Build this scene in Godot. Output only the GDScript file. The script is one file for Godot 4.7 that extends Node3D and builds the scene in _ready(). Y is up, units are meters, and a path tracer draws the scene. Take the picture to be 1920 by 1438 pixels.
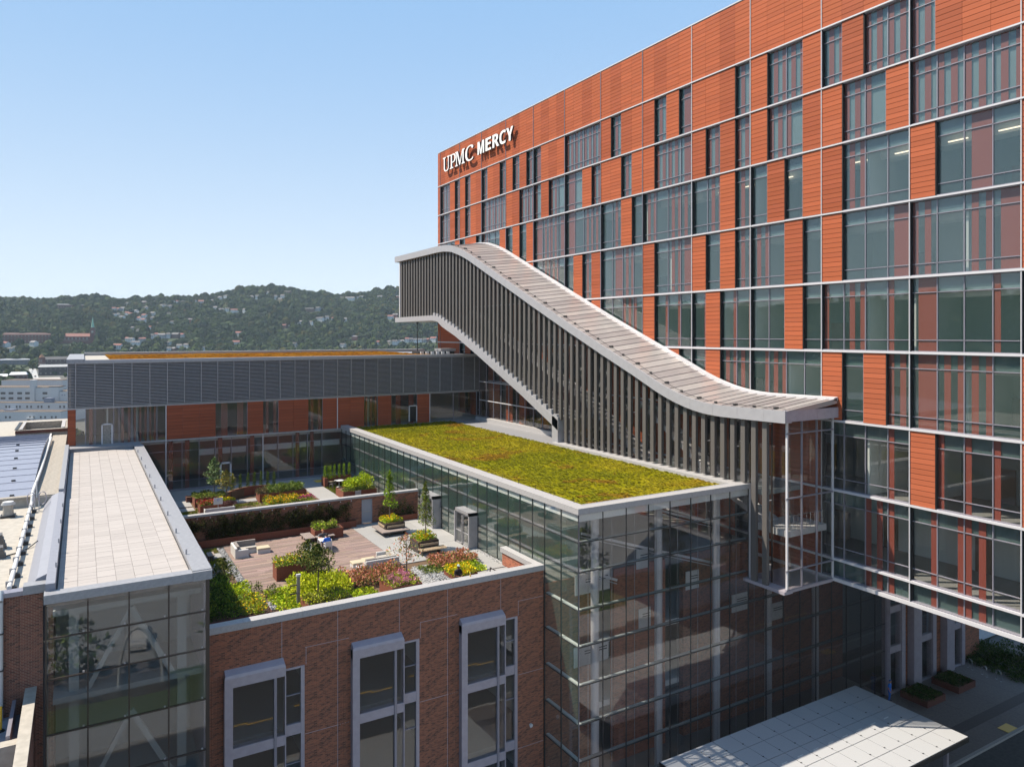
extends Node3D

# Axes: -Z runs along the tall terracotta facade, +X along the street fronts; Y = 0 is the roof terrace.
var M := {}
var taken := {}
var rng := RandomNumberGenerator.new()


class Geo:
	var v := PackedVector3Array()
	var n := PackedVector3Array()
	var c := PackedColorArray()
	var col := Color.WHITE

	func tri(a: Vector3, b: Vector3, d: Vector3) -> void:      # counter-clockwise seen from outside
		var nn := (b - a).cross(d - a).normalized()
		v.append(a); v.append(d); v.append(b)
		for i in 3:
			n.append(nn); c.append(col)

	func trin(a: Vector3, b: Vector3, d: Vector3, na: Vector3, nb: Vector3, nd: Vector3) -> void:
		v.append(a); v.append(d); v.append(b)
		n.append(na); n.append(nd); n.append(nb)
		for i in 3:
			c.append(col)

	func quad(a: Vector3, b: Vector3, d: Vector3, e: Vector3) -> void:
		tri(a, b, d)
		tri(a, d, e)

	func hexa(p: Array) -> void:                                # 0-3 bottom, counter-clockwise from above; 4-7 top
		quad(p[4], p[5], p[6], p[7])
		quad(p[3], p[2], p[1], p[0])
		for i in 4:
			var j := (i + 1) % 4
			quad(p[i], p[j], p[j + 4], p[i + 4])

	func sheet(a: Vector3, b: Vector3, d: Vector3, e: Vector3) -> void:   # a pane of glass with its front and its back face
		quad(a, b, d, e)
		var o := (b - a).cross(d - a).normalized() * -0.024
		quad(a + o, e + o, d + o, b + o)

	func box(x0: float, y0: float, z0: float, x1: float, y1: float, z1: float) -> void:
		var a := Vector3(minf(x0, x1), minf(y0, y1), minf(z0, z1))
		var b := Vector3(maxf(x0, x1), maxf(y0, y1), maxf(z0, z1))
		hexa([Vector3(a.x, a.y, b.z), Vector3(b.x, a.y, b.z), Vector3(b.x, a.y, a.z), Vector3(a.x, a.y, a.z),
			Vector3(a.x, b.y, b.z), Vector3(b.x, b.y, b.z), Vector3(b.x, b.y, a.z), Vector3(a.x, b.y, a.z)])

	func bevel(x0: float, y0: float, z0: float, x1: float, y1: float, z1: float, r: float) -> void:   # a box whose upper edges are chamfered
		box(x0, y0, z0, x1, y1 - r, z1)
		hexa([Vector3(x0, y1 - r, z1), Vector3(x1, y1 - r, z1), Vector3(x1, y1 - r, z0), Vector3(x0, y1 - r, z0),
			Vector3(x0 + r, y1, z1 - r), Vector3(x1 - r, y1, z1 - r), Vector3(x1 - r, y1, z0 + r), Vector3(x0 + r, y1, z0 + r)])

	func bar(a: Vector3, b: Vector3, w: float, h: float) -> void:   # a straight bar of rectangular section
		var d := (b - a).normalized()
		var s := d.cross(Vector3.UP)
		if s.length() < 0.01:
			s = Vector3.RIGHT
		s = s.normalized() * w / 2
		var u := s.cross(d).normalized() * h / 2
		hexa([a - s - u, a + s - u, b + s - u, b - s - u, a - s + u, a + s + u, b + s + u, b - s + u])

	func tube(a: Vector3, b: Vector3, ra: float, rb: float, k := 7, caps := true) -> void:
		var d := (b - a).normalized()
		var s := d.cross(Vector3.UP if absf(d.y) < 0.95 else Vector3.RIGHT).normalized()
		var u := s.cross(d).normalized()
		for i in k:
			var t0 := TAU * i / k
			var t1 := TAU * (i + 1) / k
			var e0 := s * cos(t0) + u * sin(t0)
			var e1 := s * cos(t1) + u * sin(t1)
			trin(a + e0 * ra, b + e0 * rb, b + e1 * rb, e0, e0, e1)
			trin(a + e0 * ra, b + e1 * rb, a + e1 * ra, e0, e1, e1)
			if caps:
				tri(b, b + e1 * rb, b + e0 * rb)
				tri(a, a + e0 * ra, a + e1 * ra)

	func path(pts: Array, r: float, k := 7) -> void:
		for i in pts.size() - 1:
			tube(pts[i], pts[i + 1], r, r, k, i == 0 or i == pts.size() - 2)

	func leaf(p: Vector3, d: Vector3, side: Vector3, l: float, w: float) -> void:   # a pointed leaf of two triangles
		var t := p + d * l
		var m := p + d * l * 0.5
		tri(p, m + side * w, t)
		tri(p, t, m - side * w)

	func mesh() -> ArrayMesh:
		var a := []
		a.resize(Mesh.ARRAY_MAX)
		a[Mesh.ARRAY_VERTEX] = v
		a[Mesh.ARRAY_NORMAL] = n
		a[Mesh.ARRAY_COLOR] = c
		var m := ArrayMesh.new()
		m.add_surface_from_arrays(Mesh.PRIMITIVE_TRIANGLES, a)
		return m


func lin(r: float, g: float, b: float, a := 1.0) -> Color:
	var k := Color(r, g, b).linear_to_srgb()
	k.a = a
	return k


func numbered(called: String) -> String:
	var k: int = taken.get(called, 0)
	taken[called] = k + 1
	return called if k == 0 else "%s_%03d" % [called, k]


func tag(o: Node, label := "", category := "", group := "", kind := "") -> Node:
	if label: o.set_meta("label", label)
	if category: o.set_meta("category", category)
	if group: o.set_meta("group", group)
	if kind: o.set_meta("kind", kind)
	return o


func thing(called: String, label: String, category: String, at := Vector3.ZERO, turn := 0.0, group := "") -> Node3D:
	var o := Node3D.new()
	o.name = numbered(called)
	add_child(o)
	o.position = at
	o.rotation.y = turn
	tag(o, label, category, group)
	return o


func obj(called: String, shape, mat: Material, parent: Node = null) -> MeshInstance3D:   # one named mesh, a part of parent or top-level
	var o := MeshInstance3D.new()
	o.mesh = shape.mesh() if shape is Geo else shape
	o.material_override = mat
	if parent == null:
		o.name = numbered(called)
		add_child(o)
	else:
		o.name = called
		parent.add_child(o, true)
	return o


func bx(called: String, x0: float, y0: float, z0: float, x1: float, y1: float, z1: float, mat: Material, parent: Node = null) -> MeshInstance3D:
	var g := Geo.new()
	g.box(x0, y0, z0, x1, y1, z1)
	return obj(called, g, mat, parent)


func at_box(called: String, size: Vector3, at: Vector3, mesh: Mesh, mat: Material, parent: Node) -> MeshInstance3D:   # a shared mesh set at a place
	var o := MeshInstance3D.new()
	o.mesh = mesh
	o.material_override = mat
	o.name = called
	o.position = at
	o.scale = size
	parent.add_child(o, true)
	return o


func struct(o: Node) -> Node:
	o.set_meta("kind", "structure")
	return o


func stuff(o: Node) -> Node:
	o.set_meta("kind", "stuff")
	return o


func dup(o: Node3D, called: String, at: Vector3, turn: float, label: String, group := "") -> Node3D:
	var d: Node3D = o.duplicate()
	d.name = numbered(called)
	add_child(d)
	d.position = at
	d.rotation.y = turn
	d.set_meta("label", label)
	if group: d.set_meta("group", group)
	return d


# ---------------------------------------------------------------- materials
func flat(r: float, g: float, b: float, rough := 0.7, metal := 0.0) -> StandardMaterial3D:
	var m := StandardMaterial3D.new()
	m.albedo_color = lin(r, g, b)
	m.roughness = rough
	m.metallic = metal
	return m


func noise_tex(seed_: int, freq: float, stops: Array, size := 512, octaves := 4) -> NoiseTexture2D:   # stops: [offset, linear colour]
	var f := FastNoiseLite.new()
	f.seed = seed_
	f.noise_type = FastNoiseLite.TYPE_SIMPLEX_SMOOTH
	f.frequency = freq
	f.fractal_octaves = octaves
	var t := NoiseTexture2D.new()
	t.width = size
	t.height = size
	t.seamless = true
	t.noise = f
	var g := Gradient.new()
	g.offsets = PackedFloat32Array(stops.map(func(s): return s[0]))
	g.colors = PackedColorArray(stops.map(func(s): return s[1]))
	t.color_ramp = g
	return t


func worn(r: float, g: float, b: float, rough: float, metres: float, spread: float, seed_: int, freq := 0.02, metal := 0.0) -> StandardMaterial3D:   # a colour with soft uneven tone
	var m := flat(1, 1, 1, rough, metal)
	m.albedo_color = Color.WHITE
	m.albedo_texture = noise_tex(seed_, freq, [[0.2, lin(r * (1 - spread), g * (1 - spread), b * (1 - spread))], [0.5, lin(r, g, b)], [0.8, lin(r * (1 + spread), g * (1 + spread), b * (1 + spread))]])
	m.uv1_triplanar = true
	m.uv1_world_triplanar = true
	m.uv1_scale = Vector3.ONE / metres
	return m


func painted(rough := 0.75) -> StandardMaterial3D:       # takes its colour from the vertices
	var m := flat(1, 1, 1, rough)
	m.albedo_color = Color.WHITE
	m.vertex_color_use_as_albedo = true
	return m


func leafy(back := 0.35) -> StandardMaterial3D:
	var m := painted(0.7)
	m.metallic_specular = 0.2
	m.backlight_enabled = true
	m.backlight = Color(back, back, back * 0.6)
	return m


func glass(r: float, g: float, b: float, a: float, metal := 0.0) -> StandardMaterial3D:
	var m := StandardMaterial3D.new()
	m.albedo_color = lin(r, g, b, a)
	m.roughness = 0.012
	m.metallic = metal
	m.metallic_specular = 0.7
	m.transparency = BaseMaterial3D.TRANSPARENCY_ALPHA
	return m


func bricks(base: Vector3, dark: Vector3, joint: Vector3, seed_: int) -> StandardMaterial3D:   # 8 bricks by 24 courses, 1.626 m square: too small in view to be built one by one
	var s := 768
	var bytes := PackedByteArray()
	bytes.resize(s * s * 3)
	var high := PackedByteArray()
	high.resize(s * s * 3)
	var r := RandomNumberGenerator.new()
	r.seed = seed_
	var tone := []
	for i in 24 * 8:
		var k := r.randf()
		var t: Vector3 = base.lerp(dark, k * k) * r.randf_range(0.85, 1.15)
		if r.randf() < 0.1:
			t = dark * 0.7
		tone.append(t)
	var f := FastNoiseLite.new()
	f.seed = seed_
	f.frequency = 0.15
	for y in s:
		var row := y / 32
		var yy := y % 32
		for x in s:
			var xs := (x + (48 if row % 2 else 0)) % s
			var xx := xs % 96
			var is_joint := yy < 5 or xx < 5
			var t: Vector3 = joint if is_joint else tone[row * 8 + xs / 96]
			var w := 1.0 + 0.18 * f.get_noise_2d(x, y)
			var o := (y * s + x) * 3
			var k := Color(t.x * w, t.y * w, t.z * w).linear_to_srgb()
			bytes[o] = clampi(int(k.r * 255), 0, 255)
			bytes[o + 1] = clampi(int(k.g * 255), 0, 255)
			bytes[o + 2] = clampi(int(k.b * 255), 0, 255)
			var hh := 60 if is_joint else 200
			high[o] = hh; high[o + 1] = hh; high[o + 2] = hh
	var m := flat(1, 1, 1, 0.85)
	m.albedo_color = Color.WHITE
	m.albedo_texture = ImageTexture.create_from_image(Image.create_from_data(s, s, false, Image.FORMAT_RGB8, bytes))
	m.heightmap_enabled = true
	m.heightmap_scale = 1.0
	m.heightmap_texture = ImageTexture.create_from_image(Image.create_from_data(s, s, false, Image.FORMAT_RGB8, high))
	m.uv1_triplanar = true
	m.uv1_world_triplanar = true
	m.uv1_triplanar_sharpness = 8.0
	m.uv1_scale = Vector3.ONE / 1.626
	return m


func materials() -> void:
	M.brick = bricks(Vector3(0.29, 0.098, 0.05), Vector3(0.13, 0.05, 0.032), Vector3(0.30, 0.19, 0.13), 5)
	M.brick_red = bricks(Vector3(0.36, 0.11, 0.055), Vector3(0.26, 0.075, 0.04), Vector3(0.36, 0.24, 0.17), 9)
	M.brick_dark = bricks(Vector3(0.19, 0.07, 0.045), Vector3(0.11, 0.045, 0.035), Vector3(0.34, 0.24, 0.18), 7)
	M.dark = flat(0.02, 0.02, 0.022, 0.5)
	M.black = flat(0.008, 0.008, 0.009, 0.6)
	M.bronze = flat(0.045, 0.035, 0.032, 0.4, 0.4)
	M.frame = flat(0.24, 0.23, 0.27, 0.4, 0.3)
	M.white_metal = flat(0.54, 0.53, 0.55, 0.35, 0.15)
	M.alu = worn(0.33, 0.322, 0.335, 0.4, 3.0, 0.06, 11, 0.01, 0.35)
	M.mauve = worn(0.34, 0.31, 0.35, 0.42, 3.0, 0.05, 12, 0.01, 0.2)
	M.fascia = worn(0.34, 0.335, 0.355, 0.42, 4.0, 0.04, 13, 0.01, 0.15)
	M.coping = worn(0.33, 0.318, 0.318, 0.55, 2.0, 0.07, 14, 0.02)
	M.coping_grey = worn(0.255, 0.255, 0.272, 0.5, 2.5, 0.08, 15, 0.02, 0.1)
	M.fin = flat(0.105, 0.096, 0.09, 0.5, 0.1)
	M.fin_gap = flat(0.045, 0.036, 0.033, 0.6)
	M.maroon = flat(0.17, 0.04, 0.026, 0.4)
	M.teal = flat(0.13, 0.19, 0.195, 0.45)
	M.teal_dark = flat(0.06, 0.10, 0.095, 0.4)
	M.inner = flat(0.50, 0.54, 0.51, 0.8)
	M.inner_grey = flat(0.22, 0.25, 0.25, 0.8)
	M.inner_floor = flat(0.20, 0.20, 0.19, 0.45)
	M.ceiling = flat(0.62, 0.63, 0.61, 0.85)
	M.wood_door = flat(0.11, 0.055, 0.03, 0.5)
	M.pane = glass(0.12, 0.21, 0.23, 0.03, 0.13)
	M.pane_green = glass(0.10, 0.19, 0.17, 0.03, 0.08)
	M.pane_side = glass(0.12, 0.22, 0.19, 0.03, 0.08)
	M.pane_dark = glass(0.07, 0.065, 0.065, 0.04, 0.08)
	M.pane_clear = glass(0.08, 0.09, 0.085, 0.02, 0.04)
	M.pane_low = glass(0.08, 0.065, 0.06, 0.1, 0.14)
	for i in 4:
		var k: float = [1.0, 0.93, 1.07, 0.97][i]
		M["plank_light_%d" % i] = flat(0.35 * k, 0.098 * k, 0.047 * k, 0.62)
		var q: float = [1.0, 0.92, 1.08, 0.98][i]
		M["plank_dull_%d" % i] = flat(0.30 * q, 0.083 * q, 0.042 * q, 0.62)
	M.plank_stuff = painted(0.62)
	for i in 4:
		M["plank_light_%d" % i].metallic_specular = 0.22
		M["plank_dull_%d" % i].metallic_specular = 0.22
	M.plank_stuff.metallic_specular = 0.22
	M.roof_a = flat(0.36, 0.325, 0.315, 0.34, 0.3)
	M.roof_b = flat(0.31, 0.275, 0.27, 0.34, 0.3)
	M.roof_c = flat(0.40, 0.365, 0.35, 0.34, 0.3)
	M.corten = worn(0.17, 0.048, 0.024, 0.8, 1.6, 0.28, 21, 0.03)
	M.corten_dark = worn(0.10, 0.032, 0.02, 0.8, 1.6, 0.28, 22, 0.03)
	M.soil = worn(0.11, 0.065, 0.035, 0.95, 1.2, 0.35, 23, 0.05)
	M.concrete = worn(0.29, 0.28, 0.27, 0.85, 3.0, 0.07, 24, 0.03)
	for i in 3:
		var k: float = [1.0, 0.95, 1.05][i]
		M["slab_%d" % i] = worn(0.27 * k, 0.262 * k, 0.255 * k, 0.85, 2.0, 0.06, 25 + i, 0.04)
		M["paver_%d" % i] = worn(0.33 * k, 0.30 * k, 0.285 * k, 0.85, 1.5, 0.05, 30 + i, 0.05)
	M.paver_stuff = painted(0.85)
	M.joint = flat(0.12, 0.10, 0.092, 0.9)
	M.membrane = worn(0.34, 0.31, 0.27, 0.8, 5.0, 0.10, 35, 0.02)
	M.membrane_dirty = worn(0.27, 0.24, 0.205, 0.85, 4.0, 0.22, 36, 0.03)
	M.membrane_grey = worn(0.205, 0.212, 0.25, 0.6, 3.0, 0.06, 37, 0.02)
	M.barrel = worn(0.215, 0.228, 0.285, 0.42, 6.0, 0.05, 38, 0.02)
	M.deck = painted(0.7)
	M.gravel = painted(0.8)
	M.leaf = leafy()
	M.leaf_dark = leafy(0.12)
	M.wood_pale = worn(0.33, 0.245, 0.16, 0.7, 0.8, 0.2, 41, 0.06)
	M.wood_grey = worn(0.23, 0.185, 0.165, 0.75, 0.8, 0.2, 42, 0.06)
	M.bark = worn(0.12, 0.09, 0.07, 0.9, 0.6, 0.3, 43, 0.08)
	M.white = flat(0.52, 0.515, 0.51, 0.45)
	M.white_sofa = flat(0.50, 0.485, 0.47, 0.5)
	M.cushion_grey = worn(0.21, 0.185, 0.17, 0.9, 0.5, 0.1, 44, 0.1)
	M.cushion_pale = worn(0.33, 0.30, 0.265, 0.9, 0.5, 0.06, 45, 0.1)
	M.cushion_cream = worn(0.42, 0.355, 0.25, 0.9, 0.5, 0.05, 46, 0.1)
	M.sedum = painted(0.9)
	M.sedum.metallic_specular = 0.1
	M.asphalt = worn(0.055, 0.053, 0.052, 0.9, 6.0, 0.18, 51, 0.03)
	M.plaza = worn(0.155, 0.13, 0.12, 0.8, 4.0, 0.12, 52, 0.03)
	M.plaza_dark = worn(0.08, 0.064, 0.06, 0.8, 3.0, 0.12, 53, 0.03)
	M.kerb = worn(0.33, 0.31, 0.29, 0.85, 2.0, 0.1, 54, 0.03)
	M.pave_pale = worn(0.33, 0.325, 0.32, 0.85, 4.0, 0.07, 55, 0.02)
	M.grass = worn(0.065, 0.095, 0.018, 0.95, 3.0, 0.3, 56, 0.05)
	M.land = painted(0.95)
	M.yellow = flat(0.62, 0.36, 0.02, 0.6)
	M.yellow_paint = flat(0.66, 0.40, 0.03, 0.5)
	M.frosted = flat(0.38, 0.385, 0.40, 0.2)
	M.chrome = flat(0.60, 0.60, 0.60, 0.25, 0.8)
	M.letter = flat(0.8, 0.8, 0.79, 0.4)
	M.letter_side = flat(0.03, 0.03, 0.03, 0.5)
	M.body = painted(0.8)
	M.house = painted(0.85)
	M.crown = leafy(0.1)
	M.grey_door = flat(0.27, 0.28, 0.32, 0.5)
	M.pebble = painted(0.8)
	M.blue_bin = flat(0.03, 0.10, 0.55, 0.5)
	var lamp := flat(0.9, 0.88, 0.8, 0.5)
	lamp.emission_enabled = true
	lamp.emission = Color(1.0, 0.93, 0.80)
	lamp.emission_energy_multiplier = 1.1
	M.lamp = lamp


# ---------------------------------------------------------------- the tall terracotta building
const TX := 46.6
const TZ0 := -100.28
const MW := 1.6458
const LEVELS := [43.9, 38.83, 34.47, 30.15, 25.28, 20.3, 15.37, 10.37, 5.4, 0.45, -0.93]
# One letter per window module from the far end: p/d bright and dull terracotta; a hex digit is glass with its four strips (8 4 2 1) fritted maroon.
const ROWS := [
	"dpdp ppdp dppd pdpp pdpd ppdp pdpp pdpp ppdp pppp pdpp ppdp pppp pdpp",
	"55p5 p5pd 5pd5 p5d5 7pdp AAAA d5dp d5p7 ppd5 p55p 5dAA Adpp d5pp pppp",
	"55d5 d5pd 5AAA pdAA 8dA1 71pA pp5p pAA7 dAdA pA8d pA8p AAA5 pdAA pppp",
	"500p 0dp0 A00p 0p0p 75A7 7055 05p0 5055 05p5 0d0p d500 p070 dp05 pppp",
	"00p0 p0pp 0pp0 p00p 0550 0p5d 0750 d057 p0p5 50d0 p007 A057 p00p pppp",
	"pppp 0p0p 00p0 0p00 p00p 0p0p 00A8 p111 1p11 00p0 8508 7008 0p00 pppp",
	"pppp 0p0p 0p0p p0p0 0p00 p0p0 0p0p p0p1 1p55 1500 p0pA 7550 p0p0 pppp",
	"pppp p0p0 0pp0 p0p0 0p0p p0p0 0p0p 0p0p p0p0 pppp 0008 p888 p00p pppp",
	"pppp p0p0 0pp0 p0p0 0p0p p0p0 0p0p 0p0p p0p0 pppp 00A8 11A0 0p0p pppp",
	"pppp p0p0 0pp0 p0p0 0p0p p0p0 0p0p 0p0p p0p0 pppp 00A8 11A0 0p0p pppp"]


func tower() -> void:
	var t := thing("hospital_tower", "tall terracotta and glass hospital building filling the right side", "building")
	var z_near := TZ0 + 14 * 4 * MW
	# core: roof, floors, walls behind the glass
	bx("roof", TX + 0.3, 43.3, -101.0, 72, 43.6, z_near, M.coping_grey, t)
	bx("parapet_cap", TX - 0.04, 43.9, -101.16, TX + 0.45, 44.0, z_near, M.white_metal, t)
	bx("end_wall", TX + 0.08, -0.93, -101.1, 72, 43.88, -100.8, M.plank_dull_0, t)
	bx("back_wall", 71.7, -0.93, -100.8, 72, 43.3, z_near, M.plank_dull_0, t)
	bx("near_end_wall", TX + 0.08, -0.93, z_near - 0.2, 71.7, 43.3, z_near, M.plank_dull_0, t)
	bx("underside", TX + 0.02, -1.15, -101.0, 72, -0.96, z_near, M.coping_grey, t)
	bx("bottom_rail", TX - 0.1, -1.1, -101.0, TX + 0.02, -0.86, z_near, M.white_metal, t)
	var slab := Geo.new()
	for k in range(1, 10):
		var y: float = LEVELS[k]
		bx("floor_slab", TX + 0.42, y - 0.55, -100.8, 60, y - 0.06, z_near - 0.2, M.ceiling, t)
		bx("floor_finish", TX + 0.42, y - 0.055, -100.8, 60, y - 0.04, z_near - 0.2, M.inner_floor, t)
	for k in range(3, 10):
		bx("inner_wall", 52.6, LEVELS[k], -100.8, 52.8, LEVELS[k - 1] - 0.55, z_near - 0.2, M.inner if k % 2 else M.inner_grey, t)
	var wall := BoxMesh.new()
	for k in range(3, 9):
		for b in range(4, 14):
			var y0: float = LEVELS[k]
			var h: float = LEVELS[k - 1] - 0.56 - y0
			var z := TZ0 + b * 4 * MW + (0.0 if (b + k) % 2 else 2 * MW)
			at_box("partition", Vector3(5.4, h, 0.15), Vector3(49.9, y0 + h / 2, z), wall, M.inner, t)
	# ceiling bulkheads, doors, cupboards and light strips behind the nearer windows
	for k in range(3, 10):
		for b in range(6, 13):
			var y1: float = LEVELS[k - 1] - 0.56
			var z := TZ0 + b * 4 * MW
			at_box("ceiling_drop", Vector3(1.4, 0.75, 5.6), Vector3(49.2, y1 - 0.38, z + 3.2), wall, M.ceiling, t)
			if k in [3, 4] and b >= 8:
				at_box("light_strip", Vector3(0.12, 0.06, 1.2), Vector3(48.2, y1 - 0.62, z + 2.2), wall, M.lamp, t)
				at_box("light_strip", Vector3(0.12, 0.06, 1.2), Vector3(48.2, y1 - 0.62, z + 5.2), wall, M.lamp, t)
			at_box("inner_door", Vector3(0.08, 2.3, 1.1), Vector3(52.52, LEVELS[k] + 1.15, z + 1.6 + 0.7 * (k % 3)), wall, M.wood_door if k >= 7 else M.inner_grey, t)
			if (b + k) % 3 == 0:
				at_box("cupboard", Vector3(0.6, 2.1, 1.3), Vector3(51.9, LEVELS[k] + 1.05, z + 4.4), wall, M.wood_grey, t)
	# floor bands and bay mullions
	for k in range(1, 10):
		var th := 0.05 if k < 5 else 0.07
		bx("floor_band", TX - 0.09, LEVELS[k] - th, -101.14, TX + 0.05, LEVELS[k] + th, z_near, M.white_metal, t)
	for b in 15:
		var z := TZ0 + b * 4 * MW
		bx("bay_mullion", TX - 0.06, -0.86, z - 0.026, TX + 0.1, 43.88, z + 0.026, M.white_metal if b > 7 else M.frame, t)
	# cladding and windows
	var unit := BoxMesh.new()
	var spots := []
	for k in ROWS.size():
		var row: String = ROWS[k].replace(" ", "")
		var y1: float = LEVELS[k] - 0.08
		var y0: float = LEVELS[k + 1] + 0.08
		var i := 0
		while i < row.length():
			var is_clad := row[i] in ["p", "d"]
			var j := i
			while j < row.length() and (row[j] in ["p", "d"]) == is_clad and (j == i or j % 4 != 0 or is_clad):
				j += 1
			var za := TZ0 + i * MW
			var zb := TZ0 + j * MW
			if is_clad:
				bx("cladding_backing", TX + 0.06, y0 - 0.02, za, TX + 0.3, y1 + 0.02, zb, M.black, t)
				for q in range(i, j):
					spots.append([TZ0 + q * MW, y0, y1, row[q]])
			else:
				window_run(t, k, row.substr(i, j - i), za, zb, y0, y1)
			i = j
		spots.append([TZ0 - 0.87, y0, y1, "p"])
	bx("cladding_backing", TX + 0.06, -0.9, -101.14, TX + 0.3, 43.88, TZ0, M.black, t)
	spots.sort_custom(func(a, b): return a[0] > b[0])
	# planks: the nearest 300 one by one, the rest joined
	var far := Geo.new()
	var made := 0
	for s in spots:
		if s[0] > -9:
			continue
		var w: float = MW if s[0] >= TZ0 else 0.87
		var count := int(round((s[2] - s[1]) / 0.345))
		var pitch: float = (s[2] - s[1]) / maxi(count, 1)
		for q in maxi(count, 1):
			var ya: float = s[1] + q * pitch
			var shade := rng.randi() % 4
			var lift := rng.randf_range(0.0, 0.006)
			if made < 300 and s[0] > -34.6 and s[0] < -20:
				at_box("plank", Vector3(0.06, pitch - 0.028, w - 0.016), Vector3(TX + 0.03 - lift, ya + pitch / 2, s[0] + w / 2), unit, M["plank_%s_%d" % ["light" if s[3] == "p" else "dull", shade]], t)
				made += 1
			else:
				var kk: float = [1.0, 0.93, 1.07, 0.97][shade]
				far.col = Color(0.35 * kk, 0.098 * kk, 0.047 * kk) if s[3] == "p" else Color(0.30 * kk, 0.083 * kk, 0.042 * kk)
				far.box(TX - lift, ya + 0.014, s[0] + 0.008, TX + 0.06, ya + pitch - 0.014, s[0] + w - 0.008)
	stuff(obj("plank_cladding", far, M.plank_stuff, t))


func window_run(t: Node3D, k: int, code: String, za: float, zb: float, y0: float, y1: float) -> void:
	var gx := TX + 0.27
	var f := Geo.new()
	f.box(TX + 0.02, y0 - 0.08, zb - 0.03, TX + 0.42, y1 + 0.08, zb + 0.01)
	f.box(TX + 0.05, y1 - 0.03, za, TX + 0.42, y1 + 0.09, zb)
	f.box(TX + 0.05, y0 - 0.09, za, TX + 0.42, y0 + 0.04, zb)
	var low := k >= 8 and y1 - y0 < 2.0
	if not low:
		f.box(gx - 0.05, y1 - 0.98, za, gx + 0.06, y1 - 0.93, zb)
		f.box(gx - 0.05, y0 + 0.72, za, gx + 0.06, y0 + 0.77, zb)
	for q in range(1, code.length()):
		var z := za + q * MW
		f.box(gx - 0.05, y0, z - 0.028, gx + 0.08, y1, z + 0.028)
	var w := obj("window", f, M.frame, t)
	bx("jamb", TX + 0.02, y0 - 0.08, za - 0.01, TX + 0.42, y1 + 0.08, za + 0.06, M.black, w)
	var opaque := k in [1, 2] or low
	for q in code.length():
		var z0 := za + q * MW
		var z1 := z0 + MW
		var p := Geo.new()
		p.sheet(Vector3(gx, y0, z0), Vector3(gx, y0, z1), Vector3(gx, y1, z1), Vector3(gx, y1, z0))
		obj("pane", p, M.pane if k < 5 else (M.pane_green if k < 7 else M.pane_clear), w)
		if opaque:
			bx("spandrel_panel", gx + 0.1, y0, z0, gx + 0.13, y1, z1, M.teal if k < 8 else M.teal_dark, w)
		else:
			bx("spandrel_panel", gx + 0.1, y1 - 0.93, z0, gx + 0.13, y1 + 0.02, z1, M.teal if k < 6 else M.teal_dark, w)
		var bits := code.substr(q, 1).hex_to_int()
		var s := 0
		while s < 4:
			if bits & (8 >> s):
				var e := s
				while e < 4 and bits & (8 >> e):
					e += 1
				bx("frit_strip", gx + 0.02, y0, z0 + s * MW / 4, gx + 0.04, y1, z0 + e * MW / 4, M.maroon, w)
				s = e
			else:
				s += 1


func letters() -> void:
	var t := thing("wall_sign", "white raised letters with dark sides near the top far corner of the terracotta facade", "sign")
	var x := TX - 0.5
	var serif := SystemFont.new()
	serif.font_names = PackedStringArray(["Droid Serif"])
	var sans := SystemFont.new()
	sans.font_names = PackedStringArray(["Droid Sans"])
	sans.font_weight = 700
	for w in [["U", -98.2, -95.95, 40.42, 42.55, 0], ["P", -95.85, -93.95, 40.47, 42.5, 0], ["M", -94.1, -91.1, 40.47, 42.52, 0], ["C", -90.9, -88.55, 40.42, 42.56, 0],
			["M", -87.25, -85.4, 40.7, 42.42, 1], ["E", -85.0, -83.5, 40.72, 42.4, 1], ["R", -83.1, -81.4, 40.72, 42.4, 1], ["C", -81.25, -79.65, 40.68, 42.42, 1], ["Y", -79.5, -77.85, 40.7, 42.4, 1]]:
		var m := TextMesh.new()
		m.text = w[0]
		m.font = sans if w[5] else serif
		m.font_size = 64
		m.pixel_size = 0.05
		m.depth = 1.0
		m.curve_step = 1.0
		var box := m.get_aabb()
		for face in 2:
			var o := MeshInstance3D.new()
			o.mesh = m
			o.name = "letter" if face == 0 else "letter_return"
			o.material_override = M.letter if face == 0 else M.letter_side
			var deep := 0.05 if face == 0 else 0.2
			var sc := Vector3((w[2] - w[1]) / box.size.x, (w[4] - w[3]) / box.size.y, deep)
			o.basis = Basis(Vector3.UP, -PI / 2) * Basis.from_scale(sc)
			var mid := box.get_center()
			var px := x - 0.025 if face == 0 else x + 0.1
			o.position = Vector3(px, (w[3] + w[4]) / 2, (w[1] + w[2]) / 2) - o.basis * Vector3(mid.x, mid.y, mid.z)
			t.add_child(o, true)
	for i in 18:
		var z := -97.8 + i * 1.15
		bx("standoff", x + 0.2, 41.4, z - 0.03, TX, 41.46, z + 0.03, M.letter_side, t)


# ---------------------------------------------------------------- the stair wing that slopes down the facade
const TOP := [[-104.4, 28.2], [-96.0, 28.22], [-89.0, 28.25], [-87.3, 28.2], [-86.0, 28.07], [-84.8, 27.9], [-83.7, 27.6], [-82.6, 27.3], [-81.5, 26.95], [-80.0, 26.4], [-77.0, 25.15], [-72.5, 23.28], [-65.4, 20.32], [-59.2, 17.8], [-53.5, 15.55], [-48.9, 13.8], [-47.3, 13.15], [-46.0, 12.62], [-44.8, 12.2], [-43.8, 11.9], [-42.8, 11.65], [-41.8, 11.45], [-40.5, 11.28], [-39.0, 11.22], [-36.0, 11.26], [-33.1, 11.32]]
const SOFFIT := [[-104.6, 19.05], [-98.0, 19.09], [-91.2, 19.12], [-90.2, 19.05], [-89.2, 18.9], [-88.0, 18.6], [-86.8, 18.2], [-84.0, 17.35], [-78.0, 15.1], [-72.5, 12.9], [-67.6, 10.95], [-61.4, 8.3], [-60.55, 7.9]]


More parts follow.
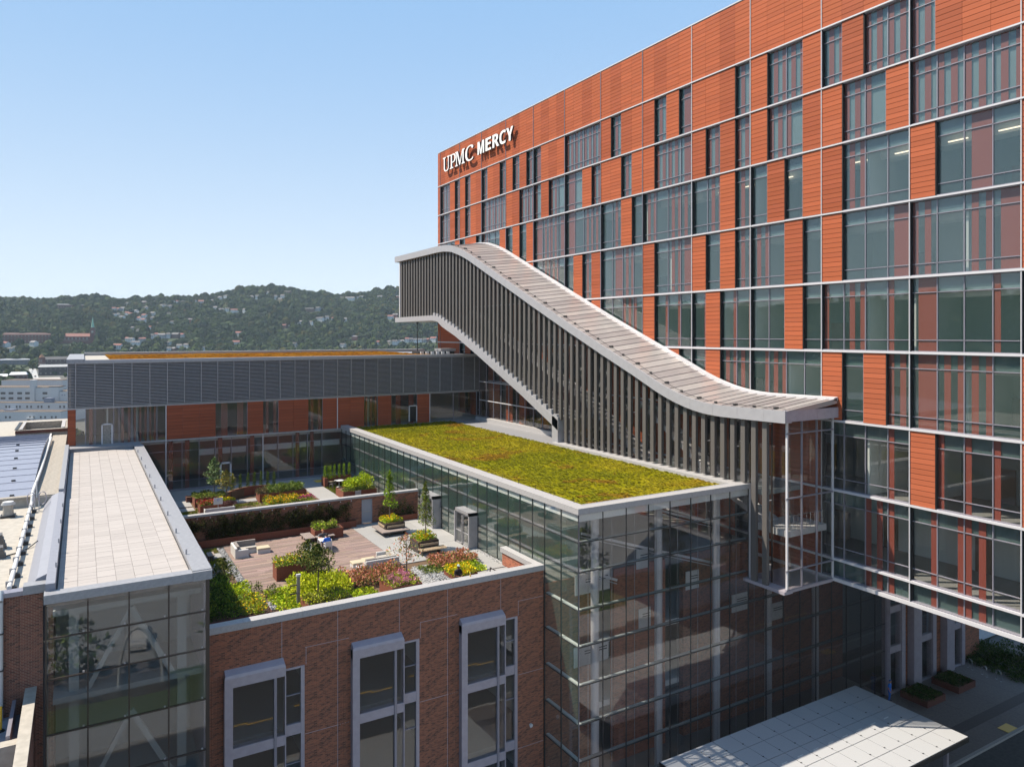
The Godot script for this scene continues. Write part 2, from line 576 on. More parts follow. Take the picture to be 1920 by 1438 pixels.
func along(line: Array, z: float) -> float:
	if z <= line[0][0]:
		return line[0][1]
	for i in line.size() - 1:
		if z <= line[i + 1][0]:
			return lerpf(line[i][1], line[i + 1][1], (z - line[i][0]) / (line[i + 1][0] - line[i][0]))
	return line[-1][1]


func stair_wing() -> void:
	var t := thing("stair_wing", "grey finned stair wing with a curved sloping metal roof against the terracotta facade", "building")
	var x0 := 41.05
	var x1 := 46.5
	# roof in metal pans, one seam between each two
	var pts := []
	var z := -104.4
	while z < -33.2:
		pts.append(z)
		z += 0.92
	pts.append(-33.1)
	for i in pts.size() - 1:
		var za: float = pts[i]
		var zb: float = pts[i + 1]
		var ya := along(TOP, za)
		var yb := along(TOP, zb)
		var g := Geo.new()
		var r := 0.62
		g.hexa([Vector3(x0 + 0.1, yb - 0.3, zb), Vector3(x1, yb + r - 0.3, zb), Vector3(x1, ya + r - 0.3, za), Vector3(x0 + 0.1, ya - 0.3, za),
			Vector3(x0 + 0.1, yb + 0.005, zb), Vector3(x1, yb + r, zb), Vector3(x1, ya + r, za), Vector3(x0 + 0.1, ya + 0.005, za)])
		g.hexa([Vector3(x0 + 0.1, yb + 0.0, zb), Vector3(x1, yb + r, zb), Vector3(x1, yb + r - 0.02, zb - 0.045), Vector3(x0 + 0.1, yb - 0.02, zb - 0.045),
			Vector3(x0 + 0.1, yb + 0.05, zb), Vector3(x1, yb + r + 0.05, zb), Vector3(x1, yb + r + 0.05, zb - 0.045), Vector3(x0 + 0.1, yb + 0.05, zb - 0.045)])
		obj("roof_pan", g, [M.roof_a, M.roof_b, M.roof_c][(i * 7 + i / 3) % 3], t)
	var edge := Geo.new()
	var guard := Geo.new()
	for i in pts.size() - 1:
		var za: float = pts[i]
		var zb: float = pts[i + 1]
		var ya := along(TOP, za)
		var yb := along(TOP, zb)
		var b := 0.62
		edge.hexa([Vector3(x1 - 0.35, yb + b - 0.1, zb), Vector3(x1 + 0.08, yb + b - 0.1, zb), Vector3(x1 + 0.08, ya + b - 0.1, za), Vector3(x1 - 0.35, ya + b - 0.1, za),
			Vector3(x1 - 0.35, yb + b + 0.1, zb), Vector3(x1 + 0.08, yb + b + 0.16, zb), Vector3(x1 + 0.08, ya + b + 0.16, za), Vector3(x1 - 0.35, ya + b + 0.1, za)])
		if i % 2 == 0 and za > -86:
			for q in 2 if i % 4 == 0 else 1:
				guard.box(x0 + 0.5 + q * 0.22, ya + 0.0, za - 0.1, x0 + 0.62 + q * 0.22, ya + 0.22, za + 0.1)
	for i in range(1, pts.size() - 2):
		if pts[i] > -86:
			guard.tube(Vector3(x0 + 0.5, along(TOP, pts[i]) + 0.17, pts[i]), Vector3(x0 + 0.5, along(TOP, pts[i + 1]) + 0.17, pts[i + 1]), 0.018, 0.018, 4)
	obj("roof_far_edge", edge, M.white_metal, t)
	stuff(obj("snow_guards", guard, M.dark, t))
	# fascia in pieces
	var fz := -104.5
	while fz < -33.2:
		var e := minf(fz + 2.4, -33.1)
		var g := Geo.new()
		var steps := 5
		for s in steps:
			var za := lerpf(fz + 0.006, e - 0.006, float(s) / steps)
			var zb := lerpf(fz + 0.006, e - 0.006, float(s + 1) / steps)
			var ya := along(TOP, za)
			var yb := along(TOP, zb)
			var h := 0.78
			g.hexa([Vector3(x0 - 0.1, yb - h, zb), Vector3(x0 + 0.6, yb - h, zb), Vector3(x0 + 0.6, ya - h, za), Vector3(x0 - 0.1, ya - h, za),
				Vector3(x0 - 0.1, yb + 0.06, zb), Vector3(x0 + 0.09, yb + 0.06, zb), Vector3(x0 + 0.09, ya + 0.06, za), Vector3(x0 - 0.1, ya + 0.06, za)])
		obj("fascia_panel", g, M.fascia, t)
		fz = e
	for i in 6:
		bx("end_fascia_panel", x0 + i * 1.09 + 0.004, 10.62, -33.5, x0 + (i + 1) * 1.09 - 0.004, 11.36, -33.08, M.mauve, t)
	bx("eave_board", x0 + 0.1, 10.6, -104.3, x0 + 0.12, 10.61, -104.2, M.mauve, t)
	# soffit band below the fins
	for i in SOFFIT.size() - 1:
		var a: Array = SOFFIT[i]
		var b: Array = SOFFIT[i + 1]
		var ha := 0.7 if a[0] < -88 else 1.0
		var hb := 0.7 if b[0] < -88 else 1.0
		var g := Geo.new()
		g.hexa([Vector3(x0, b[1] - hb, b[0]), Vector3(x1, b[1] - hb, b[0]), Vector3(x1, a[1] - ha, a[0]), Vector3(x0, a[1] - ha, a[0]),
			Vector3(x0, b[1], b[0]), Vector3(x1, b[1], b[0]), Vector3(x1, a[1], a[0]), Vector3(x0, a[1], a[0])])
		obj("soffit_panel", g, M.fascia, t)
	bx("end_post", x0, 5.6, -61.65, x0 + 0.75, 8.3, -60.6, M.fascia, t)
	# fins with the glass wall behind
	var zf := -102.6
	var k := 0
	while zf < -34.2:
		var top := minf(along(TOP, zf - 0.15), along(TOP, zf + 0.15)) - 0.55
		var base := along(SOFFIT, zf) if zf < -60.4 else (5.86 if zf < -37.0 else -1.05)
		if base > 5.9:
			base = maxf(along(SOFFIT, zf - 0.2), base)
		var g := Geo.new()
		g.box(x0 + 0.22, base + 0.02, zf - 0.2, x0 + 0.48, top, zf + 0.2)
		obj("fin", g, M.fin, t)
		if zf < -61.5 and zf > -91:
			var y := along(SOFFIT, zf + 0.48)
			var c := Geo.new()
			c.box(x0 + 0.02, y - 0.25, zf + 0.1, x0 + 0.55, y + 0.38, zf + 0.72)
			obj("sill_block", c, M.fascia, t)
		if k % 3 == 0 and zf > -88:
			for y in [top - 0.5, (top + base) / 2]:
				bx("fin_bracket", x0 + 0.48, y, zf - 0.03, x0 + 0.95, y + 0.05, zf + 0.03, M.white_metal, t)
		zf += 0.978
		k += 1
	bx("end_fin_post", x0 + 0.1, 19.1, -103.2, x0 + 0.5, 27.5, -102.9, M.white_metal, t)
	var back := Geo.new()
	back.box(x0 + 0.62, 19.0, -103.0, x0 + 0.8, 27.6, -86.0)
	obj("solid_side_wall", back, M.fin_gap, t)
	bx("far_end_wall", x0 + 1.3, 19.0, -103.0, x1, 28.2, -102.8, M.fin_gap, t)
	zf = -86.0
	while zf < -33.9:
		var ze := minf(zf + 1.956, -33.55)
		var top := minf(along(TOP, zf), along(TOP, ze)) - 0.4
		var base := maxf(along(SOFFIT, zf), along(SOFFIT, ze)) - 0.4 if zf < -61 else (5.6 if zf < -37.5 else -1.0)
		var g := Geo.new()
		g.sheet(Vector3(x0 + 1.0, base, zf), Vector3(x0 + 1.0, base, ze), Vector3(x0 + 1.0, top, ze), Vector3(x0 + 1.0, top, zf))
		obj("glass_panel", g, M.pane_dark, t)
		bx("glass_mullion", x0 + 0.97, base, zf - 0.03, x0 + 1.1, top, zf + 0.03, M.bronze, t)
		zf = ze
	# flights and landings inside
	for s in [[-84.0, 19.5, -72.0, 14.9], [-72.0, 14.9, -60.0, 10.6], [-60.0, 10.5, -50.0, 5.6], [-50.0, 10.4, -42.0, 5.5], [-43.0, 5.5, -36.5, 2.9]]:
		var g := Geo.new()
		g.bar(Vector3(43.6, s[1], s[0]), Vector3(43.6, s[3], s[2]), 1.6, 0.25)
		g.bar(Vector3(42.7, s[1] + 0.15, s[0]), Vector3(42.7, s[3] + 0.15, s[2]), 0.06, 0.4)
		obj("stair_flight", g, M.white_metal, t)
		var rail := Geo.new()
		for q in 12:
			var p := Vector3(42.7, lerpf(s[1], s[3], q / 11.0), lerpf(s[0], s[2], q / 11.0))
			rail.tube(p, p + Vector3(0, 1.1, 0), 0.02, 0.02, 4)
		rail.tube(Vector3(42.7, s[1] + 1.1, s[0]), Vector3(42.7, s[3] + 1.1, s[2]), 0.03, 0.03, 5)
		obj("stair_rail", rail, M.chrome, t)
	for y in [10.4, 5.35]:
		bx("landing", x0 + 1.2, y - 0.35, -50.0, x1 - 0.1, y, -42.0 if y > 8 else -36.0, M.inner_grey, t)
	# glazed end box over the plaza
	var rows := [-0.95, 0.35, 5.3, 9.75, 10.62]
	var xs := [41.62, 43.15, 44.75, 46.52]
	for i in 3:
		for r in 4:
			var g := Geo.new()
			g.sheet(Vector3(xs[i], rows[r], -33.5), Vector3(xs[i + 1], rows[r], -33.5), Vector3(xs[i + 1], rows[r + 1], -33.5), Vector3(xs[i], rows[r + 1], -33.5))
			obj("end_pane", g, M.pane_dark, t)
	for r in [-0.95, 0.35, 5.3, 9.75]:
		bx("end_transom", 41.5, r - 0.04, -33.56, 46.55, r + 0.04, -33.42, M.frame, t)
	for i in 4:
		bx("end_mullion", xs[i] - (0.05 if i in [0, 3] else 0.025), -1.0, -33.57, xs[i] + (0.05 if i in [0, 3] else 0.025), 10.62, -33.42, M.white_metal if i in [0, 3] else M.frame, t)
	bx("box_floor", x0 + 0.9, -1.2, -37.0, x1 + 0.05, -0.97, -33.5, M.mauve, t)
	bx("box_bottom_rail", x0 + 0.2, -1.22, -37.0, x0 + 1.05, -1.0, -33.4, M.mauve, t)
	bx("box_landing", x0 + 1.2, 2.45, -36.9, x1 - 0.1, 2.9, -33.9, M.white, t)
	var rl := Geo.new()
	for i in 9:
		var x := 42.5 + i * 0.45
		rl.tube(Vector3(x, 2.9, -34.0), Vector3(x, 3.9, -34.0), 0.02, 0.02, 4)
	rl.tube(Vector3(42.5, 3.9, -34.0), Vector3(46.1, 3.9, -34.0), 0.03, 0.03, 5)
	rl.tube(Vector3(42.5, 3.4, -34.0), Vector3(46.1, 3.4, -34.0), 0.02, 0.02, 5)
	obj("landing_rail", rl, M.chrome, t)
	# recessed glass below the soffit
	for i in 12:
		var za := -84.5 + i * 1.9
		var g := Geo.new()
		g.sheet(Vector3(44.9, 5.5, za), Vector3(44.9, 5.5, za + 1.9), Vector3(44.9, along(SOFFIT, za + 1.9) - 0.6, za + 1.9), Vector3(44.9, along(SOFFIT, za) - 0.6, za))
		obj("recessed_pane", g, M.pane_dark, t)
		bx("recessed_mullion", 44.84, 5.5, za - 0.03, 44.95, along(SOFFIT, za) - 0.6, za + 0.03, M.frame, t)
	for y in [8.0, 10.4]:
		bx("recessed_transom", 44.83, y - 0.05, -84.5, 44.95, y + 0.05, -61.7, M.white_metal, t)


# ---------------------------------------------------------------- glass atrium with the sedum roof
const AX := 26.5
const AZ := -36.8


func sedum_sheet(called: String, x0: float, z0: float, x1: float, z1: float, y: float, kind: int, parent: Node, step := 0.35) -> void:
	var f := FastNoiseLite.new()
	f.seed = 40 + kind
	f.frequency = 0.09
	f.fractal_octaves = 4
	var f2 := FastNoiseLite.new()
	f2.seed = 90 + kind
	f2.frequency = 0.9
	var cols := [[Color(0.15, 0.145, 0.006), Color(0.225, 0.185, 0.009), Color(0.09, 0.10, 0.006), Color(0.19, 0.065, 0.014)], [Color(0.33, 0.155, 0.016), Color(0.28, 0.115, 0.012), Color(0.25, 0.175, 0.014), Color(0.19, 0.085, 0.012)]][kind] as Array
	var tone := func(x: float, z: float) -> Color:
		var a := f.get_noise_2d(x, z)
		var b := f2.get_noise_2d(x, z)
		var c: Color = cols[0].lerp(cols[1], clampf(a * 1.6 + 0.5, 0, 1))
		c = c.lerp(cols[2], clampf(b * 0.9 + 0.25, 0, 1) * 0.6)
		var red := f.get_noise_2d(x * 1.7 + 300, z * 1.7)
		if kind == 0 and (red > 0.36 or (x > x1 - 4.0 and z > z1 - 3.0 and red > -0.05)):
			c = c.lerp(cols[3], clampf((red + 0.05) * 0.9, 0, 0.55))
		return c
	var g := Geo.new()
	var nx := int((x1 - x0) / step)
	var nz := int((z1 - z0) / step)
	for i in nx:
		for j in nz:
			var p := []
			for d in [[0, 1], [1, 1], [1, 0], [0, 0]]:
				var x := lerpf(x0, x1, float(i + d[0]) / nx)
				var z := lerpf(z0, z1, float(j + d[1]) / nz)
				p.append(Vector3(x, y + 0.05 * f2.get_noise_2d(x * 2.3, z * 2.3) + 0.03 * f.get_noise_2d(x * 4, z * 4), z))
			g.col = tone.call(p[0].x, p[0].z)
			g.quad(p[0], p[1], p[2], p[3])
	stuff(obj(called, g, M.sedum, parent))
	# sprigs standing in it
	var t := Geo.new()
	for i in 7:
		var a := TAU * i / 7.0
		var d := Vector3(cos(a), 0.9, sin(a)).normalized()
		t.leaf(Vector3.ZERO, d, d.cross(Vector3.UP).normalized(), 0.14, 0.035)
	var count := int((x1 - x0) * (z1 - z0) * (26 if kind == 0 else 9))
	var mm := MultiMesh.new()
	mm.transform_format = MultiMesh.TRANSFORM_3D
	mm.use_colors = true
	mm.mesh = t.mesh()
	mm.instance_count = count
	for i in count:
		var x := rng.randf_range(x0, x1)
		var z := rng.randf_range(z0, z1)
		var s := rng.randf_range(0.5, 1.25) * (1.0 if kind == 0 else 1.5)
		mm.set_instance_transform(i, Transform3D(Basis(Vector3.UP, rng.randf() * TAU).scaled(Vector3(s, s * 0.8, s)), Vector3(x, y + 0.03, z)))
		var c: Color = tone.call(x, z)
		mm.set_instance_color(i, c * rng.randf_range(0.6, 1.6))
	var o := MultiMeshInstance3D.new()
	o.multimesh = mm
	o.material_override = M.leaf
	o.name = called + "_sprigs"
	parent.add_child(o, true)
	stuff(o)


func atrium() -> void:
	var t := thing("glass_atrium", "clear glass atrium with a yellow-green planted flat roof beside the terrace", "building")
	# roof
	bx("roof_slab", AX + 0.05, 4.95, -84.6, 41.6, 5.36, AZ - 0.05, M.ceiling, t)
	var inx0 := AX + 1.15
	var inz1 := AZ - 1.1
	sedum_sheet("sedum_roof", inx0, -84.2, 40.55, inz1, 5.48, 0, t)
	# coping in two steps, in lengths
	var z := -84.6
	while z < AZ - 0.1:
		var e := minf(z + 2.9, AZ + 0.12)
		bx("coping_stone", AX - 0.12, 5.42, z + 0.006, AX + 0.75, 5.80, e - 0.006, M.coping, t)
		bx("coping_stone", AX + 0.76, 5.36, z + 0.006, inx0, 5.66, minf(e, AZ - 0.8) - 0.006, M.coping_grey, t)
		z = e
	var x := AX + 0.75
	while x < 41.5:
		var e := minf(x + 2.9, 41.75)
		bx("coping_stone", x + 0.006, 5.42, AZ - 0.62, e - 0.006, 5.80, AZ + 0.12, M.coping, t)
		bx("coping_stone", x + 0.006, 5.36, inz1 - 0.2, minf(e, 40.9) - 0.006, 5.66, AZ - 0.63, M.coping_grey, t)
		x = e
	bx("roof_ledge", 40.56, 5.36, -61.0, 41.7, 5.74, AZ - 0.63, M.coping, t)
	bx("roof_ledge", 44.2, 5.36, -84.3, 44.84, 5.9, -61.5, M.coping, t)
	bx("roof_strip", 40.6, 5.36, -84.3, 44.2, 5.44, -61.0, M.coping_grey, t)
	for i in 20:
		var zz := -82.0 + i * 2.3
		bx("lightning_rod", AX + 0.68, 5.8, zz, AX + 0.7, 6.05, zz + 0.02, M.dark, t)
	# glass skin
	var cols_l := [-84.62, -83.0, -81.4, -79.8, -78.2, -76.6, -75.1, -73.6, -72.1, -70.4, -68.7, -66.95, -65.35, -63.75, -62.06, -60.44, -58.6, -56.8, -55.45, -53.8, -52.0, -50.2, -48.7, -47.1, -45.5, -43.85, -42.2, -40.7, -38.75, AZ]
	var rows := [5.4, 3.65, 1.8, 0.0]
	var low := [0.0, -2.84, -5.25, -7.66, -9.96, -12.2, -13.65]
	for i in cols_l.size() - 1:
		for r in 3:
			left_pane(t, cols_l[i], cols_l[i + 1], rows[r + 1] if not (i >= 27 and r == 2) else -0.57, rows[r], i)
		if i >= 27:
			left_pane(t, cols_l[i], cols_l[i + 1], -2.84, -0.57, i)
			for r in range(1, 6):
				left_pane(t, cols_l[i], cols_l[i + 1], low[r + 1], low[r], i)
		bx("mullion", AX - 0.02, 0.0 if i < 27 else -13.65, cols_l[i] - 0.022, AX + 0.06, 5.42, cols_l[i] + 0.022, M.dark, t)
		if i % 2 == 0:
			bx("glass_fin", AX + 0.1, 0.05, cols_l[i] - 0.012, AX + 0.45, 5.0, cols_l[i] + 0.012, M.pane_green, t)
	for y in [3.65, 1.8]:
		bx("transom_beam", AX + 0.1, y - 0.05, -84.6, AX + 0.3, y + 0.05, AZ - 0.1, M.frame, t)
		bx("transom_joint", AX - 0.015, y - 0.02, -84.6, AX + 0.03, y + 0.02, AZ, M.dark, t)
	for y in [-0.57, -2.84, -5.25, -7.66, -9.96, -12.2]:
		bx("transom_beam", AX + 0.08, y - 0.09, -40.6, AX + 0.3, y + 0.05, AZ - 0.1, M.inner, t)
		bx("transom_joint", AX - 0.015, y - 0.02, -40.75, AX + 0.03, y + 0.02, AZ, M.dark, t)
	var all := [5.4, 3.65, 1.8, -0.57, -2.84, -5.25, -7.66, -9.96, -12.2, -13.65]
	for i in 17:
		var xa := AX + i * 1.885
		var xb := AX + (i + 1) * 1.885 if i < 16 else 58.05
		for r in all.size() - 1:
			var y1: float = all[r]
			var y0: float = all[r + 1]
			if i >= 8:
				if y0 > -1.3:
					continue
				y1 = minf(y1, -1.2)
			# each big pane hangs a hair out of plane, as real ones do
			var w := rng.randf_range(-0.006, 0.006)
			var w2 := rng.randf_range(-0.006, 0.006)
			var g := Geo.new()
			g.sheet(Vector3(xa, y0, AZ + w), Vector3(xb, y0, AZ + w2), Vector3(xb, y1, AZ - w), Vector3(xa, y1, AZ - w2))
			obj("front_pane", g, M.pane_low if i >= 8 else M.pane_dark, t)
		bx("mullion", xa - 0.02, -13.65, AZ - 0.07, xa + 0.02, 5.42 if i < 9 else -1.2, AZ + 0.015, M.dark, t)
		if i < 9:
			bx("hanger_rod", xa + 0.93, -13.6, AZ - 0.32, xa + 0.955, 5.0, AZ - 0.3, M.alu, t)
	for y in [3.65, 1.8, -0.57]:
		bx("transom_joint", AX, y - 0.022, AZ - 0.06, 41.6, y + 0.022, AZ + 0.015, M.dark, t)
		bx("transom_beam", AX + 0.3, y - 0.1, AZ - 0.34, 41.5, y + 0.03, AZ - 0.16, M.inner_grey, t)
	for y in [-2.84, -5.25, -7.66, -9.96, -12.2]:
		bx("transom_joint", AX, y - 0.022, AZ - 0.06, 58.05, y + 0.022, AZ + 0.015, M.dark, t)
		bx("transom_beam", AX + 0.3, y - 0.1, AZ - 0.34, 57.9, y + 0.03, AZ - 0.16, M.inner_grey, t)
	bx("corner_post", AX - 0.02, -13.65, AZ - 0.02, AX + 0.03, 5.42, AZ + 0.02, M.frame, t)
	bx("end_post", 41.6, -1.0, AZ - 0.05, 41.74, 5.5, AZ + 0.06, M.white_metal, t)
	bx("end_post", 58.0, -13.65, AZ - 0.05, 58.14, -1.2, AZ + 0.04, M.frame, t)
	# inside: floors, brick wall carried on, columns, hung panels
	bx("terrace_floor_slab", AX + 0.1, -0.55, -84.6, 46.4, -0.02, -40.9, M.inner_floor, t)
	bx("inner_core_wall", 37.0, 0, -80.0, 37.3, 4.95, -50.0, M.inner_grey, t)
	bx("inner_core_wall", 31.0, 0, -83.8, 46.0, 4.95, -83.5, M.inner_grey, t)
	bx("inner_brick_wall", AX + 0.1, -13.65, -41.2, 30.6, -0.03, -40.75, M.brick, t)
	bx("inner_brick_wall", 32.4, -13.65, -41.2, 37.2, -0.03, -40.75, M.brick_red, t)
	bx("inner_brick_wall", 39.0, -13.65, -41.2, 58.0, -0.03, -40.75, M.brick, t)
	bx("inner_brick_return", 30.6, -13.65, -42.4, 31.1, -0.03, -41.2, M.brick_red, t)
	bx("inner_dark_room", 26.6, -13.65, -47.0, 58.0, -0.6, -46.8, M.inner_grey, t)
	for y in [-4.9, -9.4]:
		bx("gallery_slab", AX + 0.1, y - 0.4, -46.8, 57.9, y, -41.3, M.ceiling, t)
	bx("ground_floor", AX + 0.1, -13.7, -46.8, 57.9, -13.62, AZ - 0.1, M.inner_floor, t)
	for cx in [29.1, 34.6, 40.2, 45.8, 51.4]:
		var g := Geo.new()
		g.tube(Vector3(cx, -13.65, -38.6), Vector3(cx, 4.95 if cx < 41 else -1.2, -38.6), 0.28, 0.28, 14)
		obj("column", g, M.white_metal, t)
	for s in [[28.4, -0.9, 2.9], [28.3, -5.7, 2.9], [33.7, 0.0, 1.1], [33.9, -4.2, 1.1], [38.4, -2.3, 1.3], [43.2, -4.9, 1.7], [47.4, -6.4, 1.6]]:
		var p := bx("hung_panel", s[0], s[1], -39.9, s[0] + s[2], s[1] + 1.35, -39.84, M.white, t)
		for q in 2:
			bx("slot", s[0] + s[2] * 0.3, s[1] + 0.75 + q * 0.17, -39.84, s[0] + s[2] * 0.95, s[1] + 0.81 + q * 0.17, -39.83, M.black, p)
	for s in [[28.5, 3.4, 41.0, -0.6], [32.5, 5.0, 41.0, 2.3], [27.0, 1.6, 31.5, -0.2]]:
		var g := Geo.new()
		g.bar(Vector3(s[0], s[1], -39.3), Vector3(s[2], s[3], -39.3), 0.1, 0.16)
		g.bar(Vector3(s[0], s[1] - 0.25, -39.3), Vector3(s[2], s[3] - 0.25, -39.3), 0.06, 0.05)
		obj("stair_stringer", g, M.white_metal, t)
	# two portal doors in the terrace side
	for zd in [[-59.4, -57.1], [-52.7, -50.3]]:
		var d := Geo.new()
		d.box(AX - 0.75, 0, zd[0] - 0.12, AX + 0.05, 2.75, zd[0] + 0.06)
		d.box(AX - 0.75, 0, zd[1] - 0.06, AX + 0.05, 2.75, zd[1] + 0.12)
		d.box(AX - 0.75, 2.5, zd[0] - 0.12, AX + 0.05, 2.75, zd[1] + 0.12)
		var o := obj("door_portal", d, M.alu, t)
		for q in 2:
			var za := lerpf(zd[0], zd[1], q * 0.5) + 0.08
			var zb := lerpf(zd[0], zd[1], q * 0.5 + 0.5) - 0.04
			var f := Geo.new()
			f.box(AX - 0.68, 0.03, za, AX - 0.63, 2.45, za + 0.07)
			f.box(AX - 0.68, 0.03, zb - 0.07, AX - 0.63, 2.45, zb)
			f.box(AX - 0.68, 0.03, za, AX - 0.63, 0.14, zb)
			f.box(AX - 0.68, 2.38, za, AX - 0.63, 2.45, zb)
			f.box(AX - 0.70, 1.0, za, AX - 0.62, 1.06, zb)
			obj("door_leaf", f, M.alu, o)
			var g := Geo.new()
			g.sheet(Vector3(AX - 0.65, 0.1, za), Vector3(AX - 0.65, 0.1, zb), Vector3(AX - 0.65, 2.4, zb), Vector3(AX - 0.65, 2.4, za))
			obj("door_glass", g, M.pane_clear, o)
			bx("door_handle", AX - 0.74, 0.8, zb - 0.12 if q == 0 else za + 0.09, AX - 0.71, 1.7, zb - 0.09 if q == 0 else za + 0.12, M.chrome, o)


func left_pane(t: Node3D, za: float, zb: float, y0: float, y1: float, i: int) -> void:
	if y0 < 1.0 and y1 > 1.0 and ((za > -59.5 and zb < -56.7) or (za > -53.9 and zb < -50.0)):
		y0 = 0.0
	var w := rng.randf_range(-0.004, 0.004)
	var g := Geo.new()
	g.sheet(Vector3(AX + w, y0, za), Vector3(AX - w, y0, zb), Vector3(AX + w, y1, zb), Vector3(AX - w, y1, za))
	obj("side_pane", g, M.pane_side, t)


# ---------------------------------------------------------------- louvred wing across the back
const WZ := -84.64


func louvre_wing() -> void:
	var t := thing("louvred_wing", "long low wing with grey louvres over red panels and an ochre planted roof", "building")
	var x1 := 46.4
	bx("roof_slab", -1.1, 13.4, -107.0, x1, 13.7, WZ - 0.3, M.coping_grey, t)
	sedum_sheet("sedum_roof", 2.6, -105.6, 39.0, WZ - 1.1, 13.86, 1, t, 0.5)
	bx("roof_gravel", 0.3, 13.7, -105.6, 2.55, 13.88, WZ - 1.1, M.membrane, t)
	bx("roof_paving", 39.05, 13.7, -105.6, 46.2, 13.84, WZ - 1.1, M.coping_grey, t)
	bx("coping", -1.3, 13.7, -107.0, 0.25, 14.06, WZ + 0.06, M.coping_grey, t)
	bx("coping", 0.26, 13.75, WZ - 0.75, x1, 13.98, WZ + 0.06, M.fascia, t)
	bx("coping", 0.26, 13.7, -107.0, x1, 14.25, -105.7, M.coping, t)
	bx("core", 0.4, 0.0, -106.5, 46.3, 13.4, -93.5, M.inner_grey, t)
	bx("end_wall", -1.2, -13.7, -106.5, -0.95, 13.6, WZ - 0.35, M.frame, t)
	bx("lower_core", -1.0, -13.7, -106.5, 46.3, -0.1, WZ - 0.3, M.concrete, t)
	# louvre bays
	var pitch := 1.6584
	var xs := [-1.18, -0.5]
	for i in 28:
		xs.append(-0.5 + (i + 1) * pitch)
	var blades := Geo.new()
	var wide := pitch - 0.1
	for q in 29:
		var y := 0.08 + q * 0.152
		blades.hexa([Vector3(0, y, 0.0), Vector3(wide, y, 0.0), Vector3(wide, y + 0.02, -0.14), Vector3(0, y + 0.02, -0.14),
			Vector3(0, y + 0.045, 0.0), Vector3(wide, y + 0.045, 0.0), Vector3(wide, y + 0.10, -0.14), Vector3(0, y + 0.10, -0.14)])
	var bm := blades.mesh()
	bx("louvre_backing", -1.15, 9.25, WZ - 0.34, x1, 13.7, WZ - 0.3, M.black, t)
	for i in xs.size() - 1:
		var o := MeshInstance3D.new()
		o.mesh = bm
		o.material_override = M.alu
		o.name = "louvre_panel"
		o.position = Vector3(xs[i] + 0.05, 9.2, WZ - 0.02)
		o.scale = Vector3((xs[i + 1] - xs[i] - 0.1) / wide, 1, 1)
		t.add_child(o, true)
		bx("louvre_post", xs[i] - 0.035, 9.12, WZ - 0.2, xs[i] + 0.035, 13.72, WZ + 0.03, M.alu, t)
	bx("louvre_sill", -1.2, 9.06, WZ - 0.3, x1, 9.2, WZ + 0.05, M.alu, t)
	bx("louvre_head", -1.2, 13.62, WZ - 0.3, x1, 13.76, WZ + 0.05, M.alu, t)
	# red storey: strips of panel and glass
	var x := -1.2
	var unit := BoxMesh.new()
	for s in [[-0.5, 0], [0.35, 1], [1.17, 1], [2.82, 1], [3.3, 1], [4.48, 1], [5.95, 1], [6.8, 1], [7.65, 1], [12.55, 0], [15.85, 1], [17.55, 0], [19.2, 1], [22.6, 0], [24.25, 1], [29.3, 0], [31.0, 1], [32.75, 0], [36.15, 1], [37.87, 0], [41.2, 1], [44.6, 1], [46.3, 1]]:
		if s[1] == 0:
			var w: float = s[0] - x
			bx("panel_backing", x, 5.45, WZ - 0.25, s[0], 9.06, WZ - 0.08, M.black, t)
			var m := maxi(1, int(round(w / 1.66)))
			for q in m:
				for r in 10:
					at_box("plank", Vector3(w / m - 0.02, 0.338, 0.06), Vector3(x + (q + 0.5) * w / m, 5.66 + r * 0.36, WZ - 0.05), unit, M["plank_dull_%d" % (rng.randi() % 4)], t)
		else:
			var g := Geo.new()
			g.sheet(Vector3(x, 5.45, WZ - 0.1), Vector3(s[0], 5.45, WZ - 0.1), Vector3(s[0], 9.06, WZ - 0.1), Vector3(x, 9.06, WZ - 0.1))
			obj("window_pane", g, M.pane_dark, t)
			bx("window_mullion", s[0] - 0.03, 5.45, WZ - 0.16, s[0] + 0.03, 9.06, WZ - 0.04, M.frame, t)
			var fr := {0.35: 0, 1.17: 1, 4.48: 2, 5.95: 3, 6.8: 2, 15.85: 2, 19.2: 2, 24.25: 2, 31.0: 3, 36.15: 2, 41.2: 0}
			if s[0] in fr and fr[s[0]] > 0:
				var w: float = s[0] - x
				for q in fr[s[0]]:
					bx("frit_strip", x + w * (q + 0.35) / fr[s[0]], 5.46, WZ - 0.16, x + w * (q + 0.75) / fr[s[0]], 9.05, WZ - 0.14, M.maroon, t)
		x = s[0]
	bx("floor_band", -1.2, 5.3, WZ - 0.3, x1, 5.46, WZ + 0.03, M.alu, t)
	for xx in [7.65, 26.0, 37.87]:
		bx("tall_mullion", xx - 0.045, 0.3 if xx < 26 else 5.4, WZ - 0.1, xx + 0.045, 9.1, WZ + 0.05, M.white_metal, t)
	bx("tall_mullion", 17.47, 0.3, WZ - 0.1, 17.55, 5.4, WZ + 0.05, M.white_metal, t)
	bx("upper_floor", -0.9, 5.0, -93.4, x1, 5.42, WZ - 0.35, M.ceiling, t)
	bx("middle_floor", -0.9, 9.1, -93.4, x1, 9.3, WZ - 0.35, M.ceiling, t)
	for xx in [2.2, 4.9, 9.0, 17.0, 21.5, 29.9, 34.0]:
		bx("inner_partition", xx, 5.43, -93.4, xx + 0.15, 9.1, WZ - 0.6, M.inner, t)
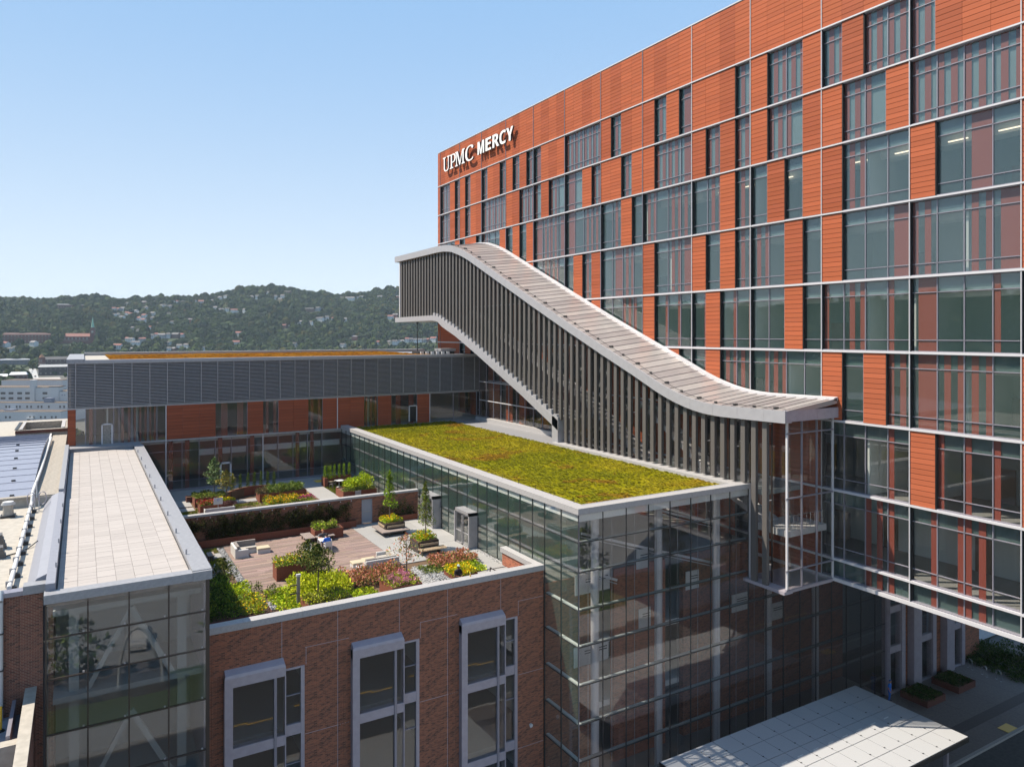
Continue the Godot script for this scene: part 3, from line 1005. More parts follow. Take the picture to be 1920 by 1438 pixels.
	# two doors of the red storey
	for d in [[1.72, 2.73, 5.45, 7.5], [35.05, 36.15, 5.7, 7.7]]:
		var f := Geo.new()
		f.box(d[0], d[2], WZ - 0.12, d[0] + 0.12, d[3], WZ + 0.02)
		f.box(d[1] - 0.12, d[2], WZ - 0.12, d[1], d[3], WZ + 0.02)
		f.box(d[0], d[3] - 0.12, WZ - 0.12, d[1], d[3], WZ + 0.02)
		var o := obj("door", f, M.white_metal, t)
		bx("door_leaf", d[0] + 0.12, d[2], WZ - 0.08, d[1] - 0.12, d[3] - 0.12, WZ - 0.05, M.membrane_dirty if d[0] < 5 else M.dark, o)
		bx("door_handle", d[1] - 0.2, d[2] + 0.95, WZ - 0.05, d[1] - 0.15, d[2] + 1.15, WZ + 0.0, M.dark, o)
	# terrace storey, all glass
	var gx := [5.3, 7.6, 9.2, 10.88, 12.52, 14.17, 15.84, 17.5, 19.17, 20.84, 22.5, 24.17, 26.45]
	var rows := [0.18, 1.05, 3.45, 4.2, 5.3]
	for i in gx.size() - 1:
		for r in 4:
			var g := Geo.new()
			g.sheet(Vector3(gx[i], rows[r], WZ - 0.02), Vector3(gx[i + 1], rows[r], WZ - 0.02), Vector3(gx[i + 1], rows[r + 1], WZ - 0.02), Vector3(gx[i], rows[r + 1], WZ - 0.02))
			obj("ground_pane", g, M.pane_dark, t)
		bx("ground_mullion", gx[i] - 0.025, 0.1, WZ - 0.1, gx[i] + 0.025, 5.3, WZ + 0.01, M.frame, t)
		if i in [1, 2, 4, 6, 9, 10]:
			bx("frit_strip", gx[i] + 0.3, 0.2, WZ - 0.07, gx[i] + 0.72, 5.3, WZ - 0.05, M.maroon, t)
		if i in [3, 4, 5, 7, 8, 9, 10, 11]:
			bx("ceiling_strip", gx[i] + 0.05, 3.5, WZ - 0.5, gx[i + 1] - 0.05, 4.15, WZ - 0.45, M.inner, t)
	for r in [1.05, 4.2]:
		bx("ground_transom", 5.3, r - 0.02, WZ - 0.08, 26.45, r + 0.02, WZ + 0.01, M.frame, t)
	bx("ground_base", 5.3, 0.0, WZ - 0.2, 26.45, 0.18, WZ + 0.04, M.frame, t)
	bx("ground_inner_floor", -0.9, -0.1, -93.4, x1, -0.01, WZ - 0.25, M.inner_floor, t)
	var f := Geo.new()
	f.box(12.97, 0.18, WZ - 0.05, 13.15, 2.6, WZ + 0.08)
	f.box(13.99, 0.18, WZ - 0.05, 14.17, 2.6, WZ + 0.08)
	f.box(12.97, 2.42, WZ - 0.05, 14.17, 2.6, WZ + 0.08)
	f.box(13.15, 1.05, WZ, 13.99, 1.12, WZ + 0.05)
	obj("glass_door", f, M.white_metal, t)
	# plant on the roof by the tower
	var u := thing("rooftop_unit", "low white and dark ventilation unit on the ochre planted roof beside the red wall", "ventilation unit", Vector3(40.2, 13.84, -89.5))
	bx("casing", -2.2, 0.05, -1.2, 3.0, 0.45, 1.0, M.dark, u)
	for i in 6:
		bx("duct", -2.0 + i * 0.75, 0.1, 0.9, -1.6 + i * 0.75, 0.42, 1.3, M.white, u)
	bx("lid", 1.0, 0.46, -1.0, 3.2, 0.8, 1.0, M.alu, u)
	var pole := thing("roof_mast", "thin dark mast standing on the ochre planted roof beside the red wall", "mast", Vector3(38.9, 13.84, -91.0))
	var pg := Geo.new()
	pg.tube(Vector3.ZERO, Vector3(0, 4.2, 0), 0.07, 0.05, 6)
	pg.box(-0.15, 4.1, -0.1, 0.15, 4.35, 0.1)
	obj("pole", pg, M.dark, pole)
	bx("foot", -0.25, 0, -0.25, 0.25, 0.12, 0.25, M.dark, pole)


# ---------------------------------------------------------------- brick front below the terrace
const BZ := -40.77


func brick_front() -> void:
	var t := thing("brick_building", "brown brick building below the terrace parapet with three tall framed windows", "building")
	var holes := [[6.42, 10.66], [13.3, 17.54], [20.22, 24.44]]
	var x := 5.25
	for h in holes:
		bx("brick_wall", x, -13.7, BZ - 0.42, h[0], 0.92, BZ, M.brick, t)
		bx("brick_wall", h[0], -1.75, BZ - 0.42, h[1], 0.92, BZ, M.brick, t)
		x = h[1]
	bx("brick_wall", x, -13.7, BZ - 0.42, 26.48, 0.92, BZ, M.brick, t)
	bx("room_back", 5.3, -13.7, -52.0, 26.4, -0.4, -51.8, M.inner_grey, t)
	for y in [-0.4, -5.2, -10.0]:
		bx("room_floor", 5.3, y - 0.4, -51.8, 26.4, y, BZ - 0.5, M.inner_floor, t)
	for xx in [5.3, 12.0, 19.0, 26.2]:
		bx("room_wall", xx, -13.7, -51.8, xx + 0.15, -0.8, BZ - 0.5, M.inner, t)
	x = 5.25
	var lens := [2.2, 3.1, 3.05, 3.1, 3.1, 3.1, 3.9]
	for l in lens:
		var e := minf(x + l, 26.5)
		bx("coping_stone", x + 0.006, 0.92, BZ - 0.55, e - 0.006, 1.27, BZ + 0.09, M.coping, t)
		x = e
	for j in [9.43, 12.54, 16.27, 19.43, 23.2]:
		bx("control_joint", j - 0.012, -1.9 if j in [9.43, 16.27, 23.2] else -13.7, BZ - 0.01, j + 0.012, 0.9, BZ + 0.003, M.mauve, t)
	for j in [10.75, 17.62, 24.52]:
		bx("control_joint", j - 0.012, -1.75, BZ - 0.01, j + 0.012, -0.78, BZ + 0.0035, M.mauve, t)
	for y in [-0.8, -5.6, -10.4]:
		for s in [[10.7, 13.2], [17.6, 20.1], [24.5, 26.45]]:
			bx("course_line", s[0], y - 0.012, BZ - 0.01, s[1], y + 0.012, BZ + 0.0045, M.mauve, t)
	# corbelled brick beside each window
	for h in holes:
		for q in 4:
			bx("brick_rib", h[0] - 0.72 + q * 0.15, -13.6, BZ - 0.02, h[0] - 0.64 + q * 0.15, -1.5, BZ + 0.035, M.brick, t)
	for i in 3:
		tall_window(t, holes[i][0], holes[i][1])
	# parapet return against the glass
	bx("parapet_return", 26.08, 0.0, -45.6, 26.44, 0.92, BZ - 0.43, M.brick_red, t)
	bx("return_coping", 25.98, 0.92, -45.75, 26.49, 1.26, BZ - 0.56, M.coping, t)
	var o := thing("wall_floodlight", "small white round light on the brown brick wall beside the glass corner", "light", Vector3(25.45, -9.1, BZ))
	var g := Geo.new()
	g.tube(Vector3(0, 0, 0), Vector3(0, 0, 0.14), 0.1, 0.12, 12)
	obj("lamp_body", g, M.white, o)
	bx("bracket", -0.03, -0.2, 0.0, 0.03, 0.0, 0.05, M.alu, o)


func tall_window(t: Node3D, xa: float, xb: float) -> void:
	var z1 := BZ + 0.38
	var xm := xa + 3.14            # the projecting box ends here
	var f := Geo.new()
	f.box(xa, -13.7, BZ - 0.3, xa + 0.42, -1.45, z1)                 # thick jamb
	f.box(xa + 0.0, -1.95, BZ - 0.2, xm, -1.45, z1 + 0.02)           # head board
	f.hexa([Vector3(xa, -1.448, z1 + 0.02), Vector3(xm, -1.448, z1 + 0.02), Vector3(xm, -1.448, BZ), Vector3(xa, -1.448, BZ),
		Vector3(xa + 0.05, -1.3, z1 - 0.02), Vector3(xm - 0.05, -1.3, z1 - 0.02), Vector3(xm - 0.05, -1.1, BZ), Vector3(xa + 0.05, -1.1, BZ)])
	var w := obj("tall_window", f, M.mauve, t)
	bx("tall_mullion", xa + 2.52, -13.7, z1 - 0.16, xa + 2.66, -1.96, z1 + 0.03, M.frame, w)
	bx("side_frame", xm - 0.04, -13.7, BZ - 0.1, xm + 0.02, -1.96, z1 - 0.02, M.mauve, w)
	bx("side_frame", xb - 0.2, -13.7, BZ - 0.2, xb, -1.75, BZ + 0.04, M.mauve, w)
	bx("side_head", xm + 0.02, -1.86, BZ - 0.2, xb - 0.2, -1.75, BZ + 0.03, M.mauve, w)
	for y in [-1.95, -5.72, -10.6]:
		var yb := -5.18 if y > -3 else (-10.06 if y > -8 else -13.7)
		var g := Geo.new()
		g.sheet(Vector3(xa + 0.42, yb, z1 - 0.1), Vector3(xa + 2.52, yb, z1 - 0.1 + 0.008), Vector3(xa + 2.52, y, z1 - 0.1), Vector3(xa + 0.42, y, z1 - 0.1))
		obj("wide_pane", g, M.pane_dark, w)
		g = Geo.new()
		g.sheet(Vector3(xa + 2.66, yb, z1 - 0.1), Vector3(xm - 0.04, yb, z1 - 0.1), Vector3(xm - 0.04, y, z1 - 0.1), Vector3(xa + 2.66, y, z1 - 0.1))
		obj("narrow_pane", g, M.pane_dark, w)
		g = Geo.new()
		g.sheet(Vector3(xm + 0.02, yb + 0.3, BZ - 0.08), Vector3(xb - 0.2, yb + 0.3, BZ - 0.08), Vector3(xb - 0.2, y + 0.1, BZ - 0.08), Vector3(xm + 0.02, y + 0.1, BZ - 0.08))
		obj("side_pane", g, M.pane_dark, w)
		bx("side_bar", xm + 0.02, y - 1.35, BZ - 0.12, xb - 0.2, y - 1.31, BZ - 0.02, M.frame, w)
		if y > -12 and yb > -13:
			bx("spandrel", xa + 0.42, yb - 0.54, BZ - 0.05, xm - 0.04, yb, z1 - 0.04, M.mauve, w)
			bx("side_spandrel", xm + 0.02, yb - 0.3, BZ - 0.15, xb - 0.2, yb + 0.3, BZ + 0.01, M.mauve, w)


# ---------------------------------------------------------------- glass block on the left with the paved roof
func left_block() -> void:
	var t := thing("glass_stair_block", "glass fronted block at lower left with a long pale paved roof", "building")
	var x0 := -1.3
	var x1 := 5.22
	var z1 := -37.2
	var z0 := -82.6
	bx("roof_slab", x0, 4.8, z0, x1, 5.12, z1 - 0.1, M.joint, t)
	# pavers
	var near := BoxMesh.new()
	var far := Geo.new()
	var pw := 0.775
	var pd := 0.5
	var made := 0
	var px0 := -0.93
	for r in 88:
		for q in 7:
			var zz := z1 - 0.62 - r * pd
			var xx := px0 + q * pw
			var lift := rng.randf_range(-0.004, 0.004)
			var shade := rng.randi() % 3
			if made < 300:
				at_box("paver", Vector3(pw - 0.012, 0.05, pd - 0.012), Vector3(xx + pw / 2, 5.17 + lift, zz - pd / 2), near, M["paver_%d" % shade], t)
				made += 1
			else:
				var k: float = [1.0, 0.96, 1.04][shade]
				far.col = Color(0.33 * k, 0.30 * k, 0.285 * k)
				far.box(xx + 0.007, 5.14, zz - pd + 0.007, xx + pw - 0.007, 5.195 + lift, zz - 0.007)
	stuff(obj("paving", far, M.paver_stuff, t))
	# parapets in sheet lengths
	var z := z1
	while z > z0 + 0.1:
		var e := maxf(z - 5.6, z0)
		bx("parapet_cap", x1 - 0.72, 5.12, e + 0.004, x1 + 0.12, 5.46, z - 0.004, M.coping_grey, t)
		bx("parapet_cap", x0 - 0.06, 5.12, e + 0.004, x0 + 0.3, 5.72, z - 0.45 if z == z1 else z - 0.004, M.membrane_grey, t)
		z = e
	bx("front_fascia", x0 - 0.1, 5.02, z1 - 0.5, x1 - 0.73, 5.40, z1 + 0.16, M.coping_grey, t)
	bx("front_fascia", x1 - 0.72, 5.0, z1 - 0.0, x1 + 0.12, 5.42, z1 + 0.16, M.coping_grey, t)
	bx("door_threshold", x0, 5.12, z0 - 2.0, x1, 5.45, z0, M.coping_grey, t)
	for i in 9:
		var zz := z1 - 3.0 - i * 4.6
		bx("lightning_clip", x1 - 0.7, 5.46, zz, x1 - 0.62, 5.72, zz + 0.05, M.alu, t)
		bx("lightning_clip", x0 + 0.24, 5.72, zz, x0 + 0.3, 5.95, zz + 0.05, M.alu, t)
	var c := Geo.new()
	c.tube(Vector3(x1 - 0.76, 5.25, z1 - 0.65), Vector3(x1 - 0.76, 5.25, z0), 0.02, 0.02, 5)
	c.tube(Vector3(x0 + 0.4, 5.25, z1 - 0.65), Vector3(x1 - 0.76, 5.25, z1 - 0.65), 0.02, 0.02, 5)
	obj("lightning_cable", c, M.dark, t)
	bx("side_wall", x1 - 0.2, -13.7, z0, x1, 5.0, z1 - 0.25, M.mauve, t)
	bx("left_wall", x0, -13.7, z0, x0 + 0.2, 4.8, -39.3, M.brick_dark, t)
	# glass front
	var xs := [x0 - 0.02, 0.24, 1.85, 3.48, x1 - 0.14]
	var ys := [5.02, 3.46, 1.68, -0.7, -3.1, -5.5, -7.9, -10.3, -13.7]
	for i in 4:
		for r in 8:
			var w := rng.randf_range(-0.007, 0.007)
			var w2 := rng.randf_range(-0.007, 0.007)
			var g := Geo.new()
			g.sheet(Vector3(xs[i], ys[r + 1], z1 + w), Vector3(xs[i + 1], ys[r + 1], z1 + w2), Vector3(xs[i + 1], ys[r], z1 - w), Vector3(xs[i], ys[r], z1 - w2))
			obj("front_pane", g, M.pane_dark, t)
	for i in 5:
		bx("mullion", xs[i] - (0.03 if i < 4 else 0.0), -13.7, z1 - 0.12, xs[i] + (0.03 if i < 4 else 0.16), 5.02, z1 + 0.025, M.bronze, t)
	for r in range(1, 8):
		bx("transom", x0, ys[r] - 0.028, z1 - 0.1, x1 - 0.14, ys[r] + 0.028, z1 + 0.022, M.bronze, t)
		for i in 4:
			bx("glass_clamp", xs[i + 1] - 0.2, ys[r] + 0.07, z1 - 0.06, xs[i + 1] - 0.13, ys[r] + 0.13, z1 + 0.03, M.alu, t)
	# inside
	bx("inner_back", x0 + 0.2, -13.7, -42.6, x1 - 0.2, 4.8, -42.4, M.inner_grey, t)
	for y in [4.3, 0.4, -4.4, -9.2]:
		bx("inner_floor", x0 + 0.2, y - 0.25, -42.4, x1 - 0.2, y, z1 - 1.0, M.inner_grey, t)
	for xx in [-0.3, 4.2]:
		bx("inner_column", xx - 0.2, -13.7, z1 - 1.9, xx + 0.2, 4.3, z1 - 1.5, M.inner_grey, t)
	for y in [0.4, -4.4, -9.2]:
		var g := Geo.new()
		g.bar(Vector3(0.1, y - 0.3, z1 - 1.4), Vector3(2.0, y + 3.4, z1 - 1.4), 0.14, 0.2)
		g.bar(Vector3(3.9, y - 0.3, z1 - 1.4), Vector3(2.0, y + 3.4, z1 - 1.4), 0.2, 0.25)
		obj("inner_brace", g, M.inner_grey, t)


func left_roofs() -> void:
	var t := thing("old_brick_building", "older dark brick building at the left edge with cream and pale blue roofs", "building")
	bx("brick_wall", -24, -13.7, -39.4, -1.5, 5.0, -39.0, M.brick_dark, t)
	bx("brick_pier", -2.35, -13.7, -39.0, -1.5, 5.0, -38.9, M.brick_dark, t)
	bx("wall_coping", -24, 5.0, -39.5, -2.25, 5.2, -38.93, M.frame, t)
	bx("wall_coping", -2.24, 5.02, -39.5, -1.36, 5.4, -38.85, M.coping_grey, t)
	bx("flat_roof", -24, 4.5, -59.2, -1.3, 4.9, -39.5, M.membrane, t)
	# sloped grey membrane upstand against the paved block, in lengths
	var z := -39.5
	while z > -59.0:
		var e := maxf(z - 3.3, -59.3)
		var g := Geo.new()
		g.hexa([Vector3(-2.2, 4.9, z), Vector3(-1.36, 4.9, z), Vector3(-1.36, 4.9, e + 0.01), Vector3(-2.2, 4.9, e + 0.01),
			Vector3(-1.75, 5.5, z), Vector3(-1.36, 5.66, z), Vector3(-1.36, 5.66, e + 0.01), Vector3(-1.75, 5.5, e + 0.01)])
		obj("membrane_upstand", g, M.membrane_grey, t)
		z = e
	bx("step_wall", -24, 4.9, -59.7, -1.37, 5.5, -59.2, M.membrane, t)
	bx("step_eave", -24, 5.44, -59.8, -2.9, 5.6, -59.12, M.membrane_dirty, t)
	# low barrel roof in metal sheets
	var rows := 16
	for r in rows:
		var za := -59.4 - r * 2.15
		var zb := za - 2.15
		var lift := func(zz: float) -> float: return 5.58 + 0.75 * sin(clampf((-59.4 - zz) / 34.5, 0, 1) * PI)
		var g := Geo.new()
		var ya: float = lift.call(za)
		var yb: float = lift.call(zb)
		g.hexa([Vector3(-24, 5.3, za), Vector3(-2.95, 5.3, za), Vector3(-2.95, 5.3, zb), Vector3(-24, 5.3, zb),
			Vector3(-24, ya, za), Vector3(-2.95, ya, za), Vector3(-2.95, yb, zb + 0.02), Vector3(-24, yb, zb + 0.02)])
		g.box(-24, minf(ya, yb), zb + 0.02, -2.95, maxf(ya, yb) + 0.03, zb + 0.06)
		obj("barrel_sheet", g, M.barrel, t)
		if r % 2 == 0 and r < 12:
			bx("roof_vent", -4.2 - 0.1 * r, ya, za - 0.6, -3.95 - 0.1 * r, ya + 0.12, za - 0.4, M.dark, t)
	bx("edge_gutter", -2.94, 5.3, -94.0, -2.78, 5.78, -59.3, M.white, t)
	bx("side_roof", -2.77, 5.2, -94.0, -1.37, 5.58, -59.3, M.membrane_dirty, t)
	bx("side_upstand", -1.37, 5.2, -82.6, -1.05, 5.9, -59.3, M.coping_grey, t)
	bx("far_roof", -24, 5.0, -112, -1.2, 5.5, -94.0, M.membrane, t)
	# light well kerb
	var k := Geo.new()
	k.box(-6.1, 5.5, -94.4, -1.3, 6.25, -94.1)
	k.box(-6.1, 5.5, -102.2, -1.3, 6.3, -101.9)
	k.box(-6.1, 5.5, -101.9, -5.6, 6.3, -94.4)
	k.box(-1.8, 5.5, -101.9, -1.3, 6.3, -94.4)
	obj("light_well_kerb", k, M.membrane_dirty, t)
	bx("kerb_cap", -6.2, 6.3, -102.0, -5.9, 6.36, -94.4, M.dark, t)
	bx("kerb_cap", -5.75, 6.3, -102.0, -5.5, 6.36, -94.4, M.coping, t)
	bx("kerb_cap", -1.95, 6.3, -102.0, -1.6, 6.36, -94.4, M.coping, t)
	bx("brick_band", -6.12, 5.9, -94.08, -1.3, 6.22, -94.06, M.corten_dark, t)
	bx("far_wall", -24, -13.7, -112.2, -1.2, 5.5, -112, M.brick_dark, t)
	bx("outer_wall", -1.36, -13.7, -112, -1.3, 5.2, -82.7, M.brick_dark, t)
	# roof pipe on blocks
	var p := thing("roof_pipe", "long white pipe on dark blocks along the cream flat roof", "pipe", Vector3(-2.85, 4.9, -49.0))
	var g := Geo.new()
	g.path([Vector3(0.05, 0.32, 9.4), Vector3(0.0, 0.32, 0), Vector3(-0.05, 0.32, -8.6), Vector3(-0.02, 0.45, -9.3), Vector3(0, 0.8, -9.6), Vector3(0, 1.0, -10.2), Vector3(0.1, 1.0, -20), Vector3(0.15, 1.0, -40)], 0.1, 9)
	obj("pipe_run", g, M.white, p)
	for i in 9:
		bx("support_block", 0.05, 0.0, 8.6 - i * 2.1, 0.3, 0.2, 8.9 - i * 2.1, M.dark, p)
		bx("pipe_clamp", -0.13, 0.16, 8.7 - i * 2.1, 0.13, 0.45, 8.76 - i * 2.1, M.alu, p)
	var d := thing("downpipe", "thick white downpipe on the dark brick wall at the left picture edge", "pipe", Vector3(-3.08, -13.7, -38.8))
	var dg := Geo.new()
	dg.path([Vector3(0, 10.8, 0.35), Vector3(0, 13.2, 0.05), Vector3(0, 14.2, 0), Vector3(0, 18.6, 0), Vector3(0, 18.95, -0.3)], 0.13, 12)
	obj("pipe_run", dg, M.white, d)
	for y in [14.0, 15.6, 17.2]:
		bx("strap", -0.15, y, -0.2, 0.15, y + 0.05, 0.15, M.dark, d)
	var s := thing("vent_stand", "white pipe stand with coiled hoses on the flat roof by the grey upstand", "pipe", Vector3(-2.55, 4.9, -57.5))
	var sg := Geo.new()
	for q in 2:
		sg.tube(Vector3(-0.12 + q * 0.24, 0, 0), Vector3(-0.12 + q * 0.24, 1.2, 0), 0.04, 0.04, 6)
	sg.tube(Vector3(0, 0.9, 0), Vector3(0, 2.0, 0), 0.05, 0.03, 6)
	obj("stand_pipe", sg, M.white, s)
	var hg := Geo.new()
	for q in 2:
		var ring := []
		for i in 13:
			var a := TAU * i / 12.0
			ring.append(Vector3((0.32 if q else -0.32) + 0.22 * cos(a), 0.85 + 0.42 * sin(a), 0.05))
		hg.path(ring, 0.025, 5)
	obj("hose", hg, M.mauve, s)
	var v := thing("roof_ventilator", "round white roof ventilator with coiled cable at the left edge of the cream roof", "ventilator", Vector3(-4.05, 4.9, -56.6))
	var vg := Geo.new()
	vg.tube(Vector3(0, 0.12, 0), Vector3(0, 0.8, 0), 0.32, 0.26, 14)
	obj("drum", vg, M.membrane, v)
	vg = Geo.new()
	vg.tube(Vector3(0, 0.8, 0), Vector3(0, 0.98, 0), 0.4, 0.3, 14)
	obj("cowl", vg, M.white, v)
	bx("base", -0.4, 0, -0.4, 0.4, 0.14, 0.4, M.dark, v)
	for q in 2:
		var bl := thing("paver_stack", ["low stack of dark concrete blocks on the cream roof by the cable", "taller stack of dark concrete blocks at the left edge of the cream roof"][q], "blocks", Vector3(-3.72 - 0.12 * q, 4.9, -46.5 - 2.0 * q), 0.1, "dark block stacks on the flat roof")
		for k2 in 3 + q:
			bx("block", -0.35 + 0.1 * k2, 0.2 * k2, -0.3, 0.3 - 0.06 * k2, 0.19 + 0.2 * k2, 0.3, M.fin, bl)
	var cb := Geo.new()
	cb.path([Vector3(-3.6, 4.93, -46.5), Vector3(-3.0, 4.94, -46.9), Vector3(-2.5, 4.94, -47.6), Vector3(-2.1, 5.1, -48.4)], 0.03, 6)
	tag(obj("roof_cable", cb, M.dark), "black cable lying across the cream flat roof under the white pipe", "cable")
	# walled ramp down to the garage
	var w := thing("ramp_wall", "sloping pale topped parapet of the garage ramp below the dark brick wall", "wall")
	bx("ramp_parapet", -2.1, -13.7, -38.9, -1.78, 0.75, -24.0, M.brick_dark, w)
	bx("parapet_top", -2.16, 0.75, -38.9, -1.72, 0.88, -24.0, M.membrane, w)
	bx("inner_rail", -2.62, -0.25, -38.8, -2.48, 0.5, -35.45, M.frame, w)
	bx("cross_parapet", -7.0, -13.7, -35.4, -2.17, 0.35, -34.9, M.membrane, w)
	struct(bx("garage_ramp", -8, -0.6, -38.95, -2.2, -0.25, -35.42, M.membrane_grey))
	var yb := thing("yellow_bollard", "slim yellow bollard with dark foot on the shaded ramp at lower left", "bollard", Vector3(-2.95, -0.25, -37.7))
	var yg := Geo.new()
	yg.tube(Vector3(0, 0, 0), Vector3(0, 1.05, 0), 0.045, 0.045, 9)
	obj("post", yg, M.yellow, yb)
	yg = Geo.new()
	yg.tube(Vector3.ZERO, Vector3(0, 0.08, 0), 0.16, 0.08, 10)
	obj("foot", yg, M.black, yb)


# ---------------------------------------------------------------- the roof terrace
func rv(a: float, b: float) -> float:
	return rng.randf_range(a, b)


# A mass of leaves: centres [x, y, z, rx, ry, rz], n leaves each, colours picked at random per leaf; a few twigs inside carry them.
func foliage(blobs: Array, per: int, size: float, cols: Array, flowers := [], share := 0.0, up := 0.25) -> Geo:
	var g := Geo.new()
	for b in blobs:
		var mid := Vector3(b[0], b[1], b[2])
		var tone := rv(0.75, 1.2)
		for i in per:
			var d := Vector3(rng.randfn(), rng.randfn(), rng.randfn()).normalized()
			var r := pow(rng.randf(), 0.45)
			var p := mid + Vector3(d.x * b[3], d.y * b[4], d.z * b[5]) * r
			if p.y < 0.0:
				p.y = rv(0.0, 0.06)
			var out := (d + Vector3(rv(-0.7, 0.7), up + rv(-0.5, 0.5), rv(-0.7, 0.7))).normalized()
			var side := out.cross(Vector3(rv(-1, 1), 1.0, rv(-1, 1))).normalized()
			var is_flower: bool = flowers.size() > 0 and rng.randf() < share and d.y > -0.1 and r > 0.6
			var c: Color = flowers[rng.randi() % flowers.size()] if is_flower else cols[rng.randi() % cols.size()]
			g.col = c * (rv(0.8, 1.25) * (1.0 if is_flower else tone))
			g.col.a = 1.0
			var l := size * rv(0.7, 1.4) * (0.8 if is_flower else 1.0)
			g.leaf(p, out, side, l, l * (0.5 if is_flower else 0.3))
	return g


func plants(called: String, label: String, at: Vector3, blobs: Array, per: int, size: float, cols: Array, flowers := [], share := 0.0, group := "", dark := false) -> MeshInstance3D:
	var o := obj(called, foliage(blobs, per, size, cols, flowers, share), M.leaf_dark if dark else M.leaf)
	o.position = at
	tag(o, label, "plants", group)
	return o


func fill(x0: float, z0: float, x1: float, z1: float, h0: float, h1: float, step: float, r: float, y := 0.0) -> Array:   # blobs over a rectangle
	var out := []
	var x := x0 + step / 2
	while x < x1:
		var z := z0 + step / 2
		while z < z1:
			var h := rv(h0, h1)
			out.append([x + rv(-0.3, 0.3) * step, y + h * 0.5, z + rv(-0.3, 0.3) * step, r * rv(0.8, 1.2), h * 0.5, r * rv(0.8, 1.2)])
			z += step
		x += step
	return out


const LIME := [Color(0.375, 0.413, 0.019), Color(0.275, 0.338, 0.015), Color(0.475, 0.463, 0.031)]
const GREEN := [Color(0.119, 0.182, 0.025), Color(0.077, 0.133, 0.020), Color(0.182, 0.231, 0.028)]
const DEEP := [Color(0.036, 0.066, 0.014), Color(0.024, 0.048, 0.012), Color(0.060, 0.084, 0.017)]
const OLIVE := [Color(0.174, 0.189, 0.043), Color(0.123, 0.131, 0.036), Color(0.232, 0.217, 0.065)]
const BRIGHT := [Color(0.243, 0.365, 0.016), Color(0.176, 0.284, 0.014), Color(0.311, 0.405, 0.027)]
const YELLOW := [Color(0.80, 0.48, 0.01), Color(0.72, 0.55, 0.02), Color(0.78, 0.36, 0.01)]
const ROSE := [Color(0.42, 0.16, 0.10), Color(0.34, 0.13, 0.085), Color(0.48, 0.22, 0.13)]
const MAGENTA := [Color(0.58, 0.03, 0.22), Color(0.46, 0.02, 0.16), Color(0.60, 0.08, 0.30)]
const RED := [Color(0.60, 0.03, 0.04), Color(0.62, 0.08, 0.16), Color(0.45, 0.02, 0.05)]
const PINK := [Color(0.52, 0.17, 0.27), Color(0.42, 0.12, 0.22), Color(0.58, 0.26, 0.33)]


func planter(called: String, label: String, x0: float, z0: float, x1: float, z1: float, h: float, mat: Material, group := "", y := 0.0) -> Node3D:   # an open steel box of soil
	var t := thing(called, label, "planter", Vector3((x0 + x1) / 2, y, (z0 + z1) / 2), 0, group)
	var a := (x1 - x0) / 2
	var b := (z1 - z0) / 2
	var g := Geo.new()
	g.box(-a, 0, b - 0.03, a, h, b)
	g.box(-a, 0, -b, a, h, -b + 0.03)
	g.box(-a, 0, -b + 0.03, -a + 0.03, h, b - 0.03)
	g.box(a - 0.03, 0, -b + 0.03, a, h, b - 0.03)
	obj("steel_box", g, mat, t)
	bx("soil", -a + 0.03, h - 0.25, -b + 0.03, a - 0.03, h - 0.09, b - 0.03, M.soil, t)
	return t


func tree(called: String, label: String, at: Vector3, h: float, stem: float, r: float, cols: Array, per: int, narrow := false, size := 0.16) -> Node3D:
	var t := thing(called, label, "tree", at)
	var g := Geo.new()
	g.tube(Vector3.ZERO, Vector3(0.02, stem, 0.01), 0.055, 0.04, 7)
	g.tube(Vector3(0.02, stem, 0.01), Vector3(0.0, h * 0.92, 0.03), 0.04, 0.012, 6)
	var blobs := []
	var n := 11
	for i in n:
		var f := (i + 0.5) / n
		var y := lerpf(stem * 0.98, h, f)
		var reach: float = r * (sin(PI * clampf(0.18 + f * 0.82, 0, 1)) if not narrow else (1.0 - f) * 1.05 + 0.12)
		var a := i * 2.4
		var tip := Vector3(cos(a) * reach * 0.62, y, sin(a) * reach * 0.62)
		g.tube(Vector3(0.01, lerpf(stem * 0.8, y, 0.6), 0.01), tip, 0.018, 0.006, 5)
		blobs.append([tip.x, tip.y, tip.z, reach * 0.62, (h - stem) / n * 1.3, reach * 0.62])
	obj("trunk", g, M.bark, t)
	obj("crown", foliage(blobs, per, size, cols), M.leaf, t)
	return t


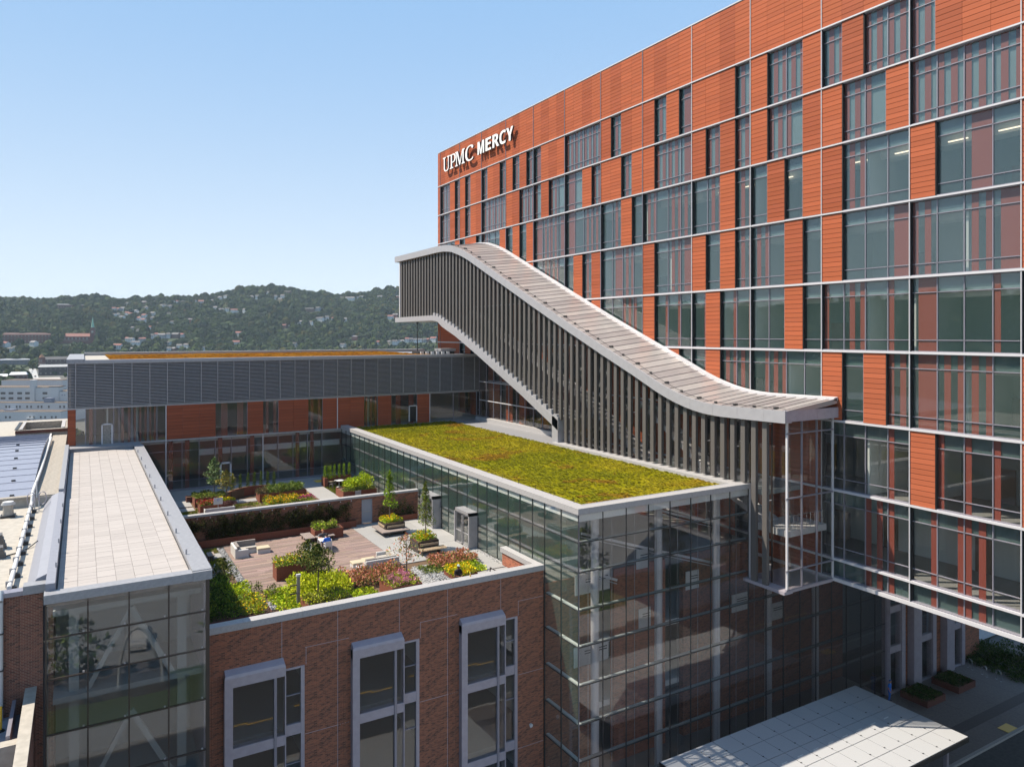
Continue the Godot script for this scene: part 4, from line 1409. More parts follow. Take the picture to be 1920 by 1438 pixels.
func terrace() -> void:
	struct(bx("terrace_bed", 5.3, -0.5, -84.9, 26.48, -0.06, -41.2, M.soil))
	# concrete paving slabs, each its own piece
	var paving := Node3D.new()
	paving.name = numbered("terrace_paving")
	add_child(paving)
	struct(paving)
	var lay := func(x0: float, z0: float, x1: float, z1: float, nx: int, nz: int) -> void:
		for i in nx:
			for j in nz:
				var a := lerpf(x0, x1, float(i) / nx)
				var b := lerpf(x0, x1, float(i + 1) / nx)
				var c := lerpf(z0, z1, float(j) / nz)
				var d := lerpf(z0, z1, float(j + 1) / nz)
				var lift := rv(-0.002, 0.002)
				bx("paving_slab", a + 0.006, -0.05, c + 0.006, b - 0.006, 0.005 + lift, d - 0.006, M["slab_%d" % (rng.randi() % 3)], paving)
	lay.call(19.95, -61.55, 26.45, -49.4, 4, 7)
	lay.call(24.6, -49.38, 26.42, -45.2, 1, 3)
	lay.call(5.4, -84.5, 26.45, -79.3, 8, 2)
	lay.call(20.6, -79.28, 22.65, -62.2, 1, 6)
	lay.call(5.4, -79.28, 9.2, -76.2, 2, 2)
	lay.call(5.6, -75.7, 9.2, -74.3, 2, 1)
	lay.call(12.6, -76.9, 15.2, -75.5, 2, 1)
	lay.call(8.0, -72.4, 12.4, -71.6, 3, 1)
	lay.call(19.3, -47.8, 20.5, -42.3, 1, 4)
	struct(bx("yellow_mat", 22.6, 0.006, -82.6, 23.5, 0.03, -81.3, M.yellow_paint))
	# timber deck, board on board
	var deck := Geo.new()
	for r in 84:
		var z := -60.6 + r * 0.14
		var x := 9.5
		while x < 19.88:
			var e := minf(x + rv(0.9, 2.6), 19.9)
			var k := rv(0.72, 1.2)
			if rng.randf() < 0.12:
				k *= 1.3
			deck.col = Color(0.215 * k, 0.15 * k * rv(0.94, 1.06), 0.126 * k * rv(0.92, 1.08))
			deck.box(x + 0.003, -0.04, z + 0.004, e - 0.003, 0.018 + rv(-0.003, 0.003), z + 0.136)
			x = e
	stuff(struct(obj("timber_deck", deck, M.deck)))
	# lawns, gravel
	for s in [[7.9, -60.4, 9.0, -58.9], [7.9, -57.6, 8.98, -54.4], [5.6, -74.2, 9.3, -72.5], [9.3, -75.0, 14.9, -73.9], [22.7, -79.2, 26.3, -73.2]]:
		var g := Geo.new()
		for i in int((s[2] - s[0]) * (s[3] - s[1]) * 420):
			var p := Vector3(rv(s[0], s[2]), -0.05, rv(s[1], s[3]))
			var k := rv(0.7, 1.3)
			g.col = Color(0.16 * k, 0.20 * k, 0.012 * k)
			var d := Vector3(rv(-0.5, 0.5), 1, rv(-0.5, 0.5)).normalized()
			g.leaf(p, d, Vector3(cos(i), 0, sin(i)), rv(0.06, 0.12), 0.018)
		stuff(tag(obj("lawn", g, M.leaf), "", "", "", ""))
	for s in [[9.02, -60.3, 9.5, -48.2], [9.6, -46.7, 10.5, -45.2], [19.6, -48.0, 21.7, -44.2], [10.2, -48.9, 15.0, -48.6], [20.3, -48.4, 24.3, -48.0], [24.3, -48.6, 24.6, -45.0], [26.0, -50.0, 26.4, -45.8]]:
		var g := Geo.new()
		for i in int((s[2] - s[0]) * (s[3] - s[1]) * 230):
			var p := Vector3(rv(s[0], s[2]), -0.03, rv(s[1], s[3]))
			var r := rv(0.025, 0.055)
			var k := pow(rng.randf(), 1.3) * 0.5 + 0.06
			g.col = Color(k, k * 0.98, k * 0.97)
			g.hexa([p + Vector3(-r, 0, r), p + Vector3(r, 0, r), p + Vector3(r, 0, -r), p + Vector3(-r, 0, -r),
				p + Vector3(-r * 0.5, r * 1.1, r * 0.5), p + Vector3(r * 0.6, r * 1.2, r * 0.5), p + Vector3(r * 0.5, r * 1.1, -r * 0.6), p + Vector3(-r * 0.6, r, -r * 0.5)])
		stuff(obj("gravel", g, M.gravel))
	for s in [[8.35, -58.85, 9.0, -57.75], [8.45, -54.35, 9.02, -53.4]]:
		struct(bx("stone_slab", s[0], -0.05, s[1], s[2], 0.03, s[3], M.slab_1))
	# cross wall with its door, hedge and planters
	var w := thing("garden_wall", "brown brick wall across the terrace with pale coping", "wall")
	bx("wall_body", 5.3, -0.1, -62.0, 21.1, 2.28, -61.68, M.brick, w)
	bx("wall_body", 21.1, 2.1, -62.0, 22.05, 2.28, -61.68, M.brick, w)
	bx("wall_body", 22.05, -0.1, -62.0, 26.4, 2.28, -61.68, M.brick, w)
	for i in 7:
		bx("coping_stone", 5.3 + i * 3.02 + 0.005, 2.28, -62.1, 5.3 + (i + 1) * 3.02 - 0.005, 2.45, -61.58, M.coping, w)
	for i in 15:
		bx("wall_hook", 6.8 + i * 0.95, 2.12, -61.6, 6.86 + i * 0.95, 2.2, -61.5, M.white_metal, w)
	var d := Geo.new()
	d.box(21.1, 0, -61.75, 21.16, 2.1, -61.62)
	d.box(21.99, 0, -61.75, 22.05, 2.1, -61.62)
	d.box(21.1, 2.05, -61.75, 22.05, 2.1, -61.62)
	var dr := obj("door", d, M.grey_door, w)
	bx("door_leaf", 21.16, 0.02, -61.74, 21.99, 2.05, -61.7, M.grey_door, dr)
	bx("push_bar", 21.2, 1.0, -61.7, 21.95, 1.06, -61.66, M.alu, dr)
	bx("kick_plate", 21.18, 0.03, -61.699, 21.97, 0.14, -61.69, M.white_metal, dr)
	var hedge := []
	for i in 130:
		hedge.append([rv(5.6, 20.3), rv(0.65, 1.95), -61.35 + rv(-0.08, 0.08), 0.32, 0.35, 0.22])
	plants("wall_hedge", "dark climbing hedge covering the brick cross wall", Vector3.ZERO, hedge, 150, 0.11, [Color(0.035, 0.036, 0.012), Color(0.05, 0.05, 0.016), Color(0.022, 0.02, 0.008), Color(0.09, 0.10, 0.02), Color(0.045, 0.025, 0.014)], [], 0.0, "", true)
	planter("hedge_trough", "long low rusty steel trough under the dark hedge wall", 5.5, -61.6, 20.4, -60.95, 0.55, M.corten)
	planter("corner_trough", "low rusty steel trough against the brick wall right of the grey door", 23.9, -61.6, 26.0, -60.8, 0.5, M.corten)
	plants("corner_climber", "dark leafy climbing plants on the brick wall right of the grey door", Vector3(0, 0.5, -61.3), [[22.9, 0.3, 0, 0.45, 0.7, 0.25], [23.6, 0.5, 0, 0.5, 0.9, 0.25], [24.3, 0.35, 0, 0.5, 0.75, 0.3], [24.9, 0.6, 0, 0.4, 0.8, 0.3], [25.5, 0.2, 0, 0.4, 0.5, 0.3]], 260, 0.1, DEEP, [], 0.0, "", true)
	# planters: [x0, z0, x1, z1, height]
	planter("steel_planter", "large rusty steel planter of yellow flowers in the front of the timber deck", 11.25, -51.25, 14.1, -50.1, 1.0, M.corten)
	plants("yellow_flowers", "yellow flowering shrub mass with pale grey sprays in the large deck planter", Vector3(12.6, 1.0, -50.65), fill(-1.35, -0.6, 1.4, 0.6, 0.35, 0.75, 0.42, 0.3, -0.1), 130, 0.11, BRIGHT + OLIVE, YELLOW, 0.35)
	tree("deck_tree", "small dark branched tree leaning out of the large deck planter", Vector3(13.4, 0.85, -50.3), 1.5, 0.3, 0.95, OLIVE + DEEP, 120, false, 0.13)
	planter("wall_planter", "rusty steel planter of tall grasses with a timber bench in front of the hedge", 16.1, -59.6, 18.45, -58.45, 0.8, M.corten)
	plants("grasses", "yellow green ornamental grasses and sprays in the planter by the seated pair", Vector3(17.25, 0.8, -59.0), fill(-1.1, -0.5, 1.1, 0.5, 0.3, 0.7, 0.4, 0.28, -0.08), 120, 0.14, BRIGHT + OLIVE + [Color(0.30, 0.26, 0.08)], ROSE, 0.05)
	for s in [["wall_bench", "low timber bench set round the planter beside the hedge", 15.25, -59.7, 16.05, -57.9], ["wall_bench", "narrow timber bench plank before the planter behind the table", 16.1, -58.4, 17.6, -57.85]]:
		var b := thing(s[0], s[1], "bench", Vector3(s[2], 0, s[3]))
		slats(b, s[4] - s[2], s[5] - s[3], 0.43, M.wood_grey)
	# two slatted square planter benches with trees on the concrete
	for q in 2:
		var ox: float = [21.5, 21.75][q]
		var oz: float = [-57.2, -51.0][q]
		var b := thing("planter_bench", ["dark planter box with timber bench near the grey door", "dark planter box with striped slat bench nearest the cross sofa"][q], "planter", Vector3(ox, 0, oz))
		var g := Geo.new()
		g.box(0.15, 0.05 if q else 0.3, -1.75, 1.85, 0.86, -0.05)
		obj("planter_box", g, M.bronze, b)
		bx("soil", 0.2, 0.86, -1.7, 1.8, 0.88, -0.1, M.soil, b)
		bx("back_rest", 0.25, 0.55, 0.0, 1.75, 0.72, 0.06, M.wood_pale, b)
		if q == 0:
			bx("side_rest", 0.06, 0.55, -1.6, 0.12, 0.72, -0.2, M.wood_pale, b)
		var n := 16
		for i in n:
			var x0 := (-0.4 if q == 0 else 0.1) + i * ((2.4 if q == 0 else 2.15) / n)
			bx("slat", x0, 0.33, -1.9 if q == 0 else -0.02, x0 + (0.145 if q == 0 else 0.08), 0.42, 0.7, M.wood_grey if q == 0 else M.wood_pale, b)
		for i in 2:
			bx("foot", 0.2 + i * 1.4, 0, 0.1, 0.3 + i * 1.4, 0.33, 0.6, M.dark, b)
	plants("yellow_flowers", "golden flowers with pink edging round the slim tree near the grey door", Vector3(22.5, 0.87, -58.1), fill(-0.8, -0.8, 0.8, 0.8, 0.2, 0.42, 0.36, 0.26), 130, 0.1, BRIGHT, YELLOW, 0.5)
	plants("yellow_flowers", "golden flowers round the slim tree in the planter with the striped bench", Vector3(22.75, 0.87, -51.9), fill(-0.8, -0.8, 0.8, 0.8, 0.22, 0.5, 0.36, 0.26), 130, 0.1, BRIGHT, YELLOW + [Color(0.7, 0.22, 0.02)], 0.4)
	tree("slim_tree", "slim young tree with pale stem in front of the grey door planter", Vector3(22.35, 0.87, -58.2), 4.0, 1.25, 0.55, BRIGHT + GREEN, 130, true, 0.13)
	tree("slim_tree", "slim conical young tree rising before the first glass doorway", Vector3(22.9, 0.87, -52.0), 4.1, 1.1, 0.62, GREEN + OLIVE, 130, true, 0.13)
	# big left bed and the planted strip along the parapet
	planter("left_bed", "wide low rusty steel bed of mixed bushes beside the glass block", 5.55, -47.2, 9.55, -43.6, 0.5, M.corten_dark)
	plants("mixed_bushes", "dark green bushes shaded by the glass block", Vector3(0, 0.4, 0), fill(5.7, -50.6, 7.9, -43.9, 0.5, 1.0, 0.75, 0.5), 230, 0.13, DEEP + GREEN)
	plants("mixed_bushes", "lime green bush beside the gravel strip", Vector3(8.2, 0.35, -47.6), fill(-0.6, -0.8, 0.7, 0.8, 0.6, 1.0, 0.6, 0.45), 260, 0.13, LIME + BRIGHT)
	plants("mixed_bushes", "yellow flowered low bushes at the right end of the left bed", Vector3(8.7, 0.45, -45.2), fill(-0.9, -1.5, 0.8, 1.4, 0.25, 0.5, 0.5, 0.36), 170, 0.11, OLIVE + BRIGHT, YELLOW, 0.28)
	plants("mixed_bushes", "tall pale sprays at the corner of the deck", Vector3(9.6, 0.0, -47.9), [[0, 0.4, 0, 0.25, 0.5, 0.25], [0.9, 0.35, 0.3, 0.4, 0.45, 0.3], [-0.5, 0.5, 0.1, 0.3, 0.6, 0.3]], 200, 0.12, [Color(0.15, 0.15, 0.07), Color(0.10, 0.11, 0.04)])
	tree("leaning_shrub", "open branched shrub with small rounded leaves by the slatted bench", Vector3(8.1, 0, -51.2), 1.7, 0.35, 0.85, OLIVE + DEEP, 110, false, 0.12)
	for s in [["bright green ground cover between gravel patch and middle planter", 10.2, -48.5, 13.6, -44.9], ["bright green ground cover between the middle and right steel planters", 14.15, -45.7, 16.45, -42.4], ["bright green ground cover strip along the parapet left of the middle planter", 10.6, -44.9, 11.35, -42.8]]:
		plants("ground_cover", s[0], Vector3.ZERO, fill(s[1], s[2], s[3], s[4], 0.12, 0.3, 0.42, 0.28), 90, 0.12, BRIGHT + LIME)
	planter("steel_planter", "rusty steel planter of pale green plants at the parapet, middle of three", 11.4, -44.5, 14.1, -42.75, 0.75, M.corten)
	plants("pale_plants", "pale yellow green leafy plants in the middle parapet planter", Vector3(12.75, 0.7, -43.6), fill(-1.3, -0.8, 1.3, 0.8, 0.2, 0.4, 0.4, 0.28), 130, 0.12, LIME + OLIVE)
	plants("lime_shrub", "big lime yellow leafy shrub mass behind the middle parapet planter", Vector3(13.4, 0.0, -46.9), fill(-1.8, -1.7, 1.5, 1.6, 0.6, 1.05, 0.65, 0.5), 230, 0.15, LIME)
	tree("parapet_tree", "dark leaved small tree on a thin stem in the middle parapet planter", Vector3(12.4, 0.7, -44.3), 2.9, 1.55, 1.05, DEEP + OLIVE, 130, false, 0.15)
	var post := thing("garden_light", "slim grey bollard light with a pale head behind the middle planter", "light", Vector3(11.45, 0, -45.2))
	bx("post", -0.09, 0, -0.06, 0.09, 1.75, 0.06, M.frame, post)
	bx("head", -0.13, 1.75, -0.09, 0.13, 1.88, 0.09, M.white_metal, post)
	bx("arm", -0.5, 1.2, -0.03, -0.09, 1.26, 0.03, M.bronze, post)
	bx("arm", -0.5, 0.7, -0.03, -0.09, 0.76, 0.03, M.bronze, post)
	plants("rose_hedge", "copper pink leaved shrubs between the lime shrub and the right planter", Vector3.ZERO, fill(14.9, -48.6, 19.3, -46.3, 0.55, 0.85, 0.6, 0.42), 190, 0.13, GREEN + OLIVE + ROSE + ROSE, ROSE, 0.65)
	planter("steel_planter", "rusty steel planter of pink flowers at the parapet, right of three", 16.55, -44.9, 18.55, -42.6, 0.9, M.corten)
	plants("pink_flowers", "pink flower clumps and pale green leaves in the right parapet planter", Vector3(17.55, 0.82, -43.75), fill(-0.95, -1.05, 0.95, 1.05, 0.15, 0.35, 0.4, 0.26), 130, 0.1, LIME + OLIVE, PINK, 0.4)
	for s in [[-0.6, -0.2, "left"], [0.45, -0.2, "right"], [0.05, 0.75, "front"], [0.3, -0.85, "back"], [-0.5, 0.6, "front left"]]:
		plants("pink_blooms", "ball of pink blooms at the %s of the right parapet planter" % s[2], Vector3(17.55 + s[0], 1.05, -43.75 + s[1]), [[0, 0.1, 0, 0.22, 0.18, 0.22]], 170, 0.07, PINK, [], 0, "pink bloom balls in the right parapet planter")
	tree("bare_tree", "open crowned little tree with sparse leaves in the right parapet planter", Vector3(18.2, 0.85, -44.4), 2.7, 1.1, 1.15, OLIVE + ROSE, 55, false, 0.13)
	for s in [["outlet_box", "pale outlet box on the parapet face of the right planter", 18.0], ["outlet_box", "small white capped outlet beside the pale box on the right planter", 17.6]]:
		var b := thing(s[0], s[1], "outlet", Vector3(s[2], 0.45, -42.52))
		bx("cover", -0.16 if s[2] > 17.9 else -0.05, 0, -0.06, 0.16 if s[2] > 17.9 else 0.05, 0.28, 0.06, M.white, b)
		bx("conduit", -0.02, -0.45, -0.02, 0.02, 0.0, 0.02, M.alu, b)
	# right beds
	plants("rose_hedge", "copper pink shrub ridge nearest the glass corner", Vector3.ZERO, fill(21.6, -49.1, 24.9, -46.9, 0.4, 0.75, 0.55, 0.42), 180, 0.13, GREEN + OLIVE + ROSE + ROSE, ROSE, 0.65)
	plants("ground_cover", "olive ground cover patch between gravel and the right shrub ridge", Vector3.ZERO, fill(20.6, -48.0, 22.0, -46.5, 0.1, 0.22, 0.4, 0.28), 90, 0.1, OLIVE + GREEN)
	plants("ground_cover", "fresh green low plants before the right shrub ridge", Vector3.ZERO, fill(22.2, -46.9, 24.6, -45.2, 0.15, 0.4, 0.45, 0.33), 130, 0.12, BRIGHT + LIME)
	planter("low_bed", "low rusty edged bed of yellow flowers beside the standing man", 21.6, -45.9, 23.4, -44.3, 0.25, M.corten)
	plants("yellow_flowers", "bright yellow flowers in the low bed beside the standing man", Vector3(22.5, 0.2, -45.1), fill(-0.9, -0.8, 0.9, 0.8, 0.3, 0.55, 0.4, 0.3), 150, 0.11, LIME, YELLOW, 0.55)
	struct(bx("stepping_slabs", 19.0, -0.05, -48.0, 19.25, 0.02, -42.4, M.slab_2))
	for i in 3:
		struct(bx("stone_step", 23.6, -0.05, -44.9 + i * 0.75, 26.0, 0.06 - 0.02 * i, -44.2 + i * 0.75, M.wood_grey if i else M.slab_0))
	var rl := thing("stair_rail", "short dark handrail at the corner steps by the parapet", "railing", Vector3(23.6, 0, -42.9))
	var rg := Geo.new()
	rg.path([Vector3(0, 0.0, 0), Vector3(0, 0.95, 0), Vector3(0, 0.95, 1.0), Vector3(0, 0.0, 1.0)], 0.035, 6)
	obj("rail", rg, M.bronze, rl)


func slats(b: Node3D, wide: float, deep: float, h: float, mat: Material) -> void:
	var n := maxi(3, int(wide / 0.14))
	for i in n:
		bx("slat", i * wide / n, h - 0.05, 0, (i + 1) * wide / n - 0.02, h, deep, mat, b)
	for i in 2:
		bx("leg", 0.1 + i * (wide - 0.3), 0, 0.1, 0.18 + i * (wide - 0.3), h - 0.05, 0.2, M.dark, b)
		bx("leg", 0.1 + i * (wide - 0.3), 0, deep - 0.2, 0.18 + i * (wide - 0.3), h - 0.05, deep - 0.1, M.dark, b)


func upper_garden() -> void:
	planter("garden_planter", "rusty steel planter of olive plants, leftmost behind the cross wall", 9.35, -77.5, 12.5, -75.7, 0.8, M.corten)
	plants("olive_plants", "olive green low plants in the leftmost planter behind the cross wall", Vector3(10.9, 0.75, -76.6), fill(-1.5, -0.8, 1.5, 0.8, 0.15, 0.32, 0.4, 0.28), 110, 0.11, OLIVE + GREEN)
	planter("garden_planter", "rusty steel planter of red and yellow flowers with a white sign", 9.45, -74.5, 12.3, -72.8, 0.65, M.corten)
	plants("red_flowers", "red and pink flowers at the left half of the planter with the sign", Vector3(10.2, 0.6, -73.6), fill(-0.7, -0.8, 0.8, 0.7, 0.25, 0.4, 0.36, 0.28), 140, 0.1, GREEN, RED, 0.65)
	plants("yellow_flowers", "yellow flowers at the right half of the planter with the sign", Vector3(11.6, 0.6, -73.8), fill(-0.6, -0.6, 0.8, 0.5, 0.3, 0.5, 0.36, 0.28), 140, 0.1, BRIGHT, YELLOW, 0.5)
	plants("purple_foliage", "dusky purple foliage below the yellow flowers by the sign", Vector3(11.8, 0.55, -72.9), fill(-0.6, -0.4, 0.8, 0.3, 0.2, 0.35, 0.36, 0.28), 130, 0.1, [Color(0.13, 0.06, 0.06), Color(0.17, 0.09, 0.08)])
	var s := thing("garden_sign", "small white sign with a blue round mark on the red flower planter", "sign", Vector3(10.95, 0.75, -72.4))
	bx("board", -0.4, 0.0, -0.01, 0.4, 0.62, 0.01, M.white, s)
	bx("stake", -0.03, -0.7, -0.03, 0.03, 0.0, -0.012, M.alu, s)
	var mk := Geo.new()
	for i in 16:
		var a := TAU * i / 16.0
		var c := TAU * (i + 1) / 16.0
		mk.quad(Vector3(cos(a) * 0.07, 0.42 + sin(a) * 0.07, 0.014), Vector3(cos(a) * 0.1, 0.42 + sin(a) * 0.1, 0.014), Vector3(cos(c) * 0.1, 0.42 + sin(c) * 0.1, 0.014), Vector3(cos(c) * 0.07, 0.42 + sin(c) * 0.07, 0.014))
	obj("round_mark", mk, M.blue_bin, s)
	# curved planter wall with clipped columns
	var cp := thing("curved_planter", "long curved rusty steel planter with a row of columnar evergreens", "planter")
	var pts := [Vector3(12.6, 0, -77.0), Vector3(13.3, 0, -77.9), Vector3(14.2, 0, -78.6), Vector3(15.2, 0, -78.95), Vector3(16.2, 0, -78.8), Vector3(17.4, 0, -78.1), Vector3(18.4, 0, -77.2)]
	for i in pts.size() - 1:
		var g := Geo.new()
		g.bar(pts[i] + Vector3(0, 0.45, 0.35), pts[i + 1] + Vector3(0, 0.45, 0.35), 0.04, 0.9)
		obj("steel_plate", g, M.corten, cp)
		g = Geo.new()
		g.bar(pts[i] + Vector3(0, 0.4, -0.05), pts[i + 1] + Vector3(0, 0.4, -0.05), 0.75, 0.8)
		obj("soil", g, M.soil, cp)
	var where := [[13.1, -77.9], [14.0, -78.6], [14.85, -79.05], [15.5, -79.1], [16.15, -78.95], [16.75, -78.6], [17.3, -78.2], [22.85, -78.9], [23.15, -78.7], [23.5, -79.0], [23.95, -79.05], [24.5, -79.1], [25.05, -79.2], [25.7, -79.3]]
	var names_a := ["first", "second", "third", "fourth", "fifth", "sixth", "seventh"]
	for i in where.size():
		var left := i < 7
		var e := thing("columnar_evergreen", "%s columnar evergreen from the left in the row by the %s" % [names_a[i % 7], "curved planter" if left else "small round table"], "shrub", Vector3(where[i][0], 0.75, where[i][1]), 0, "columnar evergreens behind the cross wall")
		var b := []
		for q in 6:
			var f := q / 5.0
			b.append([0, 0.15 + f * 1.15, 0, 0.2 * (1 - f * 0.45), 0.2, 0.2 * (1 - f * 0.45)])
		obj("crown", foliage(b, 75, 0.09, DEEP + GREEN if left else GREEN + BRIGHT, [], 0.0, 1.2), M.leaf, e)
		var g := Geo.new()
		g.tube(Vector3(0, -0.1, 0), Vector3(0, 0.4, 0), 0.03, 0.02, 5)
		obj("stem", g, M.bark, e)
	planter("garden_planter", "rusty steel planter of tall grey green shrubs in the middle behind the cross wall", 15.1, -76.2, 19.7, -74.5, 0.8, M.corten)
	plants("silver_shrubs", "grey green shrub mass in the middle planter behind the cross wall", Vector3(17.6, 0.75, -75.4), fill(-1.6, -0.8, 2.0, 0.8, 0.5, 0.85, 0.5, 0.4), 190, 0.13, GREEN + [Color(0.17, 0.20, 0.07), Color(0.13, 0.17, 0.05)])
	plants("dry_grasses", "brownish grasses at the left end of the middle planter behind the wall", Vector3(15.6, 0.75, -75.3), fill(-0.45, -0.7, 0.5, 0.7, 0.3, 0.55, 0.4, 0.3), 190, 0.12, [Color(0.17, 0.13, 0.07), Color(0.12, 0.10, 0.05)])
	plants("marigolds", "bed of orange yellow flowers before the middle planter behind the wall", Vector3(16.9, 0.0, -73.4), fill(-1.5, -0.9, 1.6, 0.9, 0.5, 0.8, 0.5, 0.38), 190, 0.12, BRIGHT + OLIVE, [Color(0.75, 0.36, 0.01), Color(0.78, 0.46, 0.02)], 0.5)
	plants("magenta_flowers", "band of magenta flowers right of the orange flower bed", Vector3(19.3, 0.0, -73.3), fill(-0.8, -0.5, 0.9, 0.5, 0.35, 0.5, 0.4, 0.3), 190, 0.09, GREEN, MAGENTA, 0.8)
	plants("yellow_flowers", "thin line of yellow flowers above the magenta band", Vector3(19.2, 0.0, -74.0), fill(-0.7, -0.25, 0.8, 0.25, 0.45, 0.55, 0.35, 0.22), 140, 0.09, BRIGHT, YELLOW, 0.7)
	plants("low_greens", "round green tufts along the foot of the wall right of the cold frame", Vector3.ZERO, fill(12.6, -72.9, 20.2, -72.1, 0.25, 0.6, 0.75, 0.36), 130, 0.11, OLIVE + GREEN + LIME)
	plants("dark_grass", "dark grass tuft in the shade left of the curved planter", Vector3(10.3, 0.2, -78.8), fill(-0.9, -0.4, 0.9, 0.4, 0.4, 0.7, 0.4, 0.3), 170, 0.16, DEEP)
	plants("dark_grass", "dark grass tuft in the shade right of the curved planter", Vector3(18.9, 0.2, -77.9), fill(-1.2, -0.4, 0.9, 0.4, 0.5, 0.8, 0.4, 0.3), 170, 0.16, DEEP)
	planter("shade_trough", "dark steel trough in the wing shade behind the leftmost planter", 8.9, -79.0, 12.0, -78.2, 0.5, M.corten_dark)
	tree("silver_tree", "young tree with silvery green leaves before the glass door of the wing", Vector3(11.3, 0.7, -77.3), 3.5, 1.1, 0.75, [Color(0.15, 0.22, 0.09), Color(0.10, 0.16, 0.05), Color(0.22, 0.28, 0.14)], 110, false, 0.16)
	tree("amber_tree", "small tree with amber green leaves behind the white garden sign", Vector3(11.9, 0.6, -73.9), 2.9, 1.3, 0.9, OLIVE + [Color(0.20, 0.18, 0.04), Color(0.24, 0.17, 0.035)], 90, false, 0.15)
	var cf := thing("cold_frame", "glass lidded cold frame with green trays behind the cross wall", "cold frame", Vector3(9.7, 0, -71.8))
	var g2 := Geo.new()
	g2.box(0, 0, -0.6, 2.6, 0.45, -0.55)
	g2.box(0, 0, 0.3, 2.6, 0.6, 0.35)
	g2.box(0, 0, -0.6, 0.05, 0.5, 0.35)
	g2.box(2.55, 0, -0.6, 2.6, 0.5, 0.35)
	obj("frame", g2, M.white, cf)
	bx("tray", 0.4, 0.3, -0.4, 1.2, 0.36, 0.1, M.barrel, cf)
	bx("seedlings", 0.45, 0.36, -0.35, 1.1, 0.42, 0.0, M.grass, cf)
	planter("garden_planter", "rusty steel planter of lime shrubs next to the glass atrium behind the wall", 22.6, -74.1, 26.1, -71.6, 0.75, M.corten)
	plants("lime_shrub", "tall bright lime shrub in the planter next to the glass atrium", Vector3(24.4, 0.7, -73.0), fill(-1.1, -0.9, 1.3, 0.7, 0.9, 1.7, 0.6, 0.5), 260, 0.15, LIME + BRIGHT)
	plants("low_greens", "low grey green plants at the front of the atrium side planter", Vector3(24.3, 0.68, -72.1), fill(-1.6, -0.4, 1.7, 0.4, 0.15, 0.35, 0.4, 0.28), 120, 0.11, OLIVE + GREEN)
	var st := thing("memorial_stone", "small pale plaque leaning on the atrium side planter", "plaque", Vector3(24.1, 0.2, -71.5))
	bx("plaque", -0.3, 0, -0.03, 0.3, 0.55, 0.03, M.coping, st)
	var lb := thing("long_planter_bench", "dark red planter wall with a pale bench under the right columnar evergreens", "bench", Vector3(22.7, 0, -79.2))
	bx("planter_wall", 0, 0, -0.5, 3.2, 0.95, 0.0, M.corten, lb)
	bx("side_wall", 0, 0, 0.0, 0.35, 0.95, 0.7, M.corten, lb)
	bx("bench_board", 0.36, 0.42, 0.01, 3.1, 0.48, 0.5, M.wood_pale, lb)
	for i in 3:
		bx("bench_bracket", 0.6 + i * 1.1, 0.2, 0.01, 0.68 + i * 1.1, 0.42, 0.45, M.dark, lb)
	var tb := thing("round_table", "small round white table before the bench behind the cross wall", "table", Vector3(24.05, 0, -77.7))
	var g := Geo.new()
	g.tube(Vector3(0, 0.7, 0), Vector3(0, 0.74, 0), 0.5, 0.5, 20)
	obj("table_top", g, M.white, tb)
	g = Geo.new()
	g.tube(Vector3(0, 0, 0), Vector3(0, 0.7, 0), 0.05, 0.05, 8)
	g.tube(Vector3(0, 0, 0), Vector3(0, 0.04, 0), 0.3, 0.26, 12)
	obj("pedestal", g, M.white, tb)
	chair("garden_chair", "dark garden chair beside the small round white table", Vector3(23.3, 0, -77.5), 0.4, M.fin)


func chair(called: String, label: String, at: Vector3, turn: float, mat: Material, group := "") -> Node3D:
	var t := thing(called, label, "chair", at, turn, group)
	bx("seat", -0.25, 0.42, -0.25, 0.25, 0.46, 0.25, mat, t)
	var g := Geo.new()
	g.hexa([Vector3(-0.25, 0.46, 0.25), Vector3(0.25, 0.46, 0.25), Vector3(0.25, 0.46, 0.21), Vector3(-0.25, 0.46, 0.21), Vector3(-0.24, 0.82, 0.31), Vector3(0.24, 0.82, 0.31), Vector3(0.24, 0.82, 0.28), Vector3(-0.24, 0.82, 0.28)])
	obj("backrest", g, mat, t)
	for s in [-1, 1]:
		for q in [-1, 1]:
			bx("leg", s * 0.24 - 0.02, 0, q * 0.22 - 0.02, s * 0.24 + 0.02, 0.42, q * 0.22 + 0.02, mat, t)
		bx("armrest", s * 0.26 - 0.02, 0.64, -0.2, s * 0.26 + 0.02, 0.67, 0.26, mat, t)
	return t


